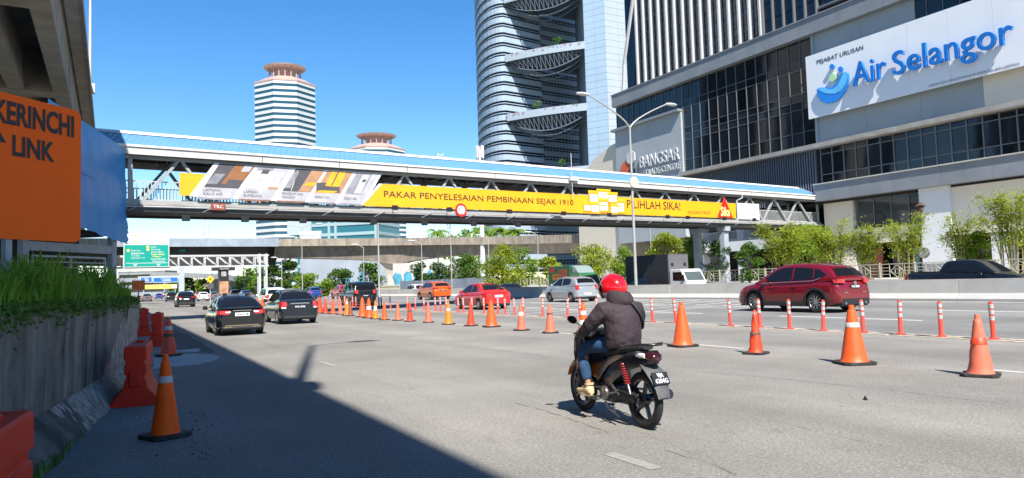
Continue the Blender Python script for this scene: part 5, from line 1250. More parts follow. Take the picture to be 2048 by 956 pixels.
# curving ramp descending from the left
rp = thing('curved_ramp', tuple(dep(420, 575, 170)[:2]) + (0,), 0, 'pale curved ramp descending behind the advertising pillar', 'ramp'); RO = Vector(rp.location)
pts = [dep(300, 545, 260), dep(360, 547, 240), dep(420, 549, 220), dep(455, 551, 205), dep(480, 556, 190), dep(500, 563, 175), dep(522, 572, 160), dep(545, 579, 150)]
b = MB(); b.loft([[p - RO + Vector((0, 0, -1.2)), p - RO + Vector((0, 0, 0.3)), p - RO + away * 0.3 + Vector((0, 0, 0.3)), p - RO + away * 8 + Vector((0, 0, -0.6)), p - RO + away * 8 + Vector((0, 0, -1.2))] for p in pts], True, True, True); b.build('deck', mat('ramp_pale', (0.36, 0.36, 0.35), 0.8, var=0.06, vscale=0.2), rp, smooth=20)
for p in pts[1:5]: b = MB(); q = p - RO + away * 4; b.bounds((q.x - 0.8, q.y - 0.8, 0), (q.x + 0.8, q.y + 0.8, q.z - 1.1)); b.build('pier', CONC, rp)

POLE_M = mat('lamp_pole', (0.36, 0.355, 0.34), 0.5, metal=0.2, var=0.1, dirt=(0.2, 0.19, 0.17), dscale=1.5, damt=0.5)
# ---------------------------------------------------------------- street lamps
def street_lamp(px, top, base_pt, label, arms=2, arm_len=3.2, rise=1.6, r0=0.10, rz=0.0, m=POLE_M, group='street lamps'):
    t = thing('street_lamp', base_pt, rz, label, 'street lamp', group); h = top - base_pt[2]
    b = MB(); b.tube([(0, 0, -0.05), (0, 0, h * 0.5), (0, 0, h)], [r0, r0 * 0.8, r0 * 0.55], 12); b.build('pole', m, t, smooth=40)
    b = MB(); b.tube([(0, 0, 0), (0, 0, 0.5)], r0 * 1.5, 12); b.build('base_sleeve', m, t, smooth=40)
    for s in ([-1, 1] if arms == 2 else [-1]):
        b = MB(); P_ = [(s * arm_len * (1 - math.cos(a)) if False else s * arm_len * math.sin(a), 0, h - 0.1 + rise * (1 - math.cos(a)) * 0 + rise * math.sin(a) ** 0.7) for a in [math.radians(x) for x in (0, 6, 14, 25, 40, 60, 90)]]
        b.tube(P_, [r0 * 0.5] * 3 + [r0 * 0.42] * 4, 8); b.build('arm', m, t, smooth=50)
        e = Vector(P_[-1]); hd = MB(); rings = []
        for u, w, hh in ((-0.05, 0.05, 0.05), (0.1, 0.13, 0.09), (0.45, 0.17, 0.11), (0.75, 0.12, 0.08), (0.85, 0.04, 0.03)):
            rings.append([e + Vector((s * u, math.cos(a) * w, math.sin(a) * hh + 0.02)) for a in [2 * math.pi * k / 10 for k in range(10)]])
        hd.loft(rings, True, True, True); hd.build('lamp_head', mat('lamp_grey', (0.48, 0.47, 0.45), 0.5), t, smooth=50)
    return t
lb = planeX(1272, 566, 27.75); zt = planeX(1268, 250, 27.75).z
LS = street_lamp(0, zt, (27.75, lb.y, 0.0), 'tall twin-armed street lamp on the barrier, in front of the office sign wall', arm_len=3.0, rise=1.75)
b = MB(); b.lathe([(0.34, -0.03), (0.34, 0.03)], 20, M=Matrix.Translation((0, -0.2, planeX(1269, 364, 27.75).z)) @ Matrix.Rotation(math.radians(90), 4, 'X')); b.build('round_plate', mat('plate_cream', (0.42, 0.40, 0.34), 0.5), LS)
for i, (px, ptop, pbase, dist, arms, lab) in enumerate([(487, 497, 585, 135, 2, 'twin-armed lamp rising before the dark flyover, left of the octagonal tower'),
        (604, 455, 590, 92, 2, 'slim twin-armed lamp beside the white hoarding box'), (757, 440, 588, 80, 1, 'slim pole left of the flyover pier, behind the black van'), (727, 495, 585, 100, 1, 'short lamp in front of the zinc shed'),
        (563, 520, 588, 110, 1, 'short lamp beside the far gantry post'), (843, 488, 580, 86, 1, 'thin lamp just right of the flyover pier'), (902, 440, 580, 84, 1, 'thin tall lamp behind the orange car'),
        (977, 476, 575, 92, 1, 'thin pole in front of the bright roadside tree'), (1302, 455, 560, 72, 1, 'pale pole behind the black box truck'), (1076, 470, 570, 90, 1, 'thin pole at the flyover above the silver car')]):
    p = dep(px, 500, dist); z = dep(px, ptop, dist).z
    street_lamp(px, z, (p.x, p.y, 0), lab, arms, 1.8 if arms == 2 else 0.8, 0.5, 0.075 if px != 757 else 0.12, rz=-YAW, m=POLE_M)
# garden lamp by the forecourt
p = planeX(1840, 525, 46.0); zt = planeX(1823, 425, 46.0).z
t = thing('garden_lamp', (46, p.y, 0.86), 0, 'dark garden lamp post leaning among the bamboo', 'lamp'); t.rotation_euler = (0.0, 0.10, 0); h = zt - 0.86
b = MB(); b.tube([(0, 0, 0), (0, 0.0, h)], [0.07, 0.05], 8); b.build('post', DARK_STEEL, t, smooth=40)
b = MB(); b.lathe([(0.05, h), (0.16, h + 0.1), (0.20, h + 0.4), (0.34, h + 0.42), (0.05, h + 0.68)], 8); b.build('lantern', mat('lantern_brown', (0.10, 0.05, 0.035), 0.5), t)
b = MB(); b.lathe([(0.36, -0.02), (0.36, 0.02)], 20, M=Matrix.Translation((-0.12, -0.3, h * 0.38)) @ Matrix.Rotation(math.radians(90), 4, 'Y')); b.build('round_sign', GALV, t)

# ---------------------------------------------------------------- ornamental railing along the forecourt
FX2 = 39.9
rl = thing('ornamental_railing', (FX2, 12, 0.92), 0, 'cream metal railing with diamond motifs along the forecourt edge', 'railing')
RC = mat('railing_cream', (0.52, 0.48, 0.36), 0.55, var=0.08, vscale=3)
def motif(kind):
    b = MB(); W_ = 2.16; H_ = 0.92
    b.bounds((-0.02, 0, 0.08), (0.02, W_, 0.12)); b.bounds((-0.025, 0, H_ - 0.05), (0.025, W_, H_))
    b.bounds((-0.04, -0.03, 0.0), (0.04, 0.03, H_ + 0.05))
    c = W_ / 2
    for y in (0.10, 0.62, W_ - 0.62, W_ - 0.10): b.bounds((-0.016, y - 0.016, 0.10), (0.016, y + 0.016, H_ - 0.05))
    for y0 in (0.10, W_ - 0.62):
        for z in (0.30, 0.50, 0.68): b.bounds((-0.012, y0, z - 0.018), (0.012, y0 + 0.52, z + 0.018))
    zc = 0.48; r_ = 0.36
    for a, d in (((0, 1), (1, 0)), ((1, 0), (0, -1)), ((0, -1), (-1, 0)), ((-1, 0), (0, 1))): b.bar((0, c + a[0] * r_ * 1.15, zc + a[1] * r_), (0, c + d[0] * r_ * 1.15, zc + d[1] * r_), 0.035, 0.035)
    for s in (-1, 1): b.bounds((-0.012, c + s * 0.13 - 0.015, zc - 0.14), (0.012, c + s * 0.13 + 0.015, zc + 0.14)); b.bounds((-0.012, c - 0.13, zc + s * 0.13 - 0.015), (0.012, c + 0.13, zc + s * 0.13 + 0.015))
    return b.mesh('railing_bay', RC)
mo = motif(0)
for k in range(38): from_mesh('railing_bay', mo, rl, (0, k * 2.16, 0))
# plain pale palisade farther left
pf = thing('palisade_fence', (38.5, 96, 0), 0, 'pale palisade fence left of the green truck', 'fence')
for k in range(10):
    b = MB(); b.bounds((-0.03, k * 2.5, 0.2), (0.03, k * 2.5 + 2.48, 0.28)); b.bounds((-0.03, k * 2.5, 1.3), (0.03, k * 2.5 + 2.48, 1.38))
    for j in range(11): b.bounds((-0.02, k * 2.5 + j * 0.23, 0), (0.02, k * 2.5 + j * 0.23 + 0.10, 1.6))
    b.build('fence_panel', RC, pf)
# zinc hoarding wall along the far service road
zw = thing('zinc_hoarding', (36.5, 88, 0), 0, 'grey zinc hoarding wall behind the orange car', 'hoarding')
a = dep(800, 560, 100.0); c = dep(985, 560, 80.0); dvz = Vector((c.x - a.x, c.y - a.y, 0)); lz = dvz.length; dvz.normalize()
for k in range(int(lz / 2.0)):
    p = Vector((a.x, a.y, 0)) + dvz * (k * 2.0) - Vector(zw.location); b = MB(); h_ = 2.05 + RND.uniform(-0.05, 0.05)
    rings = []
    for j in range(11): q = p + dvz * (0.198 * j) + Vector((-dvz.y, dvz.x, 0)) * (0.03 if j % 2 else 0); rings.append([q, q + Vector((0, 0, h_))])
    b.loft(rings, False); b.build('zinc_panel', SHEET, zw)
gw_ = thing('graffiti_wall', tuple(dep(830, 560, 116)[:2]) + (0,), -YAW, 'wall painted with turquoise graffiti under the flyover', 'wall')
b = MB(); b.bounds((-3.5, 0, 0), (7.0, 0.2, 5.0)); b.build('wall', mat('grey_render', (0.42, 0.40, 0.38), 0.8, var=0.1), gw_)
gm_ = mat('graffiti_turquoise', (0.05, 0.24, 0.34), 0.6, var=0.5, vscale=0.7)
rr = random.Random(11)
for k in range(5):
    cx, cz = -2.8 + k * 1.7, 2.6 + rr.uniform(-0.6, 0.6); b = MB(); b.prism([(cx + rr.uniform(0.5, 1.0) * math.cos(a), -0.012, cz + rr.uniform(0.7, 1.5) * math.sin(a)) for a in [2 * math.pi * j / 9 for j in range(9)]], (0, 0.01, 0)); b.build('graffiti', gm_, gw_)
sgn = dep(700, 565, 96.0); t = thing('letter_sign', (sgn.x, sgn.y, 0), -YAW, 'turquoise freestanding letter sign before the green bushes', 'sign'); t.scale = (0.62, 0.62, 0.75)
tq = mat('turquoise', (0.02, 0.24, 0.30), 0.5)
for k, pth in enumerate([[(-0.9, 1.2), (-0.8, 3.6)], [(-0.8, 2.2), (0.0, 3.5)], [(-0.7, 2.3), (0.1, 1.2)], [(0.4, 1.2), (0.7, 3.2), (1.2, 1.6), (1.5, 3.0)], [(1.9, 2.6), (2.2, 4.6), (2.7, 4.5), (2.8, 3.0), (2.3, 2.2), (1.9, 2.6)], [(2.4, 2.4), (2.9, 1.3)]]):
    b = MB(); b.tube([(x, 0, z) for x, z in pth], 0.10, 6); b.build('stroke', tq, t)
for x in (-0.6, 1.0, 2.2): b = MB(); b.bounds((x, 0.02, 0), (x + 0.1, 0.1, 2.4)); b.build('post', DARK_STEEL, t)
# ---------------------------------------------------------------- trees and bamboo
LEAF_Y = leafmat('bamboo_leaf', (0.22, 0.30, 0.025), (0.40, 0.44, 0.05), 0.5)
LEAF_G = leafmat('tree_leaf', (0.055, 0.125, 0.02), (0.12, 0.22, 0.03), 0.4)
LEAF_D = leafmat('dark_leaf', (0.03, 0.075, 0.015), (0.07, 0.14, 0.025), 0.35)
LEAF_M = leafmat('bright_leaf', (0.14, 0.26, 0.028), (0.27, 0.38, 0.045), 0.5)
BARK = mat('bark', (0.12, 0.09, 0.065), 0.9, var=0.3, vscale=4, bump=0.5, bscale=15)
CULM = mat('bamboo_culm', (0.20, 0.17, 0.08), 0.6, var=0.3, vscale=3)
def leaf_quads(vs, fs, p, s, r, flat=0.5, long=0.5):
    a = Vector((r.uniform(-1, 1), r.uniform(-1, 1), r.uniform(-flat, flat))).normalized() * s * r.uniform(0.6, 1.3)
    e = a.cross(Vector((r.uniform(-0.6, 0.6), r.uniform(-0.6, 0.6), 1))).normalized() * s * long * r.uniform(0.6, 1.2)
    k = len(vs); vs += [p - a, p + e - a * 0.1, p + a, p - e + a * 0.1]; fs.append((k, k + 1, k + 2, k + 3))
def mesh_obj(name, vs, fs, m, parent):
    me = bpy.data.meshes.new(name); me.from_pydata([tuple(v) for v in vs], [], fs); me.materials.append(m); return from_mesh(name, me, parent)
def tree(px, ptop, pbase, wpx, dist, m, label, seed, style='tree', zb=0.0, group='roadside trees', n=1800, ratio=1.0, name=None, cat=None):
    r = random.Random(seed); base = dep(px, pbase, dist); zt = dep(px, ptop, dist).z; hw = wpx * dist / FOC / 2; h = zt - zb
    t = thing(name or ('bamboo_clump' if style == 'bamboo' else 'roadside_tree'), (base.x, base.y, zb), 0, label, cat or ('bamboo' if style == 'bamboo' else 'tree'), group)
    s = max(0.06, dist / 725 * 1.15) * ratio; vs = []; fs = []
    if style == 'bamboo':
        nc = 12; tr = MB()
        for k in range(nc):
            a = r.uniform(0, 6.283); rr = r.uniform(0.05, 0.32) * hw; b0 = Vector((rr * math.cos(a), rr * math.sin(a), 0)); sp = r.uniform(0.25, 0.95); hh = h * r.uniform(0.6, 0.97)
            tip = Vector((hw * sp * math.cos(a), hw * sp * math.sin(a), hh)); mid = b0.lerp(tip, 0.55) + Vector((-(tip.x - b0.x) * 0.25, -(tip.y - b0.y) * 0.25, hh * 0.12))
            P_ = [b0, b0.lerp(mid, 0.5), mid, mid.lerp(tip, 0.6), tip]; tr.tube(P_, [0.045, 0.04, 0.03, 0.018, 0.008], 5)
            for q in range(int(n * 1.9) // nc):
                u = r.uniform(0.22, 1.0) ** 0.8; x = u * 4; i = min(3, int(x)); c = P_[i].lerp(P_[i + 1], x - i)
                lay = 0.30 * hw * (0.5 + 0.7 * math.sin(u * 25 + k) ** 2); d = Vector((r.gauss(0, 1), r.gauss(0, 1), r.gauss(0, 0.35) - 0.2)) * lay * r.uniform(0.3, 1.1)
                leaf_quads(vs, fs, c + d, s * 1.5, r, 0.5, 0.36)
        tr.build('culms', CULM, t)
        mesh_obj('foliage', vs, fs, m, t)
    else:
        tr = MB(); th = h * (0.45 if style == 'tree' else 0.2); tr.tube([(0, 0, -0.1), (r.uniform(-0.1, 0.1), 0, th * 0.5), (r.uniform(-0.2, 0.2), 0, th * 1.2)], [0.05 * h ** 0.7, 0.04 * h ** 0.7, 0.022 * h ** 0.7], 8)
        nb = 26; blobs = []
        for k in range(nb):
            a = r.uniform(0, 6.283); q = r.random() ** 0.5; zz = r.uniform(0.12 if style == 'bush' else 0.34, 0.90); env = math.sin(math.pi * min(1, (zz + 0.12) * 0.93)) ** 0.6
            c = Vector((hw * 0.78 * q * env * math.cos(a), hw * 0.78 * q * env * math.sin(a), h * zz)); blobs.append((c, r.uniform(0.24, 0.42) * min(hw, h * 0.75)))
            if k % 2 == 0: tr.tube([(0, 0, th * r.uniform(0.4, 1.1)), tuple(c * 0.6 + Vector((0, 0, h * 0.1))), tuple(c)], [0.02 * h ** 0.7, 0.013 * h ** 0.7, 0.004 * h ** 0.7], 5)
        tr.build('trunk', BARK, t, smooth=40)
        for q in range(int(n * 1.7)):
            c, rad = r.choice(blobs); d = Vector((r.gauss(0, 1), r.gauss(0, 1), r.gauss(0, 1))).normalized() * rad * r.uniform(0.55, 1.08); d.z *= 0.75
            leaf_quads(vs, fs, c + d, s * 1.35, r, 0.7, 0.5)
        mesh_obj('crown', vs, fs, m, t)
    return t
def palm(px, ptop, dist, zb, label, seed, size=1.0):
    r = random.Random(seed); p = dep(px, 500, dist); zt = dep(px, ptop, dist).z; t = thing('palm_tree', (p.x, p.y, zb), 0, label, 'palm tree', 'palms beyond the flyover')
    h = zt - zb - 0.6 * size; b = MB(); b.tube([(0, 0, 0), (0.1, 0, h * 0.5), (0, 0, h)], [0.22, 0.18, 0.14], 8); b.build('trunk', BARK, t, smooth=40)
    vs = []; fs = []
    for k in range(20):
        a = r.uniform(0, 6.283); el = r.uniform(-0.1, 1.2); L_ = r.uniform(1.8, 2.8) * size; d = Vector((math.cos(a), math.sin(a), 0)); sd = Vector((-d.y, d.x, 0)); prev = Vector((0, 0, h))
        for i in range(8):
            u = (i + 1) / 8; q = Vector((0, 0, h)) + d * L_ * u * math.cos(el * (1 - 0.3 * u)) + Vector((0, 0, L_ * (math.sin(el) * u - 0.75 * u * u)))
            for s_ in (-1, 1):
                tip = q + sd * s_ * 0.5 * size * (1 - abs(u - 0.45)) + Vector((0, 0, -0.25 * size)); k0 = len(vs); vs += [prev, q, tip]; fs.append((k0, k0 + 1, k0 + 2))
            prev = q
    mesh_obj('fronds', vs, fs, LEAF_M, t); return t
ZF = 0.86
tree(1500, 484, 560, 62, 52, LEAF_G, 'low green shrub behind the bridge pier', 1, 'bush', ZF, n=1500)
tree(1562, 438, 555, 95, 54, LEAF_Y, 'bamboo clump right of the bridge pier, over the red sport utility car bonnet', 2, 'bamboo', ZF, 'bamboo along the forecourt', 3000)
tree(1625, 446, 555, 120, 56, LEAF_M, 'broad bright green clump behind the red sport utility car roof', 3, 'bush', ZF, 'bamboo along the forecourt', 3200)
tree(1672, 428, 550, 120, 50, LEAF_Y, 'tall bamboo clump at the right end of the footbridge', 4, 'bamboo', ZF, 'bamboo along the forecourt', 2600)
tree(1738, 448, 545, 84, 49, LEAF_Y, 'small bamboo clump left of the garden lamp', 5, 'bamboo', ZF, 'bamboo along the forecourt', 1800)
tree(1812, 412, 540, 92, 47, LEAF_Y, 'thin bamboo clump beside the leaning garden lamp', 6, 'bamboo', ZF, 'bamboo along the forecourt', 1700)
tree(1925, 418, 535, 90, 45, LEAF_Y, 'loose bamboo clump before the dark shop opening behind the pickup', 7, 'bamboo', ZF, 'bamboo along the forecourt', 1700)
tree(1962, 455, 535, 66, 44, LEAF_M, 'dense green shrub behind the pickup cab', 8, 'bush', ZF, 'bamboo along the forecourt', 1500)
tree(2028, 362, 530, 130, 42, LEAF_Y, 'tallest bamboo clump at the right edge', 9, 'bamboo', ZF, 'bamboo along the forecourt', 3400)
tree(1005, 488, 578, 105, 78, LEAF_Y, 'bright yellow-green roadside tree right of the telecom pole', 10, 'bush', 0, n=2600)
tree(1040, 492, 574, 90, 82, LEAF_M, 'taller green tree just behind the bright roadside tree', 11, 'bush', 0, n=1800)
tree(1098, 512, 572, 70, 80, LEAF_Y, 'small bright tree left of the green truck', 12, 'tree', 0, n=1300)
tree(1188, 486, 566, 110, 72, LEAF_Y, 'yellow-green tree behind the green truck', 13, 'tree', 0, n=2400)
tree(1255, 490, 560, 80, 74, LEAF_M, 'green tree left of the tall street lamp', 14, 'tree', 0, n=1700)
tree(1330, 462, 556, 110, 70, LEAF_Y, 'yellow-green tree rising behind the black box truck', 15, 'tree', 0, n=2600)
tree(1392, 466, 556, 80, 66, LEAF_M, 'green tree left of the bridge pier', 16, 'tree', 0, n=1800)
tree(1440, 478, 558, 70, 60, LEAF_D, 'dark tree seen between the bridge pier legs', 17, 'bush', ZF, n=1200)
tree(935, 508, 572, 90, 104, LEAF_G, 'green tree under the flyover behind the hoarding', 18, 'bush', 0, n=2000)
tree(885, 514, 572, 70, 108, LEAF_D, 'dark tree under the flyover right of the graffiti', 19, 'bush', 0, n=1600)
tree(838, 520, 572, 50, 112, LEAF_D, 'small dark tree right of the flyover pier', 20, 'tree', 0, n=900)
tree(545, 528, 580, 60, 140, LEAF_D, 'dark tree right of the gantry post', 21, 'bush', 0, n=1300)
tree(582, 518, 582, 66, 128, LEAF_G, 'tall green tree left of the zinc shed', 22, 'bush', 0, n=1800)
tree(615, 545, 584, 60, 122, LEAF_M, 'low bright bushes in front of the zinc shed', 23, 'bush', 0, n=1200)
tree(684, 534, 582, 62, 106, LEAF_G, 'rounded bush behind the turquoise letter sign', 24, 'bush', 0, n=1500)
tree(650, 558, 582, 60, 104, LEAF_M, 'low hedge left of the turquoise letter sign', 25, 'bush', 0, n=1000)
tree(738, 524, 580, 64, 112, LEAF_G, 'green tree left of the flyover pier', 26, 'bush', 0, n=1500)
tree(375, 552, 580, 60, 240, LEAF_G, 'distant green tree left of the warning sign', 27, 'bush', 0, n=900)
tree(408, 556, 580, 40, 230, LEAF_M, 'distant tree behind the warning sign', 28, 'bush', 0, n=600)
tree(498, 535, 580, 60, 170, LEAF_G, 'tree between the advertising pillar and gantry post', 29, 'bush', 0, n=1100)
tree(525, 530, 580, 50, 165, LEAF_M, 'bright tree directly behind the gantry post', 30, 'bush', 0, n=900)
tree(935, 449, 520, 62, 160, LEAF_M, 'tree showing above the flyover between two palms', 31, 'tree', 0, n=1200)
tree(905, 462, 520, 36, 165, LEAF_Y, 'low tree crest above the flyover beside the left palm', 32, 'tree', 0, n=600)
palm(875, 458, 150, 0, 'palm showing above the flyover, leftmost', 41, 1.5); palm(957, 450, 148, 0, 'palm showing above the flyover beside the telecom pole', 42, 1.7)
palm(1008, 455, 145, 0, 'palm above the flyover right of the telecom pole', 43, 1.4); palm(1035, 456, 143, 0, 'palm above the flyover, rightmost', 44, 1.4)
tree(440, 548, 580, 46, 260, LEAF_D, 'distant dark tree left of the advertising pillar', 51, 'bush', 0, n=700)
tree(350, 556, 580, 40, 300, LEAF_G, 'distant tree behind the blue signs', 52, 'bush', 0, n=600)
tree(478, 552, 580, 40, 210, LEAF_M, 'small bright tree right of the advertising pillar', 53, 'bush', 0, n=700)
# ---------------------------------------------------------------- vehicles
TYRE = mat('tyre', (0.014, 0.014, 0.014), 0.85, var=0.2, vscale=8)
RIM = mat('rim_silver', (0.45, 0.46, 0.47), 0.3, metal=0.8)
RIM_D = mat('rim_dark', (0.06, 0.06, 0.065), 0.35, metal=0.6)
CGLASS = glassmat('car_glass', (0.008, 0.009, 0.011), 0.03, 0.4)
TAIL = mat('tail_lamp', (0.42, 0.006, 0.008), 0.15, coat=1.0); TAIL_W = mat('tail_lamp_white', (0.6, 0.55, 0.52), 0.15, coat=1.0)
CHROME = mat('chrome', (0.65, 0.66, 0.67), 0.12, metal=1.0)
PLATE = mat('number_plate_black', (0.012, 0.012, 0.013), 0.4); PLATE_T = mat('number_plate_text', (0.70, 0.70, 0.70), 0.5)
PLATE_W = mat('number_plate_white', (0.62, 0.62, 0.60), 0.4)
TRIM = mat('trim_black', (0.015, 0.015, 0.016), 0.5)
def ipl(tab, x):
    if x <= tab[0][0]: return tab[0][1]
    for (a, fa), (c, fc) in zip(tab, tab[1:]):
        if x <= c: return fa + (fc - fa) * ((x - a) / (c - a) if c > a else 0)
    return tab[-1][1]
def smooth_tab(tab, w=0.10):
    def f(x): return (ipl(tab, x - w) + 2 * ipl(tab, x) + ipl(tab, x + w) + ipl(tab, x - w * 0.5) + ipl(tab, x + w * 0.5)) / 6
    return f
wheel_cache = {}
def wheel_meshes(r, w, spokes, rm):
    key = (round(r, 3), round(w, 3), spokes, rm.name)
    if key in wheel_cache: return wheel_cache[key]
    RY = Matrix.Rotation(math.radians(90), 4, 'Y')
    b = MB(); b.lathe([(r * 0.62, -w / 2 + 0.015), (r * 0.90, -w / 2), (r * 0.985, -w / 2 + 0.03), (r, -w / 4), (r, w / 4), (r * 0.985, w / 2 - 0.03), (r * 0.90, w / 2), (r * 0.62, w / 2 - 0.015), (r * 0.62, -w / 2 + 0.015)], 28, M=RY, cap=False); ty = b.mesh('wheel', TYRE, smooth=40)
    b = MB(); b.lathe([(r * 0.665, -w / 2 + 0.008), (r * 0.63, -w / 2 + 0.03), (r * 0.60, -w / 4), (r * 0.60, w / 4), (r * 0.63, w / 2 - 0.03), (r * 0.665, w / 2 - 0.008)], 28, M=RY, cap=False)
    for s in (-1, 1):
        b.lathe([(0.001, s * (w / 2 - 0.02)), (r * 0.16, s * (w / 2 - 0.02)), (r * 0.17, s * (w / 2 - 0.05))], 14, M=RY)
        for k in range(spokes):
            a = 2 * math.pi * k / spokes; p0 = Vector((s * (w / 2 - 0.04), r * 0.12 * math.cos(a), r * 0.12 * math.sin(a))); p1 = Vector((s * (w / 2 - 0.03), r * 0.63 * math.cos(a + 0.08), r * 0.63 * math.sin(a + 0.08)))
            b.bar(p0, p1, 0.035 if spokes > 6 else 0.06, r * (0.10 if spokes > 6 else 0.17), up=(1, 0, 0))
    rim = b.mesh('rim', rm, smooth=35)
    b = MB(); b.lathe([(r * 0.05, -w / 8), (r * 0.6, -w / 8), (r * 0.6, w / 8), (r * 0.05, w / 8)], 20, M=RY); disc_ = b.mesh('brake_disc', TYRE, smooth=35)
    wheel_cache[key] = (ty, rim, disc_); return wheel_cache[key]
def add_wheels(t, r, w, track, axles, spokes=5, rm=RIM):
    for y in axles:
        for s in (-1, 1):
            ty, ri, di = wheel_meshes(r, w, spokes, rm)
            o = from_mesh('wheel', ty, t, (s * track / 2, y, r)); from_mesh('rim', ri, o); from_mesh('brake_disc', di, o)
def car(name, label, pos, paint_m, L, W, H, wb, r, top, roof, gl, plate='text', ptxt='', rz=0.0, spokes=5, rm=RIM, clad=False, lamps='side', zs=0.22, group='vehicles on the highway', cat='car', extras=None, rail=False):
    """top: hood/boot height table along y (rear to front); roof: roofline table; gl: dict with belt, widths, windows"""
    t = thing(name, pos, rz, label, cat, group)
    hy = L / 2; hw = W / 2; ya = [-wb / 2 + gl.get('sh', 0), wb / 2 + gl.get('sh', 0)]; ra = r + 0.065
    ft = smooth_tab(top, 0.08)
    ys = sorted(set([-hy, -hy + 0.03, -hy + 0.09, -hy + 0.2, -hy + 0.4, hy - 0.45, hy - 0.25, hy - 0.1, hy - 0.03, hy] + [yc + ra * math.cos(math.radians(a)) for yc in ya for a in range(0, 181, 15)] + [-hy + L * i / 22 for i in range(1, 22)]))
    ys = [y for i, y in enumerate(ys) if i == 0 or y - ys[i - 1] > 0.012]
    def plan(y): # half width with rounded ends
        e = min(y + hy, hy - y); rr_ = 0.42 if y > 0 else 0.30
        return hw * (1 - 0.17 * max(0, 1 - e / rr_) ** 2.2)
    def low(y):
        z = zs + (0.10 * max(0, 1 - (y + hy) / 0.5) if y < 0 else 0.06 * max(0, 1 - (hy - y) / 0.4))
        for yc in ya:
            if abs(y - yc) < ra: z = max(z, r + math.sqrt(max(0, ra * ra - (y - yc) ** 2)) - 0.02)
        return z
    rings = []
    for y in ys:
        p = plan(y); zt = ft(y); zl = low(y); zsld = zt - 0.09; zm = max(zl + 0.02, min(0.62 * zt, zsld - 0.06)); z2 = max(zl + 0.01, zs + 0.12)
        half = [(p - 0.07, zl), (p - 0.025, z2), (p, zm), (p - 0.012, (zm + zsld) / 2), (p - 0.05, zsld), (p - 0.13, zt - 0.015), (p * 0.5, zt + 0.015), (0, zt + 0.02)]
        rings.append([Vector((x, y, z)) for x, z in half] + [Vector((-x, y, z)) for x, z in half[-2::-1]])
    b = MB(); b.loft(rings, False); b.add(rings[0], [tuple(range(len(rings[0])))]); b.add(rings[-1], [tuple(range(len(rings[-1]) - 1, -1, -1))])
    b.build('body', paint_m, t, smooth=38)
    b = MB(); b.bounds((-hw + 0.16, -hy + 0.1, zs - 0.03), (hw - 0.16, hy - 0.12, zs + 0.2))
    for yc in ya: b.bounds((-hw + 0.14, yc - ra * 0.99, zs + 0.1), (hw - 0.14, yc + ra * 0.99, r + ra * 0.95))
    b.build('underbody', TRIM, t)
    # cabin
    fr = smooth_tab(roof, 0.07); belt = gl['belt']; wbm = gl.get('wb', hw - 0.06); wtp = gl.get('wt', hw - 0.26); y0, y1 = roof[0][0], roof[-1][0]; zmax = max(z for _, z in roof)
    def fb_(y): return ipl(belt, y)
    def side(y, z): return wbm + (wtp - wbm) * max(0, min(1, (z - fb_(y)) / (zmax - fb_(y)))) ** 1.15
    yy = sorted(set([y0 + (y1 - y0) * i / 30 for i in range(31)] + [q[0] for q in roof])); rings = []
    for y in yy:
        z = max(fr(y), fb_(y) + 0.001); zb = fb_(y) - 0.06; half = [(side(y, fb_(y)), zb), (side(y, fb_(y)), fb_(y))]
        for q in (0.35, 0.7): half.append((side(y, fb_(y) + (z - fb_(y)) * q), fb_(y) + (z - fb_(y)) * q))
        x5 = side(y, z); half += [(x5 - 0.015, z - min(0.03, 0.3 * (z - fb_(y)))), (x5 - 0.075, z), (x5 * 0.5, z + 0.022), (0, z + 0.03)]
        rings.append([Vector((x, y, q)) for x, q in half] + [Vector((-x, y, q)) for x, q in half[-2::-1]])
    b = MB(); b.loft(rings, False, False, False); b.add(rings[0], [tuple(range(len(rings[0])))]); b.add(rings[-1], [tuple(range(len(rings[-1]) - 1, -1, -1))])
    b.build('cabin', gl.get('rm', paint_m), t, smooth=38)
    # side windows follow the cabin side
    for poly in gl['side']:
        for s in (-1, 1):
            b = MB(); n = len(poly); c0 = (sum(p[0] for p in poly) / n, sum(p[1] for p in poly) / n); V = [Vector((s * (side(p[0], p[1]) + 0.013), p[0], p[1])) for p in poly] + [Vector((s * (side(*c0) + 0.016), c0[0], c0[1]))]
            b.add(V, [(i, (i + 1) % n, n) for i in range(n)]); b.build('side_window', CGLASS, t, recalc=False)
    def slope_glass(nm, ya_, yb_, wf0, wf1, m=CGLASS):
        b = MB(); rings = []
        for i in range(9):
            u = i / 8; y = ya_ + (yb_ - ya_) * u; z = fr(y); e = 0.004; dz = (fr(y + e) - fr(y - e)) / (2 * e); nrm = Vector((0, -dz, 1)).normalized() * 0.007; ww = side(y, z) - (wf0 + (wf1 - wf0) * u)
            rings.append([Vector((x * ww, y, z + 0.03 - 0.035 * abs(x) ** 2 * 0.75)) + nrm for x in (-1, -0.6, -0.2, 0.2, 0.6, 1)])
        b.loft(rings, False); b.build(nm, m, t, smooth=60, recalc=False)
    slope_glass('rear_window', *gl['rear']); slope_glass('windscreen', *gl['front'])
    # lamps, plate, mirrors, bumper trim
    for s in (-1, 1):
        for (x0, x1, z0, z1, m) in gl['lamps']:
            b = MB(); n = 12; rr_ = []
            for i in range(n + 1):
                x = x0 + (x1 - x0) * i / n; px_ = min(x, hw * 0.99); 
                f_ = 1 - px_ / hw; yb = -hy + (0.0 if f_ > 0.168 else 0.30 * (1 - (f_ / 0.17) ** (1 / 2.2))) - 0.010
                rr_.append([Vector((s * px_, yb, z0 + (z1 - z0) * 0.1 * i / n)), Vector((s * px_, yb + 0.01, z1)), Vector((s * (px_ - 0.03), yb + 0.05, z1)), Vector((s * (px_ - 0.03), yb + 0.05, z0))])
            b.loft(rr_, True, True, True); b.build('tail_lamp', m, t, smooth=40)
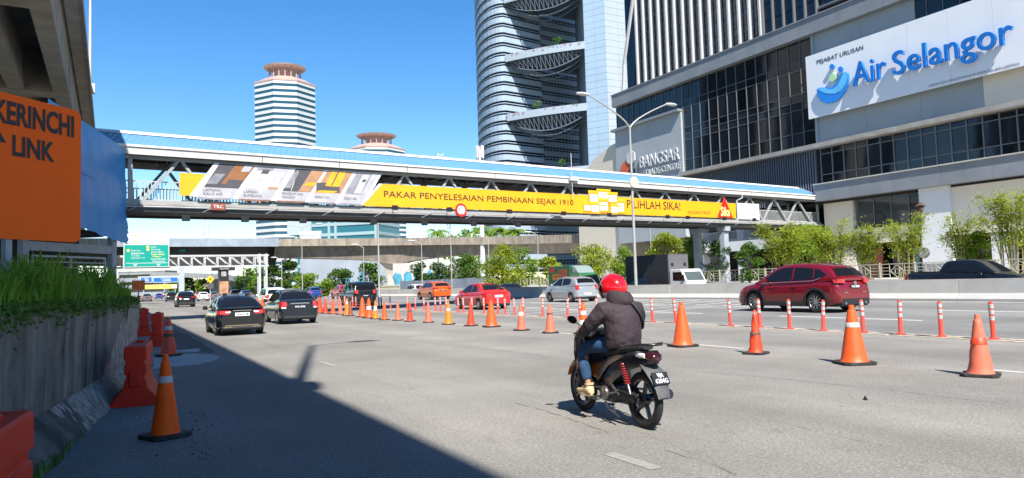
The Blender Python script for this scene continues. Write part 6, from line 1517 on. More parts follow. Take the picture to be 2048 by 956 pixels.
        b = MB(); my = gl['mirror'][0]; mz = gl['mirror'][1]; b.bounds((s * (hw - 0.03), my - 0.03, mz - 0.03), (s * (hw + 0.06), my + 0.05, mz + 0.02)); b.bounds((s * (hw + 0.03), my - 0.06, mz - 0.05), (s * (hw + 0.19), my + 0.08, mz + 0.11)); b.build('mirror', gl.get('mm', paint_m), t, bevel=0.03)
    pz = gl['plate']; pw = 0.26
    b = MB(); b.bounds((-pw, -hy - 0.022, pz - 0.065), (pw, -hy - 0.004, pz + 0.065)); o = b.build('number_plate', PLATE if plate == 'text' else PLATE_W, t)
    if ptxt: lettering('lettering', ptxt, o, (-pw * 0.85, -hy - 0.023, pz - 0.04), pw * 1.7, 0.08, PLATE_T if plate == 'text' else TRIM, 0.003, 0.02)
    b = MB(); b.bounds((-hw * 0.80, -hy - 0.012, zs + 0.02), (hw * 0.80, -hy + 0.1, zs + (0.26 if clad else 0.13))); b.build('bumper_trim', TRIM, t, bevel=0.03)
    if clad:
        for s in (-1, 1):
            b = MB(); b.bounds((s * (hw - 0.10), ya[0] + ra, zs - 0.02), (s * (hw + 0.008), ya[1] - ra, zs + 0.14)); b.build('sill_trim', TRIM, t, bevel=0.02)
            for yc in ya:
                b = MB(); P_ = []
                for a in range(-8, 189, 14):
                    ca, sa = math.cos(math.radians(a)), math.sin(math.radians(a)); P_.append([Vector((s * (hw - 0.06), yc + ca * (ra - 0.012), r + sa * (ra - 0.012))), Vector((s * (hw + 0.012), yc + ca * (ra - 0.008), r + sa * (ra - 0.008))), Vector((s * (hw + 0.010), yc + ca * (ra + 0.075), r + sa * (ra + 0.075))), Vector((s * (hw - 0.06), yc + ca * (ra + 0.08), r + sa * (ra + 0.08)))])
                b.loft(P_, True, True, True); b.build('arch_trim', TRIM, t, smooth=40)
    if rail:
        for s in (-1, 1): b = MB(); b.tube([(s * (wtp - 0.06), y, fr(y) + 0.05) for y in (roof[2][0], 0, roof[-2][0] * 0.7)], 0.018, 6); b.build('roof_rail', TRIM, t)
    if extras: extras(t, hw, hy)
    add_wheels(t, r, 0.22, W - 0.24, ya, spokes, rm)
    return t
P_RED = paint('paint_soul_red', (0.16, 0.002, 0.006), 0.25, 0.1, 1.0); P_RED2 = paint('paint_red', (0.50, 0.012, 0.012), 0.3, 0.1, 1.0); P_ORA = paint('paint_orange', (0.60, 0.10, 0.01), 0.3, 0.2, 1.0)
P_BLK = paint('paint_black', (0.006, 0.007, 0.009), 0.18, 0.0, 0.5); P_NVY = paint('paint_navy_black', (0.006, 0.009, 0.016), 0.18, 0.0, 0.5); P_SIL = paint('paint_silver', (0.42, 0.44, 0.47), 0.3, 0.55, 1.0); P_WHT = paint('paint_white', (0.70, 0.70, 0.69), 0.3, 0, 1.0); P_BLU = paint('paint_blue', (0.02, 0.06, 0.25), 0.3, 0.2, 1.0); P_GRY = paint('paint_grey', (0.15, 0.15, 0.16), 0.3, 0.4, 1.0)

def sedan(k=1.0):
    top = [(-2.2, 0.80), (-2.16, 0.94), (-2.0, 1.02), (-1.55, 1.03), (-0.6, 0.98), (0.9, 0.97), (1.35, 0.92), (1.9, 0.80), (2.12, 0.66), (2.2, 0.52)]
    roof = [(-1.78, 1.02), (-1.25, 1.33), (-0.85, 1.45), (-0.3, 1.49), (0.25, 1.46), (0.55, 1.38), (1.25, 0.95)]
    gl = dict(belt=[(-1.8, 1.01), (-1.0, 0.99), (1.3, 0.94)], wb=0.80, wt=0.56, rear=(-1.68, -1.02, 0.11, 0.13), front=(0.58, 1.18, 0.12, 0.09),
              side=[[(-0.35, 1.0), (-0.33, 1.40), (-0.78, 1.36), (-1.08, 1.16), (-1.05, 1.02)], [(-0.27, 0.99), (-0.26, 1.41), (0.28, 1.39), (0.55, 1.28), (0.98, 0.99)]],
              lamps=[(0.50, 0.86, 0.72, 0.92, TAIL)], mirror=(0.72, 0.98), plate=0.74)
    return top, roof, gl
def hatch():
    top = [(-1.85, 0.78), (-1.82, 0.92), (-1.7, 0.98), (-0.5, 0.98), (0.85, 0.98), (1.2, 0.94), (1.6, 0.84), (1.78, 0.70), (1.85, 0.55)]
    roof = [(-1.80, 0.97), (-1.62, 1.28), (-1.42, 1.44), (-0.9, 1.51), (-0.2, 1.52), (0.30, 1.46), (1.18, 0.96)]
    gl = dict(belt=[(-1.8, 1.02), (-0.8, 0.98), (1.2, 0.94)], wb=0.77, wt=0.58, rear=(-1.76, -1.50, 0.13, 0.12), front=(0.38, 1.08, 0.12, 0.09),
              side=[[(-0.28, 1.0), (-0.27, 1.42), (-1.0, 1.40), (-1.18, 1.25), (-1.08, 1.06)], [(-0.20, 0.99), (-0.19, 1.43), (0.22, 1.40), (0.85, 1.0)]],
              lamps=[(0.58, 0.79, 0.72, 1.02, TAIL)], mirror=(0.66, 1.0), plate=0.48)
    return top, roof, gl
def suv():
    top = [(-2.28, 0.72), (-2.25, 0.92), (-2.18, 1.08), (-1.6, 1.10), (-0.5, 1.06), (1.0, 1.05), (1.4, 1.02), (1.95, 0.92), (2.2, 0.76), (2.28, 0.58)]
    roof = [(-2.22, 1.08), (-1.95, 1.40), (-1.72, 1.56), (-1.2, 1.66), (-0.4, 1.69), (0.15, 1.66), (0.45, 1.58), (1.32, 1.06)]
    gl = dict(belt=[(-2.2, 1.12), (-1.2, 1.08), (1.3, 1.02)], wb=0.86, wt=0.60, rear=(-2.14, -1.84, 0.12, 0.14), front=(0.50, 1.22, 0.12, 0.09),
              side=[[(-1.30, 1.14), (-1.26, 1.50), (-1.48, 1.46), (-1.78, 1.28), (-1.55, 1.17)], [(-0.42, 1.11), (-0.40, 1.57), (-1.05, 1.53), (-1.20, 1.51), (-1.24, 1.14)], [(-0.34, 1.10), (-0.32, 1.58), (0.18, 1.55), (0.48, 1.44), (1.02, 1.09)]],
              lamps=[(0.52, 0.90, 0.98, 1.11, TAIL)], mirror=(0.74, 1.10), plate=0.86)
    return top, roof, gl
def mpv():
    top = [(-2.3, 0.75), (-2.28, 0.95), (-2.22, 1.12), (-1.2, 1.12), (0.9, 1.08), (1.5, 1.02), (2.0, 0.92), (2.22, 0.76), (2.3, 0.58)]
    roof = [(-2.24, 1.12), (-2.12, 1.55), (-1.98, 1.76), (-1.4, 1.84), (-0.3, 1.86), (0.4, 1.80), (0.8, 1.65), (1.6, 1.06)]
    gl = dict(belt=[(-2.25, 1.14), (1.5, 1.05)], wb=0.87, wt=0.70, rear=(-2.21, -2.06, 0.10, 0.13), front=(0.78, 1.48, 0.12, 0.09),
              side=[[(-1.16, 1.17), (-1.15, 1.70), (-1.9, 1.66), (-1.98, 1.20)], [(-0.05, 1.15), (-0.04, 1.72), (-1.08, 1.71), (-1.09, 1.17)], [(0.03, 1.14), (0.04, 1.71), (0.5, 1.64), (1.1, 1.13)]],
              lamps=[(0.60, 0.90, 0.95, 1.22, TAIL)], mirror=(1.0, 1.15), plate=0.80)
    return top, roof, gl
def scaled(tab, ky, kz): return [(a * ky, c * kz) for a, c in tab]
def mk(kind, L, W, H, base):
    top, roof, gl = kind(); L0, W0, H0 = base; ky, kx, kz = L / L0, W / W0, H / H0
    g = dict(gl); g['belt'] = scaled(gl['belt'], ky, kz); g['wb'] = gl['wb'] * kx; g['wt'] = gl['wt'] * kx
    g['rear'] = (gl['rear'][0] * ky, gl['rear'][1] * ky, gl['rear'][2], gl['rear'][3]); g['front'] = (gl['front'][0] * ky, gl['front'][1] * ky, gl['front'][2], gl['front'][3])
    g['side'] = [scaled(p, ky, kz) for p in gl['side']]; g['lamps'] = [(a * kx, c * kx, d * kz, e * kz, m) for a, c, d, e, m in gl['lamps']]; g['mirror'] = (gl['mirror'][0] * ky, gl['mirror'][1] * kz); g['plate'] = gl['plate'] * kz
    return scaled(top, ky, kz), scaled(roof, ky, kz), g
SED, HAT, SUV_, MPV_ = (4.4, 1.72, 1.49), (3.7, 1.66, 1.52), (4.56, 1.84, 1.69), (4.6, 1.84, 1.86)
def place(px, py, back=True, off=0.0): # rear wheel contact on the picture -> road point
    return gnd(px, py)
def put(kindf, base, L, W, H, x, y, name, label, m, wb, r, z=None, **kw):
    top, roof, gl = mk(kindf, L, W, H, base); gl.update(kw.pop('gl', {}))
    k = kw.pop('k', 0.90)
    t = car(name, label, (x, y, road_z(x) if z is None else z), m, L, W, H, wb, r, top, roof, gl, **kw)
    t.scale = (k, k, k); return t
# red sport utility car in the far carriageway, nearest
def suv_extras(t, hw, hy):
    for s in (-1, 1):
        b = MB(); b.tube([(s * 0.55, -hy - 0.02, 0.33), (s * 0.55, -hy + 0.25, 0.33)], 0.05, 10); b.build('exhaust_tip', CHROME, t)
        for yh in (-0.62, 0.42): b = MB(); b.bounds((s * (hw - 0.012), yh, 0.93), (s * (hw + 0.02), yh + 0.2, 0.96)); b.build('door_handle', P_RED, t, bevel=0.01)
        b = MB(); b.tube([(s * (hw - 0.055), -1.68, 1.26), (s * (hw - 0.03), -1.35, 1.155), (s * (hw - 0.028), 1.05, 1.095)], 0.014, 6); b.build('window_trim', CHROME, t)
        b = MB(); b.bounds((s * 0.40, -hy - 0.014, 0.70), (s * 0.62, -hy - 0.005, 0.73)); b.build('badge', CHROME, t)
    b = MB(); b.lathe([(0.075, 0), (0.075, 0.02)], 16, M=Matrix.Translation((0, -hy - 0.005, 1.03)) @ Matrix.Rotation(math.radians(90), 4, 'X')); b.build('emblem', CHROME, t)
    b = MB(); b.prism([(-0.02, -1.05, 1.80), (0.02, -1.05, 1.80), (0.01, -1.35, 1.90), (-0.01, -1.35, 1.90)], (0, 0.08, -0.02)); b.build('roof_antenna', P_RED, t)
p = gnd(1641, 626); put(suv, SUV_, 4.80, 1.92, 1.80, p.x + 0.82, p.y + 1.44, 'sport_utility_car', 'large dark red sport utility car passing behind the posts at right', P_RED, 2.86, 0.38, clad=True, spokes=10, ptxt='VCN 8885', extras=suv_extras, zs=0.24)
# silver hatchback
p = gnd(1141, 605); put(hatch, HAT, 3.95, 1.78, 1.62, p.x + 0.85, p.y + 1.25, 'hatchback_car', 'silver hatchback near the concrete barrier, left of the rider', P_SIL, 2.56, 0.30, plate='w', spokes=7)
# red sedan
p = gnd(958, 620); put(sedan, SED, 4.5, 1.78, 1.52, p.x + 0.80, p.y + 1.30, 'sedan_car', 'bright red saloon behind the row of posts', P_RED2, 2.62, 0.31, plate='w', spokes=9)
# orange suv
p = gnd(861, 600); put(suv, SUV_, 4.5, 1.84, 1.70, p.x + 0.85, p.y + 1.35, 'sport_utility_car', 'orange sport utility car by the far barrier', P_ORA, 2.65, 0.34, ptxt='X', clad=False, spokes=7, rail=True)
# black van-like people carrier
p = gnd(690, 612); put(mpv, MPV_, 4.95, 1.90, 1.98, p.x + 0.55, p.y - 1.2, 'people_carrier', 'tall black people carrier behind the middle cones', P_BLK, 3.0, 0.34, ptxt='W', spokes=7)
# red suv farther
p = gnd(645, 597); put(suv, SUV_, 4.5, 1.84, 1.72, p.x + 0.7, p.y - 6.0, 'sport_utility_car', 'distant red sport utility car left of the black people carrier', P_RED2, 2.65, 0.34, plate='w')
# the two black cars in the left carriageway
def roof_boxes(t, hw, hy):
    for s in (-1, 1): b = MB(); b.bounds((s * 0.42 - 0.07, -0.75, 1.50), (s * 0.42 + 0.07, -0.55, 1.62)); b.build('rack_foot', TRIM, t, bevel=0.02)
    b = MB(); b.tube([(-0.62, -0.65, 1.55), (0.62, -0.65, 1.55)], 0.02, 6); b.build('rack_bar', TRIM, t)
    b = MB(); b.bounds((-0.62, -hy - 0.016, 0.37), (0.62, -hy - 0.006, 0.40)); b.bounds((-0.66, -hy - 0.016, 0.31), (-0.36, -hy - 0.006, 0.34)); b.bounds((0.36, -hy - 0.016, 0.31), (0.66, -hy - 0.006, 0.34)); b.build('bumper_chrome', mat('chrome_gold', (0.55, 0.42, 0.28), 0.2, metal=0.9), t)
    b = MB(); b.tube([(0, -1.1, 1.46), (0, -1.25, 1.95)], 0.006, 5); b.build('aerial', TRIM, t)
    b = MB(); b.bounds((-0.34, -hy - 0.014, 0.93), (0.34, -hy - 0.004, 0.955)); b.build('boot_lettering', CHROME, t)
    b = MB(); b.bounds((-0.72, -hy + 0.0, 1.0), (0.72, -hy + 0.22, 1.05)); b.build('boot_lip', P_BLK, t, bevel=0.02)
pl_ = gnd(427, 672); put(sedan, SED, 4.40, 1.78, 1.52, pl_.x + 0.78, pl_.y + 1.25, 'sedan_car', 'black saloon with roof rack and red tail lamps, nearest on the left', P_BLK, 2.60, 0.32, k=0.83, plate='w', ptxt='VGA 5108', extras=roof_boxes, spokes=10,
    gl=dict(lamps=[(0.46, 0.875, 0.80, 0.95, TAIL), (0.42, 0.60, 0.86, 0.93, TAIL_W)], plate=0.80))
def boot_chrome(t, hw, hy):
    b = MB(); b.bounds((-0.42, -hy - 0.016, 0.90), (0.42, -hy - 0.004, 0.94)); b.build('boot_strip', CHROME, t)
pl_ = gnd(564, 648); put(sedan, SED, 4.30, 1.74, 1.55, pl_.x + 0.56, pl_.y + 1.2, 'sedan_car', 'dark navy saloon with clear rear window, second on the left', P_NVY, 2.60, 0.31, ptxt='WVL 8748', extras=boot_chrome, spokes=9, gl=dict(lamps=[(0.58, 0.86, 0.76, 1.0, TAIL), (0.60, 0.80, 0.70, 0.78, TAIL_W)]))
# farther traffic of the left carriageway
p = gnd(372, 614); put(suv, SUV_, 4.4, 1.82, 1.66, p.x, p.y + 1.5, 'sport_utility_car', 'distant black sport utility car ahead of the black saloon', P_BLK, 2.6, 0.34, plate='w', clad=True)
p = gnd(540, 616); put(mpv, MPV_, 4.5, 1.84, 1.75, p.x + 0.3, p.y + 1.0, 'people_carrier', 'white people carrier beside three cones', P_WHT, 2.8, 0.33)
p = gnd(578, 613); put(sedan, SED, 4.4, 1.75, 1.6, p.x + 0.6, p.y + 3.0, 'sedan_car', 'black car mostly hidden behind the navy saloon', P_BLK, 2.6, 0.31)
for i, (px, py, kf, bs_, m, lab) in enumerate([(343, 603, suv, SUV_, P_NVY, 'small dark car in the distance left of the black sport utility car'), (407, 602, hatch, HAT, P_WHT, 'small white car in the distance beyond the black sport utility car'), (294, 603, sedan, SED, P_GRY, 'grey car in the distance at the wall end'),
        (398, 596, sedan, SED, P_RED2, 'tiny red car far down the road'), (430, 600, sedan, SED, P_GRY, 'tiny grey car far down the road beside the white one'), (318, 598, sedan, SED, P_BLU, 'tiny blue car far down the road on the left'), (380, 594, mpv, MPV_, P_WHT, 'tiny white van far down the road'), (492, 598, hatch, HAT, P_BLU, 'tiny blue car beyond the people carrier'), (470, 596, suv, SUV_, P_BLK, 'tiny black car far down the road near the advertising pillar'), (330, 594, mpv, MPV_, P_GRY, 'tiny grey van far down the road on the left')]):
    p = gnd(px, py); put(kf, bs_, bs_[0], bs_[1], bs_[2], p.x, p.y + 1, 'distant_car', lab, m, 2.5, 0.32)
# vehicles on the service road, beyond the barrier (seen over it)
p = dep(835, 570, 90.0); put(mpv, MPV_, 4.4, 1.75, 1.75, p.x, p.y, 'van', 'white van partly hidden by the orange car', P_WHT, 2.7, 0.32, z=-0.02, rz=math.pi, group='vehicles on the service road', cat='van')
p = dep(1022, 570, 66.0); put(sedan, SED, 4.4, 1.75, 1.5, p.x, p.y, 'sedan_car', 'dark blue saloon behind the barrier, right of the red saloon', P_NVY, 2.6, 0.31, z=-0.02, rz=math.pi, group='vehicles on the service road')
p = dep(1298, 568, 56.0); put(sedan, SED, 4.4, 1.75, 1.5, p.x, p.y, 'sedan_car', 'dark saloon half hidden behind the barrier by the street lamp', P_BLK, 2.6, 0.31, z=0.05, rz=math.pi, group='vehicles on the service road')
p = dep(625, 580, 90.0); put(hatch, HAT, 3.8, 1.7, 1.6, p.x, p.y, 'hatchback_car', 'blue car half hidden left of the distant red car', P_BLU, 2.4, 0.3, group='vehicles on the service road')
# pickup
def make_pickup():
    p = dep(1943, 560, 33.5); t = thing('pickup_truck', (p.x, p.y, -0.02), math.pi, 'black double cab pickup behind the barrier at the right edge', 'pickup', 'vehicles on the service road')
    L, W = 5.3, 1.85; top = [(-2.65, 1.05), (-2.62, 1.24), (-2.5, 1.30), (-1.0, 1.30), (1.0, 1.25), (1.4, 1.20), (2.3, 1.1), (2.55, 0.92), (2.65, 0.7)]
    roof = [(-0.98, 1.26), (-0.88, 1.66), (-0.7, 1.80), (0.0, 1.84), (0.5, 1.80), (0.75, 1.72), (1.5, 1.2)]
    gl = dict(belt=[(-1, 1.28), (1.5, 1.18)], wb=0.85, wt=0.64, rear=(-0.92, -0.84, 0.12, 0.12), front=(0.76, 1.42, 0.12, 0.09), side=[[(-0.06, 1.31), (-0.05, 1.71), (-0.66, 1.69), (-0.74, 1.31)], [(0.02, 1.30), (0.03, 1.71), (0.55, 1.66), (1.10, 1.26)]], lamps=[(0.78, 0.91, 0.85, 1.06, TAIL)], mirror=(0.95, 1.16), plate=0.6)
    bpy.data.objects.remove(t)
    t = car('pickup_truck', 'black double cab pickup behind the barrier at the right edge', (p.x, p.y, -0.02), P_BLK, L, W, 1.8, 3.1, 0.38, top, roof, gl, rz=math.pi, group='vehicles on the service road', cat='pickup')
    b = MB(); b.bounds((-0.72, -2.45, 1.30), (0.72, -1.1, 1.345)); b.build('bed_cover', TRIM, t, bevel=0.02); b = MB(); b.bounds((-0.86, -2.69, 0.72), (0.86, -2.655, 1.27)); b.build('tailgate', mat('tailgate_brown', (0.10, 0.035, 0.025), 0.5), t, bevel=0.02)
make_pickup()
# trucks
def cab(t, m, W, y0, H, L_=1.7, r=0.38):
    hw = W / 2; prof = [(y0, 0.45), (y0 + L_, 0.45), (y0 + L_ + 0.12, 0.75), (y0 + L_ + 0.08, 1.15), (y0 + L_ - 0.38, H - 0.15), (y0 + L_ - 0.5, H), (y0 + 0.1, H), (y0, H - 0.08)]
    b = MB(); b.loft([[Vector((x, y, z)) for y, z in prof] for x in (-hw, -hw + 0.06, hw - 0.06, hw)], True, True, True); b.build('cab', m, t, bevel=0.04)
    b = MB(); a = Vector((0, y0 + L_ + 0.08, 1.15)); c = Vector((0, y0 + L_ - 0.38, H - 0.15)); n_ = Vector((0, 0.92, 0.4)) * 0.012
    b.quad([a.lerp(c, 0.05) + n_ + Vector((-hw + 0.12, 0, 0)), a.lerp(c, 0.05) + n_ + Vector((hw - 0.12, 0, 0)), a.lerp(c, 0.93) + n_ + Vector((hw - 0.16, 0, 0)), a.lerp(c, 0.93) + n_ + Vector((-hw + 0.16, 0, 0))]); b.build('windscreen', glassmat('truck_glass', (0.06, 0.08, 0.08), 0.05, 0.5) if 'truck_glass' not in MATS else MATS['truck_glass'], t)
    for s in (-1, 1):
        b = MB(); x = s * (hw + 0.008); b.add([(x, y0 + 0.35, 1.2), (x, y0 + L_ - 0.08, 1.15), (x, y0 + L_ - 0.45, H - 0.22), (x, y0 + 0.35, H - 0.22)], [(0, 1, 2, 3)]); b.build('side_window', CGLASS, t, recalc=False)
        b = MB(); b.bounds((s * (hw + 0.05), y0 + L_ - 0.1, 1.2), (s * (hw + 0.22), y0 + L_ - 0.02, 1.6)); b.build('mirror', TRIM, t, bevel=0.02)
        b = MB(); b.bounds((s * (hw - 0.42), y0 + L_ + 0.10, 0.62), (s * (hw - 0.12), y0 + L_ + 0.135, 0.8)); b.build('headlamp', TAIL_W, t, bevel=0.01)
def truck(px, py, dist, name, label, cabm, boxm, W, Hc, box, wb, boxm2=None):
    p = dep(px, py, dist); t = thing(name, (p.x, p.y, -0.02), math.pi, label, 'truck', 'vehicles on the service road'); y0, y1, z0, z1 = box
    cab(t, cabm, W, y1 + 0.12, Hc)
    b = MB(); b.bounds((-W / 2 - 0.05, y0, z0), (W / 2 + 0.05, y1, z1)); b.build('cargo_box', boxm, t, bevel=0.03)
    b = MB(); b.bounds((-0.45, y0 + 0.05, 0.55), (0.45, y1 + 1.2, 0.78)); b.build('chassis', TRIM, t)
    add_wheels(t, 0.38, 0.24, W - 0.3, (y0 + 1.0, y1 + 0.85), 6, RIM)
    return t
def chev(): pass
BLKBOX = mat('box_dark', (0.022, 0.022, 0.026), 0.6, var=0.2); GRNBOX = mat('box_green', (0.018, 0.10, 0.04), 0.45, var=0.1); GREYF = mat('box_grey_front', (0.10, 0.10, 0.105), 0.6)
t = truck(1330, 570, 57.0, 'box_truck', 'black box truck with white cab standing behind the barrier', P_WHT, BLKBOX, 1.95, 2.05, (-3.6, 1.6, 0.8, 3.25), 3.6)
b = MB(); b.bounds((-0.98, 1.605, 0.85), (0.98, 1.635, 3.2)); b.build('bulkhead', GREYF, t)
for s in (-1, 1): b = MB(); b.bounds((s * 0.62 - 0.13, 1.64, 2.3), (s * 0.62 + 0.13, 1.65, 2.55)); b.build('vent', TRIM, t)
t = truck(1152, 575, 64.0, 'delivery_truck', 'small green delivery truck with a printed side behind the silver hatchback', mat('cab_green', (0.02, 0.13, 0.045), 0.35, coat=0.8), GRNBOX, 1.85, 2.05, (-2.9, 0.55, 0.75, 2.75), 2.6)
b = MB(); b.prism([(0.0, 0.72, 2.05), (0.0, 2.0, 2.06), (0.0, 1.35, 2.62), (0.0, 0.72, 2.72)], (0.001, 0, 0)); 
b = MB(); b.loft([[Vector((x, y, z)) for y, z in ((0.70, 2.06), (1.75, 2.07), (1.15, 2.62), (0.70, 2.74))] for x in (-0.85, 0.85)], True, True, True); b.build('roof_fairing', mat('fairing_grey', (0.20, 0.26, 0.25), 0.4, coat=0.5), t, bevel=0.03)
for k, (y0_, y1_, z0_, z1_, c) in enumerate([(-2.8, -1.9, 2.2, 2.65, (0.35, 0.04, 0.03)), (-2.3, -0.9, 1.5, 2.05, (0.40, 0.16, 0.03)), (-1.2, 0.1, 1.75, 2.45, (0.30, 0.07, 0.03)), (-0.9, 0.2, 1.2, 1.7, (0.05, 0.16, 0.03))]):
    for s in (-1, 1): b = MB(); b.bounds((s * 0.977, y0_, z0_), (s * (0.985 + 0.002 * k), y1_, z1_)); b.build('side_print', mat('side_print_%d' % k, c, 0.5, var=0.6, vscale=3.0), t)
# ---------------------------------------------------------------- traffic cones
C_OR = mat('cone_orange', (0.78, 0.092, 0.014), 0.5, var=0.08, vscale=4, dirt=(0.42, 0.07, 0.015), dscale=6, damt=0.5)
C_OR2 = mat('cone_deep_orange', (0.98, 0.105, 0.004), 0.5, spec=0.2, var=0.08, vscale=4, dirt=(0.6, 0.07, 0.01), dscale=6, damt=0.5)
C_RD = mat('cone_red', (0.62, 0.05, 0.012), 0.5, var=0.08, vscale=4, dirt=(0.3, 0.04, 0.02), dscale=6, damt=0.5)
C_PK = mat('cone_faded', (0.62, 0.135, 0.075), 0.65, var=0.12, vscale=5, dirt=(0.34, 0.10, 0.06), dscale=7, damt=0.6)
C_YL = mat('cone_yellow_orange', (0.80, 0.19, 0.012), 0.5, var=0.08, vscale=4, dirt=(0.4, 0.1, 0.015), dscale=6, damt=0.4)
C_DK = mat('cone_grimy', (0.26, 0.06, 0.03), 0.7, var=0.2, vscale=5, dirt=(0.08, 0.05, 0.04), dscale=6, damt=0.7)
REFL = mat('reflective_band', (0.44, 0.42, 0.39), 0.45, var=0.1, dirt=(0.4, 0.36, 0.32), dscale=8, damt=0.6)
REFL_Y = mat('faded_band', (0.66, 0.55, 0.38), 0.5, var=0.1, dirt=(0.4, 0.33, 0.25), dscale=8, damt=0.5)
SOOT = mat('soot_band', (0.10, 0.045, 0.03), 0.8, var=0.4, vscale=12)
cone_n = [0]
def cone(x, y, h, m, bands, label, fat=1.0, lean=(0, 0), rz=None, hole=False, dent=0.0, group='traffic cones dividing the lanes'):
    cone_n[0] += 1; r = random.Random(cone_n[0] * 13)
    t = thing('traffic_cone', (x, y, road_z(x)), r.uniform(0, 1.5) if rz is None else rz, label, 'traffic cone', group); t.rotation_euler.x = lean[0]; t.rotation_euler.y = lean[1]
    k = h / 0.8; wbs = 0.215 * k * (0.5 + 0.5 * fat)
    b = MB(); c = wbs * 0.72; poly = [(-wbs, -c), (-c, -wbs), (c, -wbs), (wbs, -c), (wbs, c), (c, wbs), (-c, wbs), (-wbs, c)]
    b.prism([(px, py, 0.002) for px, py in poly], (0, 0, 0.04 * k)); b.build('base', RUBBER, t, bevel=0.008)
    r0 = 0.150 * k * fat; r1 = 0.048 * k * fat; ht = h * 0.90
    prof = [(r0 * 1.12, 0.042 * k), (r0, 0.075 * k)] + [(r0 + (r1 - r0) * u, 0.075 * k + (ht - 0.075 * k) * u) for u in [i / 10 for i in range(1, 11)]] + [(r1 * 0.95, ht + 0.01), (r1 * 0.72, ht + 0.016), (r1 * 0.66, h), (r1 * 0.5, h)]
    n = 22; b = MB(); rings = []
    for q, (rr, z) in enumerate(prof):
        ring = []
        for j in range(n):
            a = 2 * math.pi * j / n; d = 1 - dent * max(0, math.sin(a * 2 + z * 9) * math.sin(z * 14 + a)) 
            ring.append(Vector((rr * d * math.cos(a) + dent * 0.15 * z * z, rr * d * math.sin(a), z)))
        rings.append(ring)
    vs = [p for g_ in rings for p in g_]; fs = []
    for i in range(len(rings) - 1):
        for j in range(n):
            if hole and i in (2, 3) and j in hole: continue
            if hole and i == 4 and j == hole[0]: continue
            a = i * n + j; c2 = i * n + (j + 1) % n; fs.append((a, c2, c2 + n, a + n))
    fs.append(tuple((len(rings) - 1) * n + j for j in range(n)))
    b.add(vs, fs); b.build('cone_body', m, t, smooth=50)
    for u0, u1, bm in bands:
        z0 = 0.075 * k + (ht - 0.075 * k) * u0; z1 = 0.075 * k + (ht - 0.075 * k) * u1; e = 0.003
        b = MB(); b.lathe([(r0 + (r1 - r0) * u0 + 0.0005, z0), (r0 + (r1 - r0) * u0 + e, z0 + 0.002), (r0 + (r1 - r0) * u1 + e, z1 - 0.002), (r0 + (r1 - r0) * u1 + 0.0005, z1)], 22, cap=False); b.v = [Vector((p.x + dent * 0.15 * p.z * p.z, p.y, p.z)) for p in b.v]
        b.build('band', bm, t, smooth=50)
    return t
row = [ (1962, 752, 0.80, C_PK, [(0.52, 0.66, C_RD)], 1.0, 'faded torn cone with a ripped hole, rightmost of the row', dict(hole=[17, 18], dent=0.10)),
        (1709, 728, 0.90, C_OR, [(0.66, 0.76, REFL)], 1.12, 'big clean orange cone with one white band in front of the red sport utility car', {}),
        (1512, 708, 0.78, C_RD, [(0.42, 0.50, SOOT)], 0.86, 'crumpled red cone with a scorched ring, third from the right', dict(dent=0.30)),
        (1366, 693, 0.90, C_OR, [], 1.12, 'big plain orange cone just right of the rider', {}),
        (1168, 668, 0.84, C_OR, [(0.18, 0.42, REFL), (0.62, 0.78, REFL)], 1.0, 'orange cone with two white bands half hidden behind the motorcycle mirror', {}),
        (1101, 666, 0.78, C_PK, [(0.68, 0.76, SOOT)], 0.95, 'faded cone with scribbles, first left of the motorcycle', dict(dent=0.12)),
        (1043, 661, 0.80, C_PK, [(0.55, 0.72, REFL_Y)], 0.85, 'thin faded cone with a yellowish band, second left of the motorcycle', {}),
        (983, 654, 0.90, C_OR, [], 1.12, 'big plain orange cone in front of the red saloon boot', {}),
        (942, 652, 0.82, C_RD, [], 0.85, 'slim red cone in front of the red saloon', {}),
        (897, 649, 0.82, C_YL, [(0.60, 0.74, REFL)], 0.9, 'yellow-orange cone with a white band, right of the orange car', {}),
        (857, 645, 0.78, C_PK, [], 0.9, 'pale faded cone below the orange car', {}),
        (820, 643, 0.76, C_RD, [(0.5, 0.62, SOOT)], 0.9, 'red-orange cone left of the pale faded one', {}),
        (796, 641, 0.78, C_PK, [], 0.85, 'slim faded cone, two left of the pale faded one', {}),
        (769, 640, 0.78, C_OR, [], 0.85, 'slim orange cone, first right of the yellow-orange pair', {}),
        (751, 638, 0.80, C_YL, [(0.45, 0.75, REFL)], 0.85, 'yellow-orange cone with a tall white sleeve', {}),
        (738, 636, 0.90, C_OR, [(0.40, 0.62, REFL)], 1.05, 'orange cone with a broad white band behind the yellow-orange one', {}),
        (725, 634, 0.92, C_OR, [], 1.1, 'big orange cone in front of the black people carrier', {}),
        (701, 632, 0.72, C_DK, [], 0.9, 'short grimy dark cone right of the navy saloon', {}),
        (694, 631, 0.86, C_YL, [(0.72, 0.9, REFL)], 0.85, 'yellow-orange cone just behind the grimy dark cone', {}),
        (681, 629, 0.82, C_PK, [], 0.85, 'faded cone, fourth right of the navy saloon', {}),
        (666, 628, 0.80, C_OR, [], 0.85, 'slim orange cone, third right of the navy saloon', {}),
        (651, 627, 0.86, C_RD, [], 0.85, 'dark red slim cone, second right of the navy saloon', {}),
        (640, 626, 0.92, C_RD, [], 1.0, 'dark red cone beside the navy saloon tail lamp', {}),
        (516, 618, 0.85, C_OR, [], 1.0, 'cone left of the white people carrier, first of three', {}), (525, 618, 0.9, C_OR, [], 1.0, 'middle of three cones before the white people carrier', {}), (536, 618, 0.85, C_RD, [], 1.0, 'right of three cones before the white people carrier', {})]
for px, py, h, m, bands, fat, lab, kw in row:
    p = gnd(px, py); cone(p.x, p.y, h, m, bands, lab, fat, **kw)
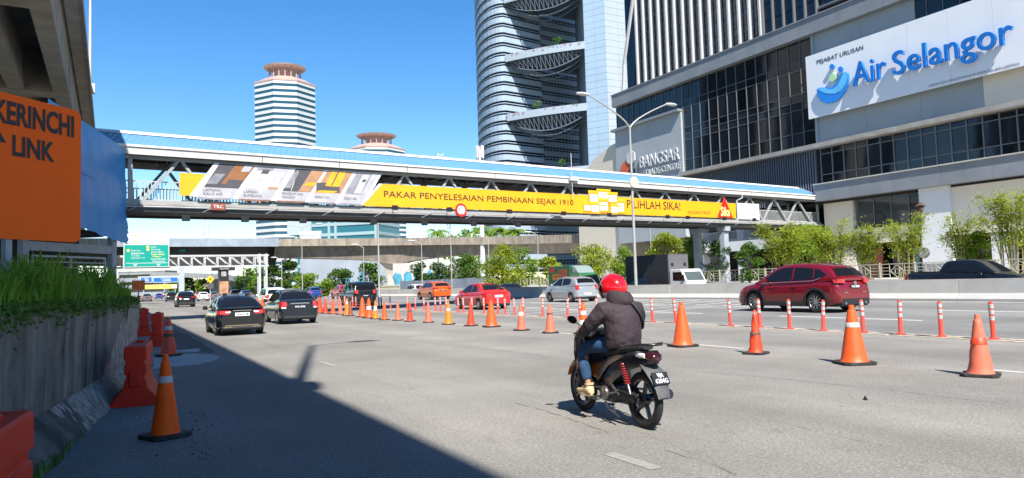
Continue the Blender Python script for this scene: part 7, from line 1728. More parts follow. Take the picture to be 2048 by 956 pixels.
p = gnd(331, 874); cone(p.x, p.y, 0.80, C_OR2, [(0.70, 0.80, REFL)], 'tall orange cone standing in the shade by the left wall', 0.84, rz=0.45, group='cones by the left wall')
p = gnd(337, 712); cone(p.x, p.y, 0.86, C_RD, [(0.72, 0.84, REFL), (0.50, 0.60, SOOT)], 'banded red cone among the plastic barriers by the wall end', 1.05, rz=0.3, group='cones by the left wall')
# scribbled marks on two cones are left to the dirt of their surfaces

# ---------------------------------------------------------------- flexible delineator posts
D_RED = mat('post_red', (0.66, 0.055, 0.035), 0.5, var=0.08, vscale=5, dirt=(0.35, 0.05, 0.04), dscale=6, damt=0.5)
D_WH = mat('post_band', (0.40, 0.385, 0.37), 0.45, var=0.12, vscale=8)
D_DK = mat('post_dark', (0.06, 0.02, 0.03), 0.6, var=0.2)
pb = MB(); pb.lathe([(0.10, 0.0), (0.10, 0.012), (0.055, 0.03), (0.045, 0.06), (0.043, 0.70), (0.035, 0.735), (0.02, 0.745)], 14); post_body = pb.mesh('post_body', D_RED, smooth=40)
pb = MB(); pb.lathe([(0.10, 0.0), (0.10, 0.012), (0.055, 0.03), (0.045, 0.06), (0.043, 0.70), (0.035, 0.735), (0.02, 0.745)], 14); post_dark = pb.mesh('post_body', D_DK, smooth=40)
pb = MB(); pb.lathe([(0.0435, 0.0), (0.0465, 0.002), (0.0465, 0.078), (0.0435, 0.08)], 14, cap=False); post_band = pb.mesh('band', D_WH, smooth=40)
post_px = [1985, 1882, 1797, 1722, 1645, 1578, 1520, 1458, 1349, 1304, 1222, 1191, 1161, 1133, 1086, 1045, 1028, 1011, 997, 969, 943, 928, 916, 894, 881, 872, 850, 831, 813, 781, 764, 757, 748, 722, 712, 705, 690, 680, 672, 660, 652]
for i, px in enumerate(post_px):
    d = ray(px, 620); y = 15.05 * d.y / d.x; s = RND.uniform(0.96, 1.02)
    dark = px in (764, 757, 748)
    t = thing('delineator_post', (15.05 + RND.uniform(-0.05, 0.05), y, 0.024), RND.uniform(0, 6), '%s flexible post, %s from the right edge' % ('dark unbanded' if dark else 'red and white', ORD[i]), 'delineator post', 'flexible posts between the carriageways')
    t.rotation_euler = (RND.uniform(-0.03, 0.05), RND.uniform(-0.05, 0.01) - (0.08 if px in (1985, 1349) else 0), RND.uniform(0, 0.2)); t.scale = (s, s, s)
    from_mesh('post_body', post_dark if dark else post_body, t)
    if not dark:
        for z in (0.375, 0.50, 0.615): from_mesh('band', post_band, t, (0, 0, z))

# ---------------------------------------------------------------- red plastic water barriers by the wall
WBR = mat('barrier_red', (0.58, 0.028, 0.012), 0.6, spec=0.15, var=0.10, vscale=2.5, dirt=(0.50, 0.06, 0.035), dscale=4, damt=0.4)
def water_barrier(x, y, rz, L, Hh, label, wbase=0.50):
    t = thing('plastic_barrier', (x, y, 0), rz, label, 'road barrier', 'red plastic barriers along the wall'); h = Hh; w = wbase / 2
    prof = [(-w, 0.0), (-w, 0.04), (-0.14, 0.30 * h), (-0.115, 0.46 * h), (-0.105, 0.46 * h), (-0.105, 0.53 * h), (-0.125, 0.54 * h), (-0.125, 0.70 * h), (-0.105, 0.71 * h), (-0.105, 0.77 * h), (-0.13, 0.785 * h), (-0.125, h - 0.015), (-0.11, h)]
    full = prof + [(-a, z) for a, z in reversed(prof)]
    b = MB(); rings = []
    for yy, sx in ((-L / 2, 0.93), (-L / 2 + 0.02, 1.0), (0, 1.0), (L / 2 - 0.02, 1.0), (L / 2, 0.93)): rings.append([Vector((a * sx, yy, z)) for a, z in full])
    b.loft(rings, True, True, True); b.build('shell', WBR, t, bevel=0.012)
    for yy in (-L / 2, L / 2):
        b = MB(); b.bounds((-0.07, yy - 0.03, 0.33 * h), (0.07, yy + 0.03, 0.60 * h)); b.build('lug', WBR, t, bevel=0.02)
    b = MB(); b.lathe([(0.06, h), (0.06, h + 0.02), (0.05, h + 0.03)], 14, M=Matrix.Translation((0, L * 0.25, 0))); b.build('filler_cap', WBR, t, smooth=40)
    return t
water_barrier(-0.53, 3.80, -0.12, 1.2, 0.84, 'red plastic barrier nearest the camera in the lower left corner', 0.46)
p = gnd(287, 806); water_barrier(p.x - 0.04, p.y + 0.35, -0.10, 1.25, 0.74, 'red plastic barrier standing at the wall behind the tall cone', 0.60)
p = gnd(326, 692); water_barrier(p.x - 0.1, p.y + 0.5, -0.10, 1.2, 0.86, 'far red plastic barrier beside the banded cone')
p = gnd(306, 672); water_barrier(p.x - 0.25, p.y + 0.6, 0.0, 1.2, 0.90, 'farthest red plastic barrier at the end of the wall')

# ---------------------------------------------------------------- litter: gravel and chips
r = random.Random(21); b = MB()
def chip(b, x, y, s):
    a = r.uniform(0, 3.14); d = Vector((math.cos(a), math.sin(a), 0)); e = Vector((-d.y, d.x, 0)) * r.uniform(0.4, 0.9); c = Vector((x, y, 0.001)); hgt = s * r.uniform(0.3, 0.7)
    b.add([c - d * s, c + e * s, c + d * s * 0.9, c - e * s * 0.8, c + Vector((0, 0, hgt))], [(0, 1, 4), (1, 2, 4), (2, 3, 4), (3, 0, 4)])
g0 = gnd(295, 842)
for k in range(420): chip(b, g0.x + r.gauss(0, 0.30), g0.y + r.gauss(0, 0.25), r.uniform(0.006, 0.018))
for k in range(260):
    p = gnd(r.uniform(180, 600), r.uniform(760, 950)); chip(b, p.x, p.y, r.uniform(0.004, 0.012))
tag(b.build('gravel', mat('gravel_grey', (0.30, 0.29, 0.28), 0.9, var=0.4, vscale=30), recalc=False), 'scattered gravel and chips beside the left cone', 'gravel', kind='stuff')
b = MB()
for k in range(60):
    p = gnd(r.uniform(380, 420), r.uniform(825, 930)) if k < 40 else gnd(r.uniform(250, 560), r.uniform(760, 940)); chip(b, p.x, p.y, r.uniform(0.008, 0.022))
tag(b.build('dark_debris', RUBBER, recalc=False), 'small dark rubber crumbs in the shade by the cone', 'debris', kind='stuff')
p = gnd(1732, 801); t = tag(MB().add([(0, 0, 0), (0.05, 0.01, 0), (0.06, 0.05, 0.01), (0.01, 0.05, 0), (0.02, 0.02, 0.05), (0.045, 0.035, 0.045)], [(0, 1, 4), (1, 2, 5, 4), (2, 3, 5), (3, 0, 4, 5), (0, 3, 2, 1)]).build('rubber_scrap', RUBBER, loc=(p.x, p.y, 0.002)), 'small black scrap lying on the open road at right', 'debris')
# ---------------------------------------------------------------- motorcycle
PR, PF = gnd(1296, 858), gnd(1166, 820)
hd = math.atan2(-(PF.x - PR.x), PF.y - PR.y); mid = (PR + PF) / 2; KS = 0.918
mc = thing('motorcycle', (mid.x, mid.y, 0), hd, 'small black and orange underbone motorcycle in the middle of the road', 'motorcycle'); mc.scale = (KS, KS, KS)
M_BLK = mat('moto_black', (0.010, 0.010, 0.011), 0.3, coat=0.5, var=0.1); M_MAT = mat('moto_matt', (0.016, 0.016, 0.017), 0.65, var=0.15); M_GREY = mat('moto_grey', (0.035, 0.035, 0.037), 0.4, var=0.1)
M_OR = mat('moto_orange', (0.62, 0.15, 0.015), 0.3, coat=0.8, var=0.05); M_GOLD = mat('moto_bronze', (0.14, 0.105, 0.075), 0.3, metal=0.6, coat=0.5, var=0.15); M_SEAT = mat('moto_seat', (0.013, 0.013, 0.014), 0.7, bump=0.2, bscale=120)
M_ALU = mat('moto_alloy', (0.22, 0.215, 0.21), 0.35, metal=0.85, var=0.15); M_RSP = mat('spring_red', (0.26, 0.018, 0.018), 0.35, coat=0.5)
def mwheel(y, r, w):
    RY = Matrix.Rotation(math.radians(90), 4, 'Y')
    b = MB(); b.lathe([(r - 0.075, -w * 0.34), (r - 0.045, -w * 0.5), (r - 0.02, -w * 0.47), (r - 0.004, -w * 0.28), (r, 0), (r - 0.004, w * 0.28), (r - 0.02, w * 0.47), (r - 0.045, w * 0.5), (r - 0.075, w * 0.34), (r - 0.075, -w * 0.34)], 40, M=RY, cap=False); o = b.build('wheel', TYRE, mc, smooth=40, loc=(0, y, r))
    b = MB(); b.lathe([(r - 0.068, -w * 0.36), (r - 0.092, -w * 0.30), (r - 0.085, 0), (r - 0.092, w * 0.30), (r - 0.068, w * 0.36)], 40, M=RY, cap=False)
    b.lathe([(0.035, -0.05), (0.055, -0.04), (0.055, 0.04), (0.035, 0.05)], 20, M=RY)
    for k in range(5):
        a = 2 * math.pi * k / 5 + 0.3
        for da in (-0.0,): b.bar((0, 0.045 * math.cos(a), 0.045 * math.sin(a)), (0, (r - 0.085) * math.cos(a + 0.22), (r - 0.085) * math.sin(a + 0.22)), 0.028, 0.036, up=(1, 0, 0))
    b.build('rim', M_BLK, o, smooth=40)
    b = MB(); b.lathe([(0.03, -0.050), (0.085, -0.050), (0.085, -0.046), (0.03, -0.046)], 28, M=RY); b.build('brake_disc', M_GREY, o, smooth=30)
RW = 0.288
mwheel(-0.62, RW, 0.075); mwheel(0.62, RW - 0.002, 0.062)
def mtube(name, pts, r, m, parent=mc, n=10): b = MB(); b.tube(pts, r, n); return b.build(name, m, parent, smooth=50)
def mloft(name, rings, m, bevel=0.0, smooth=45, parent=mc): b = MB(); b.loft([[Vector(p) for p in r_] for r_ in rings], True, True, True); return b.build(name, m, parent, smooth=smooth if not bevel else None, bevel=bevel)
def ell(cx, cy, cz, rx, rz_, n=14, sq=0.7): # superellipse ring in XZ at y=cy
    out = []
    for k in range(n):
        a = 2 * math.pi * k / n; c, s = math.cos(a), math.sin(a); out.append((cx + rx * math.copysign(abs(c) ** sq, c), cy, cz + rz_ * math.copysign(abs(s) ** sq, s)))
    return out
for s in (-1, 1):                                                   # fork legs, swing arm, shocks
    f = mtube('fork_leg', [(s * 0.075, 0.62, RW - 0.01), (s * 0.075, 0.53, 0.52)], 0.024, M_GREY); mtube('fork_tube', [(s * 0.075, 0.535, 0.50), (s * 0.07, 0.42, 0.82)], 0.016, M_ALU, f)
    b = MB(); b.bar((s * 0.085, -0.05, 0.31), (s * 0.085, -0.65, RW), 0.03, 0.05); b.build('swing_arm', M_BLK, mc, bevel=0.008)
    a, c = Vector((s * 0.125, -0.55, 0.345)), Vector((s * 0.115, -0.40, 0.665))
    sh = mtube('shock_absorber', [a, a.lerp(c, 0.35)], 0.016, M_ALU); pts = []
    for k in range(90):
        u = k / 89; ang = u * 2 * math.pi * 9; ax = (c - a).normalized(); e1 = ax.cross(Vector((1, 0, 0))).normalized(); e2 = Vector((1, 0, 0)); pts.append(a.lerp(c, 0.28 + 0.66 * u) + e1 * 0.026 * math.cos(ang) + e2 * 0.026 * math.sin(ang))
    mtube('spring', pts, 0.0085, M_RSP, sh, 6); mtube('shock_rod', [a.lerp(c, 0.3), c], 0.014, M_RSP, sh)
# front mudguard: orange arc with a nose
rings = []
for a in range(20, 150, 12):
    ca, sa = math.cos(math.radians(a)), math.sin(math.radians(a)); R_ = RW + 0.035; w_ = 0.055
    rings.append([(-w_, 0.62 + ca * (R_ - 0.03), RW + sa * (R_ - 0.03)), (-w_ * 0.8, 0.62 + ca * R_, RW + sa * R_), (0, 0.62 + ca * (R_ + 0.012), RW + sa * (R_ + 0.012)), (w_ * 0.8, 0.62 + ca * R_, RW + sa * R_), (w_, 0.62 + ca * (R_ - 0.03), RW + sa * (R_ - 0.03)), (0, 0.62 + ca * (R_ - 0.012), RW + sa * (R_ - 0.012))])
mloft('front_mudguard', rings, M_OR)
# front cowl and leg shield
mloft('front_cowl', [ell(0, 0.60, 0.80, 0.05, 0.03), ell(0, 0.56, 0.81, 0.12, 0.085), ell(0, 0.49, 0.80, 0.155, 0.14), ell(0, 0.42, 0.78, 0.15, 0.15)], M_OR)
for s in (-1, 1):
    prof = [(0.43, 0.955), (0.485, 0.86), (0.50, 0.70), (0.455, 0.52), (0.37, 0.37), (0.30, 0.30), (0.275, 0.33), (0.315, 0.45), (0.36, 0.60), (0.375, 0.74), (0.35, 0.86)]
    b = MB(); b.loft([[Vector((x, y + dy, z)) for y, z in prof] for x, dy in ((s * 0.105, 0.0), (s * 0.16, -0.02), (s * 0.195, -0.055), (s * 0.20, -0.07))], True, True, True); b.build('leg_shield', M_MAT, mc, smooth=45)
    b = MB(); b.tube([(s * 0.198, y - 0.06, z) for y, z in prof[0:7]], [0.012, 0.016, 0.018, 0.018, 0.016, 0.013, 0.01], 8); b.build('shield_edge', M_GREY, mc, smooth=50)
    b = MB(); b.prism([(s * 0.207, 0.36, 0.66), (s * 0.207, 0.41, 0.60), (s * 0.207, 0.39, 0.50), (s * 0.207, 0.345, 0.56)], (s * 0.006, 0, 0)); b.build('shield_decal', M_OR, mc); b = MB(); b.prism([(s * 0.214, 0.35, 0.63), (s * 0.214, 0.37, 0.61), (s * 0.214, 0.355, 0.56)], (s * 0.004, 0, 0)); b.build('shield_print', WHITE, mc)
b = MB(); b.bounds((-0.11, 0.33, 0.42), (0.11, 0.41, 0.86)); b.build('inner_shield', M_MAT, mc, bevel=0.02)
b = MB(); b.bounds((-0.07, 0.325, 0.72), (0.07, 0.345, 0.80)); b.build('glove_box', M_OR, mc, bevel=0.01)
# steering head, handlebar cowl, instruments
mloft('handlebar_cowl', [ell(0, 0.52, 0.965, 0.06, 0.03), ell(0, 0.49, 0.97, 0.12, 0.06), ell(0, 0.42, 0.975, 0.16, 0.062), ell(0, 0.35, 0.98, 0.14, 0.045), ell(0, 0.31, 0.985, 0.10, 0.02)], M_BLK)
mloft('instrument_panel', [ell(0, 0.46, 1.03, 0.11, 0.012), ell(0, 0.40, 1.035, 0.13, 0.022), ell(0, 0.34, 1.03, 0.11, 0.012)], mat('instrument_glass', (0.05, 0.06, 0.07), 0.08, coat=1.0))
b = MB(); b.bounds((-0.09, 0.505, 0.92), (0.09, 0.54, 0.99)); b.build('headlamp', TAIL_W, mc, bevel=0.015)
hb = mtube('handlebar', [(-0.335, 0.305, 0.985), (-0.20, 0.345, 1.0), (-0.08, 0.39, 0.98), (0.08, 0.39, 0.98), (0.20, 0.345, 1.0), (0.335, 0.305, 0.985)], 0.011, M_BLK)
for s in (-1, 1):
    mtube('grip', [(s * 0.345, 0.302, 0.985), (s * 0.225, 0.337, 0.998)], 0.017, M_MAT, hb); b = MB(); b.tube([(s * 0.22, 0.36, 0.995), (s * 0.35, 0.355, 0.975)], 0.007, 6); b.build('lever', M_ALU, hb)
    b = MB(); b.bounds((s * 0.175, 0.32, 0.975), (s * 0.222, 0.375, 1.03)); b.build('switch_block', M_MAT, hb, bevel=0.012)
    mtube('mirror_stalk', [(s * 0.20, 0.36, 1.02), (s * 0.24, 0.385, 1.08), (s * 0.315, 0.40, 1.125)], 0.006, M_BLK, hb)
    b = MB(); rr = [[Vector((s * (0.345 + 0.068 * math.cos(a) * q), 0.40 + d, 1.15 + 0.045 * math.sin(a) * q + 0.015 * math.cos(a))) for a in [2 * math.pi * k / 18 for k in range(18)]] for q, d in ((0.5, 0.03), (0.95, 0.015), (1.0, 0.0), (0.93, -0.006))]
    b.loft(rr, True, True, True); b.build('mirror_shell', M_BLK, hb, smooth=50)
    b = MB(); b.add([(s * (0.345 + 0.060 * math.cos(a)), 0.3925, 1.15 + 0.038 * math.sin(a) + 0.015 * math.cos(a)) for a in [2 * math.pi * k / 18 for k in range(18)]], [tuple(range(18))]); b.build('mirror_glass', mat('mirror_glass', (0.5, 0.55, 0.6), 0.03, metal=1.0), hb, recalc=False)
for o_ in mc.children:
    if o_.name.split('.')[0] in ('handlebar', 'handlebar_cowl', 'instrument_panel', 'headlamp'): o_.location = (0, -0.13 if o_.name.startswith('handlebar') and 'cowl' not in o_.name else -0.09, -0.06); o_.scale = (0.92, 1, 1)
# backbone, knee cover, engine
mtube('backbone', [(0, 0.36, 0.72), (0, 0.20, 0.52), (0, 0.02, 0.50), (0, -0.15, 0.60)], [0.05, 0.055, 0.06, 0.05], M_MAT)
mloft('centre_cover', [ell(0, 0.33, 0.50, 0.06, 0.09), ell(0, 0.22, 0.50, 0.085, 0.10), ell(0, 0.10, 0.52, 0.095, 0.11), ell(0, -0.02, 0.56, 0.10, 0.12)], M_OR)
mloft('lower_cover', [ell(0, 0.36, 0.40, 0.06, 0.05), ell(0, 0.20, 0.36, 0.10, 0.07), ell(0, 0.02, 0.38, 0.11, 0.08)], M_BLK)
b = MB(); b.bounds((-0.105, -0.20, 0.20), (0.105, 0.10, 0.40)); b.build('engine_case', M_GREY, mc, bevel=0.04)
b = MB(); b.lathe([(0.075, 0.0), (0.082, 0.02), (0.075, 0.04), (0.03, 0.05)], 20, M=Matrix.Translation((-0.105, -0.05, 0.30)) @ Matrix.Rotation(math.radians(-90), 4, 'Y')); b.build('engine_cover', M_ALU, mc, smooth=40)
mtube('cylinder', [(0, 0.08, 0.32), (0, 0.24, 0.335)], 0.06, M_GREY); mtube('exhaust_pipe', [(0.03, 0.2, 0.27), (0.06, 0.12, 0.19), (0.11, -0.15, 0.18), (0.14, -0.40, 0.25)], 0.018, M_ALU); mtube('muffler', [(0.14, -0.36, 0.24), (0.15, -0.45, 0.27), (0.16, -0.82, 0.36)], [0.03, 0.048, 0.052], M_BLK)
b = MB(); b.bar((-0.10, -0.06, 0.325), (-0.105, -0.60, 0.30), 0.035, 0.085); b.build('chain_case', M_MAT, mc, bevel=0.015)
b = MB(); b.bar((-0.118, -0.30, 0.37), (-0.118, -0.68, 0.345), 0.02, 0.035); b.build('chain_guard', M_GREY, mc, bevel=0.01)
for s in (-1, 1):
    mtube('footpeg', [(s * 0.08, 0.03, 0.255), (s * 0.30, 0.02, 0.26)], 0.014, M_MAT); mtube('rear_peg', [(s * 0.10, -0.30, 0.36), (s * 0.20, -0.36, 0.345), (s * 0.27, -0.37, 0.345)], 0.012, M_ALU)
    mtube('peg_bracket', [(s * 0.10, -0.10, 0.44), (s * 0.13, -0.26, 0.37), (s * 0.12, -0.34, 0.31)], 0.014, M_ALU)
mtube('gear_lever', [(-0.13, -0.02, 0.25), (-0.16, 0.06, 0.215), (-0.17, 0.16, 0.225), (-0.21, 0.165, 0.225)], 0.008, M_ALU); mtube('centre_stand', [(-0.10, -0.16, 0.20), (-0.14, -0.26, 0.12), (-0.17, -0.38, 0.10)], 0.012, M_GREY); mtube('side_stand', [(-0.10, -0.02, 0.20), (-0.15, -0.16, 0.15), (-0.17, -0.30, 0.13)], 0.010, M_ALU)
# tail: bronze side panel, black side cover, seat, rail, lamp, plate
def tail(yz, hw): return [(-hw * 0.8, yz[0], yz[2]), (-hw, yz[0], (yz[1] + yz[2]) / 2), (-hw * 0.9, yz[0], yz[1]), (hw * 0.9, yz[0], yz[1]), (hw, yz[0], (yz[1] + yz[2]) / 2), (hw * 0.8, yz[0], yz[2])]
mloft('side_cover', [tail((0.08, 0.30, 0.56), 0.09), tail((-0.04, 0.33, 0.63), 0.115), tail((-0.20, 0.43, 0.69), 0.13), tail((-0.40, 0.54, 0.74), 0.13), tail((-0.60, 0.61, 0.79), 0.115), tail((-0.80, 0.67, 0.80), 0.075)], M_BLK)
for s in (-1, 1):
    b = MB(); P_ = [(0.10, 0.40, 0.13), (-0.02, 0.50, 0.12), (-0.15, 0.60, 0.10), (-0.34, 0.68, 0.055), (-0.46, 0.715, 0.02)]
    b.loft([[Vector((s * (0.118 + 0.016 * min(1, k)), y, z)), Vector((s * (0.142 + 0.004 * k), y - 0.01, z + w_ * 0.5)), Vector((s * (0.122 + 0.012 * min(1, k)), y - 0.02, z + w_)), Vector((s * 0.10, y - 0.01, z + w_ * 0.5))] for k, (y, z, w_) in enumerate(P_)], True, True, True); b.build('side_panel', M_GOLD, mc, smooth=50)
mloft('seat', [ell(0, 0.10, 0.70, 0.06, 0.03), ell(0, 0.04, 0.72, 0.09, 0.045), ell(0, -0.12, 0.735, 0.125, 0.05), ell(0, -0.30, 0.765, 0.135, 0.05), ell(0, -0.48, 0.80, 0.12, 0.045), ell(0, -0.64, 0.825, 0.10, 0.035), ell(0, -0.72, 0.825, 0.06, 0.02)], M_SEAT)
for s in (-1, 1): mtube('grab_rail', [(s * 0.12, -0.40, 0.80), (s * 0.145, -0.58, 0.835), (s * 0.13, -0.78, 0.865), (s * 0.05, -0.87, 0.865), (0, -0.875, 0.865)], 0.014, M_BLK)
mloft('tail_lamp', [ell(0, -0.70, 0.755, 0.105, 0.035), ell(0, -0.79, 0.748, 0.09, 0.045), ell(0, -0.855, 0.735, 0.065, 0.042), ell(0, -0.88, 0.725, 0.035, 0.025)], mat('moto_tail_lamp', (0.035, 0.004, 0.006), 0.12, coat=0.6))
for s in (-1, 1): mloft('indicator', [ell(s * 0.09, -0.66, 0.76, 0.035, 0.026), ell(s * 0.095, -0.72, 0.755, 0.032, 0.03), ell(s * 0.085, -0.78, 0.75, 0.02, 0.022)], TAIL_W)
b = MB(); rr = []
for y, z, w_ in ((-0.70, 0.66, 0.10), (-0.80, 0.60, 0.11), (-0.88, 0.52, 0.10), (-0.93, 0.43, 0.08), (-0.955, 0.34, 0.07)): rr.append([Vector((-w_, y, z)), Vector((-w_ * 0.5, y - 0.012, z + 0.012)), Vector((w_ * 0.5, y - 0.012, z + 0.012)), Vector((w_, y, z)), Vector((w_ * 0.5, y + 0.012, z - 0.006)), Vector((-w_ * 0.5, y + 0.012, z - 0.006))])
b.loft(rr, True, True, True); b.build('rear_mudguard', mat('mudguard_grey', (0.055, 0.055, 0.058), 0.6, var=0.2, dirt=(0.14, 0.13, 0.12), dscale=8, damt=0.5), mc, smooth=45)
PM = Matrix.Translation((0, -0.905, 0.535)) @ Matrix.Rotation(math.radians(-28), 4, 'X')
b = MB(); b.bounds((-0.092, -0.006, -0.064), (0.092, 0.006, 0.064), M=PM); po = b.build('number_plate', PLATE, mc)
for txt, w_, z in (('VBA', 0.075, 0.008), ('6284G', 0.145, -0.050)):
    o = from_mesh('lettering', text_mesh(txt, w_, 0.046, PLATE_T, 0.003, 0.02), po); o.matrix_local = PM @ Matrix.Translation((-w_ / 2, -0.0065, z))

# ---------------------------------------------------------------- rider
rd = thing('person', (mid.x, mid.y, 0), hd, 'rider in dark hooded jacket, blue jeans and red helmet on the motorcycle', 'person'); rd.scale = (KS, KS, KS)
def low_z(z): return z if z < 0.80 else 0.80 + (z - 0.80) * 0.95
def back(z): return -0.17 * max(0.0, min(1.0, (z - 0.97) / 0.22))
def skinned(name, pts, edges, m, parent, root=0, sub=2):
    if parent is rd: pts = [((p[0][0], p[0][1] + back(p[0][2]), low_z(p[0][2])), p[1]) for p in pts]
    me = bpy.data.meshes.new(name); me.from_pydata([p[0] for p in pts], edges, []); me.materials.append(m)
    o = from_mesh(name, me, parent); md = o.modifiers.new('skin', 'SKIN'); md.use_smooth_shade = True
    lay = me.skin_vertices[0] if me.skin_vertices else None
    if lay is None:
        bpy.context.view_layer.objects.active = o; o.select_set(True); bpy.ops.object.mode_set(mode='OBJECT'); lay = me.skin_vertices[0]
    for i, p in enumerate(pts):
        rr = p[1]; lay.data[i].radius = rr if isinstance(rr, tuple) else (rr, rr); lay.data[i].use_root = (i == root)
    sb = o.modifiers.new('sub', 'SUBSURF'); sb.levels = sub; sb.render_levels = sub
    return o
SKIN = mat('skin', (0.34, 0.15, 0.085), 0.5, var=0.05); JACK = mat('jacket', (0.038, 0.027, 0.032), 0.75, spec=0.25, var=0.12, vscale=5, bump=0.4, bscale=18); JEAN = mat('jeans', (0.026, 0.058, 0.125), 0.85, spec=0.2, var=0.30, vscale=7, bump=0.3, bscale=60); SHOE = mat('suede_boot', (0.52, 0.38, 0.22), 0.85, spec=0.2, var=0.1, vscale=10, bump=0.3, bscale=40); SOLE = mat('boot_sole', (0.42, 0.30, 0.17), 0.8)
HIP = (0, -0.17, 0.84)
# continuous body under the clothes
B_ = [((0, -0.20, 0.85), (0.12, 0.09)), ((0, -0.16, 1.02), (0.11, 0.085)), ((0, -0.05, 1.18), (0.12, 0.085)), ((0, -0.01, 1.31), (0.07, 0.06)), ((0, 0.02, 1.40), 0.05), ((0, 0.045, 1.47), 0.075), ((0, 0.05, 1.53), 0.07)]
E_ = [(i, i + 1) for i in range(6)]
for s in (-1, 1):
    k = len(B_); B_ += [((s * 0.18, -0.03, 1.27), 0.05), ((s * 0.30, -0.03, 1.03), 0.04), ((s * 0.295, 0.115, 0.955), 0.03), ((s * 0.275, 0.175, 0.945), 0.028)]; E_ += [(2, k), (k, k + 1), (k + 1, k + 2), (k + 2, k + 3)]
    k = len(B_); B_ += [((s * 0.10, -0.10, 0.83), 0.060), ((s * 0.208, 0.215, 0.755), 0.040), ((s * 0.226, 0.165, 0.50), 0.034), ((s * 0.225, 0.105, 0.345), 0.036), ((s * 0.235, 0.24, 0.30), 0.03)]; E_ += [(0, k), (k, k + 1), (k + 1, k + 2), (k + 2, k + 3), (k + 3, k + 4)]
skinned('body', B_, E_, SKIN, rd)
# jacket: torso and sleeves grown together into one continuous shell
def jr(cy, z, rx, ry, n=20): return [Vector((rx * math.cos(a), cy + ry * math.sin(a), low_z(z))) for a in [2 * math.pi * k / n for k in range(n)]]
jb = MB(); jb.loft([jr(-0.25, 0.785, 0.185, 0.150), jr(-0.255, 0.82, 0.200, 0.170), jr(-0.262, 0.92, 0.205, 0.180), jr(-0.262, 1.02, 0.205, 0.175), jr(-0.258, 1.12, 0.212, 0.165), jr(-0.245, 1.22, 0.205, 0.145), jr(-0.225, 1.30, 0.155, 0.115), jr(-0.205, 1.36, 0.100, 0.095)], True, True, True)
for s in (-1, 1):
    jb.tube([(s * 0.13, -0.235, low_z(1.235)), (s * 0.205, -0.215, low_z(1.215)), (s * 0.262, -0.160, low_z(1.135)), (s * 0.298, -0.085, low_z(1.055)), (s * 0.306, 0.0, low_z(1.005)), (s * 0.298, 0.075, low_z(0.972)), (s * 0.284, 0.135, low_z(0.950))], [0.085, 0.098, 0.088, 0.078, 0.068, 0.056, 0.044], 16)
jo = jb.build('jacket', JACK, rd, smooth=80)
rm_ = jo.modifiers.new('shell', 'REMESH'); rm_.mode = 'VOXEL'; rm_.voxel_size = 0.014; rm_.use_smooth_shade = True
sm_ = jo.modifiers.new('even', 'SMOOTH'); sm_.factor = 0.5; sm_.iterations = 6
# wrinkled look: gentle displacement
tx = bpy.data.textures.new('folds', 'CLOUDS'); tx.noise_scale = 0.09
dm = jo.modifiers.new('folds', 'DISPLACE'); dm.texture = tx; dm.strength = 0.034; dm.mid_level = 0.5
# hood lying folded on the neck: a soft collar, fuller at the back
b = MB(); rr = []; nq = 22
for (rx, ry, z, cy) in ((0.150, 0.120, 1.262, -0.215), (0.158, 0.135, 1.315, -0.225), (0.140, 0.135, 1.372, -0.22), (0.116, 0.122, 1.438, -0.20), (0.088, 0.095, 1.405, -0.185), (0.085, 0.09, 1.33, -0.18)):
    rr.append([Vector((rx * math.cos(a) * (1 + 0.03 * math.sin(5 * a + z * 40)), cy + ry * math.sin(a) * (1.12 if math.sin(a) < 0 else 0.9) + 0.006 * math.sin(3 * a + z * 60), low_z(z + 0.018 * math.sin(a * 2 + 0.6) - 0.025 * max(0, math.sin(a))))) for a in [2 * math.pi * k / nq for k in range(nq)]])
b.loft(rr, True, False, False); ho = b.build('hood', JACK, rd, smooth=70); sb_ = ho.modifiers.new('sub', 'SUBSURF'); sb_.levels = 1; sb_.render_levels = 1; dm = ho.modifiers.new('folds', 'DISPLACE'); dm.texture = tx; dm.strength = 0.03
# bag strap and bag
mtube('bag_strap', [(0.05, -0.32, low_z(1.33)), (0.09, -0.375, low_z(1.26)), (0.14, -0.40, low_z(1.17)), (0.19, -0.375, low_z(1.08)), (0.225, -0.31, low_z(1.01)), (0.225, -0.20, low_z(0.97))], 0.016, M_MAT, rd)
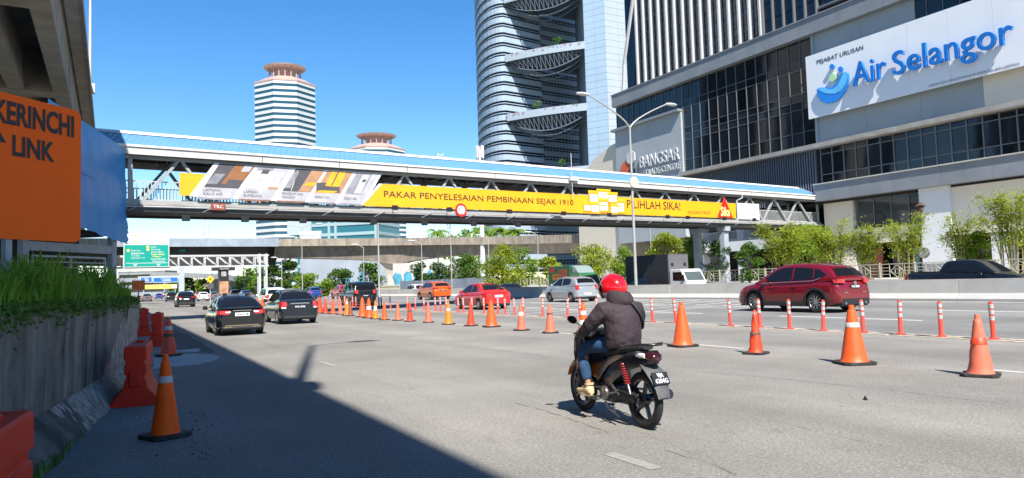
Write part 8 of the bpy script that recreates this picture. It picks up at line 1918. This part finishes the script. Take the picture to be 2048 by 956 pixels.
# jeans
Jn = [((0, -0.16, 0.80), (0.15, 0.10))]; En = []
for s in (-1, 1):
    k = len(Jn); Jn += [((s * 0.105, -0.09, 0.825), 0.100), ((s * 0.17, 0.09, 0.80), 0.088), ((s * 0.212, 0.235, 0.755), 0.076), ((s * 0.222, 0.225, 0.66), 0.066), ((s * 0.228, 0.16, 0.50), 0.060), ((s * 0.230, 0.125, 0.405), 0.055)]; En += [(0, k)] + [(k + i, k + i + 1) for i in range(5)]
jn = skinned('jeans', Jn, En, JEAN, rd); dm = jn.modifiers.new('folds', 'DISPLACE'); dm.texture = tx; dm.strength = 0.024
for s in (-1, 1):                                                    # boots
    b = MB(); base = Vector((s * 0.235, 0.0, 0.0))
    def ring(y, z0, z1, w_): return [base + Vector((w_ * c_, y, (z0 + z1) / 2 + (z1 - z0) / 2 * s_)) for c_, s_ in [(math.copysign(abs(math.cos(a)) ** 0.7, math.cos(a)), math.copysign(abs(math.sin(a)) ** 0.7, math.sin(a))) for a in [2 * math.pi * k / 12 for k in range(12)]]]
    b.loft([ring(0.035, 0.285, 0.34, 0.03), ring(0.055, 0.278, 0.375, 0.042), ring(0.10, 0.276, 0.39, 0.047), ring(0.155, 0.276, 0.375, 0.047), ring(0.20, 0.276, 0.345, 0.050), ring(0.25, 0.276, 0.335, 0.052), ring(0.295, 0.277, 0.33, 0.046), ring(0.32, 0.28, 0.315, 0.028)], True, True, True)
    bo = b.build('boot', SHOE, rd, smooth=60)
    b = MB(); b.tube([base + Vector((0, 0.085, 0.375)), base + Vector((0, 0.09, 0.40))], [0.050, 0.056], 14); b.build('boot_collar', SHOE, bo, smooth=40)
    b = MB(); o_ = [(math.cos(a), math.sin(a)) for a in [2 * math.pi * k / 16 for k in range(16)]]; b.prism([base + Vector((0.05 * cx * (1.0 if cy > -0.2 else 0.9), 0.178 + 0.15 * cy, 0.262)) for cx, cy in o_], (0, 0, 0.026)); b.build('sole', SOLE, bo)
    # hand closed on the grip
    h = MB(); gx, gy, gz = s * 0.288, 0.318, 0.992
    h.loft([[Vector((gx + 0.043 * math.cos(a), gy - 0.055 + dy, gz + 0.022 + 0.019 * math.sin(a) + dz)) for a in [2 * math.pi * k / 12 for k in range(12)]] for dy, dz in ((0, 0), (0.035, 0.004), (0.06, 0.0))], True, True, True)
    for k, L_ in enumerate((0.95, 1.05, 1.0, 0.82)):
        fx_ = gx + s * (-0.030 + k * 0.0205); fy = gy - s * 0 + (-0.006 * k)
        h.tube([(fx_, fy - 0.005, gz + 0.030), (fx_, fy + 0.028 * L_, gz + 0.020), (fx_, fy + 0.034 * L_, gz - 0.008), (fx_, fy + 0.008, gz - 0.026)], [0.0098, 0.0095, 0.009, 0.0078], 8)
    h.tube([(gx - s * 0.035, gy - 0.045, gz + 0.016), (gx - s * 0.055, gy - 0.015, gz - 0.006), (gx - s * 0.05, gy + 0.012, gz - 0.022)], [0.012, 0.011, 0.009], 8)
    h.build('hand', SKIN, rd, smooth=60, loc=(-s * 0.022, -0.13, -0.06))
# helmet: open-face shell with visor, white stripe, edge trim
HC = Vector((0, -0.105, low_z(1.460))); HM = Matrix.Translation(HC) @ Matrix.Scale(1.12, 4) @ Matrix.Rotation(0.30, 4, 'Z') @ Matrix.Rotation(0.06, 4, 'X')
H_RED = mat('helmet_red', (0.60, 0.006, 0.010), 0.15, coat=1.0); 
b = MB(); rings = []; nseg = 28
for q in range(13):
    ph = math.radians(90 - q * 11.2); z = 0.145 * math.sin(ph); rr_ = math.cos(ph)
    rings.append([Vector((0.128 * rr_ * math.sin(a) * (1 - 0.10 * max(0, -z) / 0.1), 0.150 * rr_ * math.cos(a) * (0.96 if z < -0.02 else 1), z)) for a in [2 * math.pi * k / nseg for k in range(nseg)]])
vs = [p for g_ in rings for p in g_]; fs = []
for i in range(len(rings) - 1):
    for j in range(nseg):
        front = (j <= 4 or j >= nseg - 5)
        if front and i >= 7: continue                                # face opening
        fs.append((i * nseg + j, i * nseg + (j + 1) % nseg, (i + 1) * nseg + (j + 1) % nseg, (i + 1) * nseg + j))
b.add(vs, fs, M=HM); hs_ = b.build('helmet', H_RED, rd, smooth=60); sd = hs_.modifiers.new('thick', 'SOLIDIFY'); sd.thickness = 0.014; sd.offset = -1
b = MB(); st0 = []; st1 = []
for j in range(5, nseg - 4):
    a = 2 * math.pi * j / nseg; z0, z1 = -0.052, -0.034
    def hp(z): rr_ = math.sqrt(max(0, 1 - (z / 0.145) ** 2)); return Vector((0.1295 * rr_ * math.sin(a) * (1 - 0.10 * max(0, -z) / 0.1), 0.1515 * rr_ * math.cos(a) * (0.962 if z < -0.02 else 1), z))
    st0.append(hp(z0 - 0.012 * (math.cos(a) + 1))); st1.append(hp(z1 - 0.006 * (math.cos(a) + 1)))
b.loft([st0, st1], False, M=HM); b.build('stripe', mat('helmet_stripe', (0.72, 0.55, 0.52), 0.3), hs_, recalc=False)
b = MB(); vz = []
for z in (-0.105, -0.06, -0.01, 0.03):
    rr_ = math.sqrt(max(0, 1 - (z / 0.155) ** 2)); vz.append([Vector((0.136 * rr_ * math.sin(a), 0.160 * rr_ * math.cos(a), z)) for a in [math.radians(x) for x in range(-68, 69, 8)]])
b.loft(vz, False, M=HM); b.build('visor', glassmat('visor_tint', (0.03, 0.03, 0.035), 0.05, 0.6), hs_, smooth=60, recalc=False)
b = MB(); b.lathe([(0.001, 0.004), (0.013, 0.002), (0.014, -0.002)], 12, M=HM @ Matrix.Translation((-0.070, -0.112, -0.078)) @ Matrix.Rotation(math.radians(90), 4, 'X') @ Matrix.Rotation(math.radians(-30), 4, 'Y')); b.build('reflector', mat('reflector_yellow', (0.75, 0.5, 0.03), 0.4), hs_)
# pale tag hanging at the rider's front (work pass)
b = MB(); b.box((-0.20, 0.075, 0.955), (0.05, 0.012, 0.085)); b.box((-0.215, 0.06, 1.005), (0.07, 0.012, 0.03)); b.build('pale_tag', mat('tag_white', (0.62, 0.63, 0.66), 0.4), rd, bevel=0.004)

# ---------------------------------------------------------------- pedestrian on the footbridge
q = br(1583, 425, 1.2); w0 = FBM @ Vector((q.x, 1.2, 0.36))
pd = thing('person', w0, fb.rotation_euler.z + math.pi, 'pedestrian in dark clothes walking across the footbridge at right', 'person')
PB = [((0, 0, 0.92), (0.13, 0.10)), ((0, 0, 1.15), (0.13, 0.10)), ((0, 0, 1.36), (0.15, 0.10)), ((0, 0, 1.46), 0.06), ((0, 0.01, 1.56), 0.085), ((0, 0.01, 1.68), 0.075)]
PE = [(i, i + 1) for i in range(5)]
for s in (-1, 1):
    k = len(PB); PB += [((s * 0.19, 0, 1.38), 0.06), ((s * 0.24, -0.02 * s, 1.12), 0.05), ((s * 0.24, 0.08 * s, 0.88), 0.04)]; PE += [(2, k), (k, k + 1), (k + 1, k + 2)]
    k = len(PB); PB += [((s * 0.09, 0.05 * s, 0.75), 0.085), ((s * 0.10, 0.12 * s, 0.48), 0.06), ((s * 0.10, 0.10 * s, 0.08), 0.045), ((s * 0.10, 0.10 * s + 0.14, 0.05), 0.035)]; PE += [(0, k), (k, k + 1), (k + 1, k + 2), (k + 2, k + 3)]
skinned('body', PB, PE, mat('dark_clothes', (0.02, 0.022, 0.028), 0.8), pd)
b = MB(); b.lathe([(0.05, 1.52), (0.078, 1.58), (0.08, 1.66), (0.06, 1.73), (0.001, 1.755)], 14, M=Matrix.Translation((0, -0.01, 0))); b.build('hair', M_MAT, pd, smooth=50)
b = MB(); b.loft([ell(0, 0.075, 1.60, 0.045, 0.06, 10, 1), ell(0, 0.092, 1.60, 0.035, 0.05, 10, 1)], True, True, True); b.build('face', SKIN, pd, smooth=50)
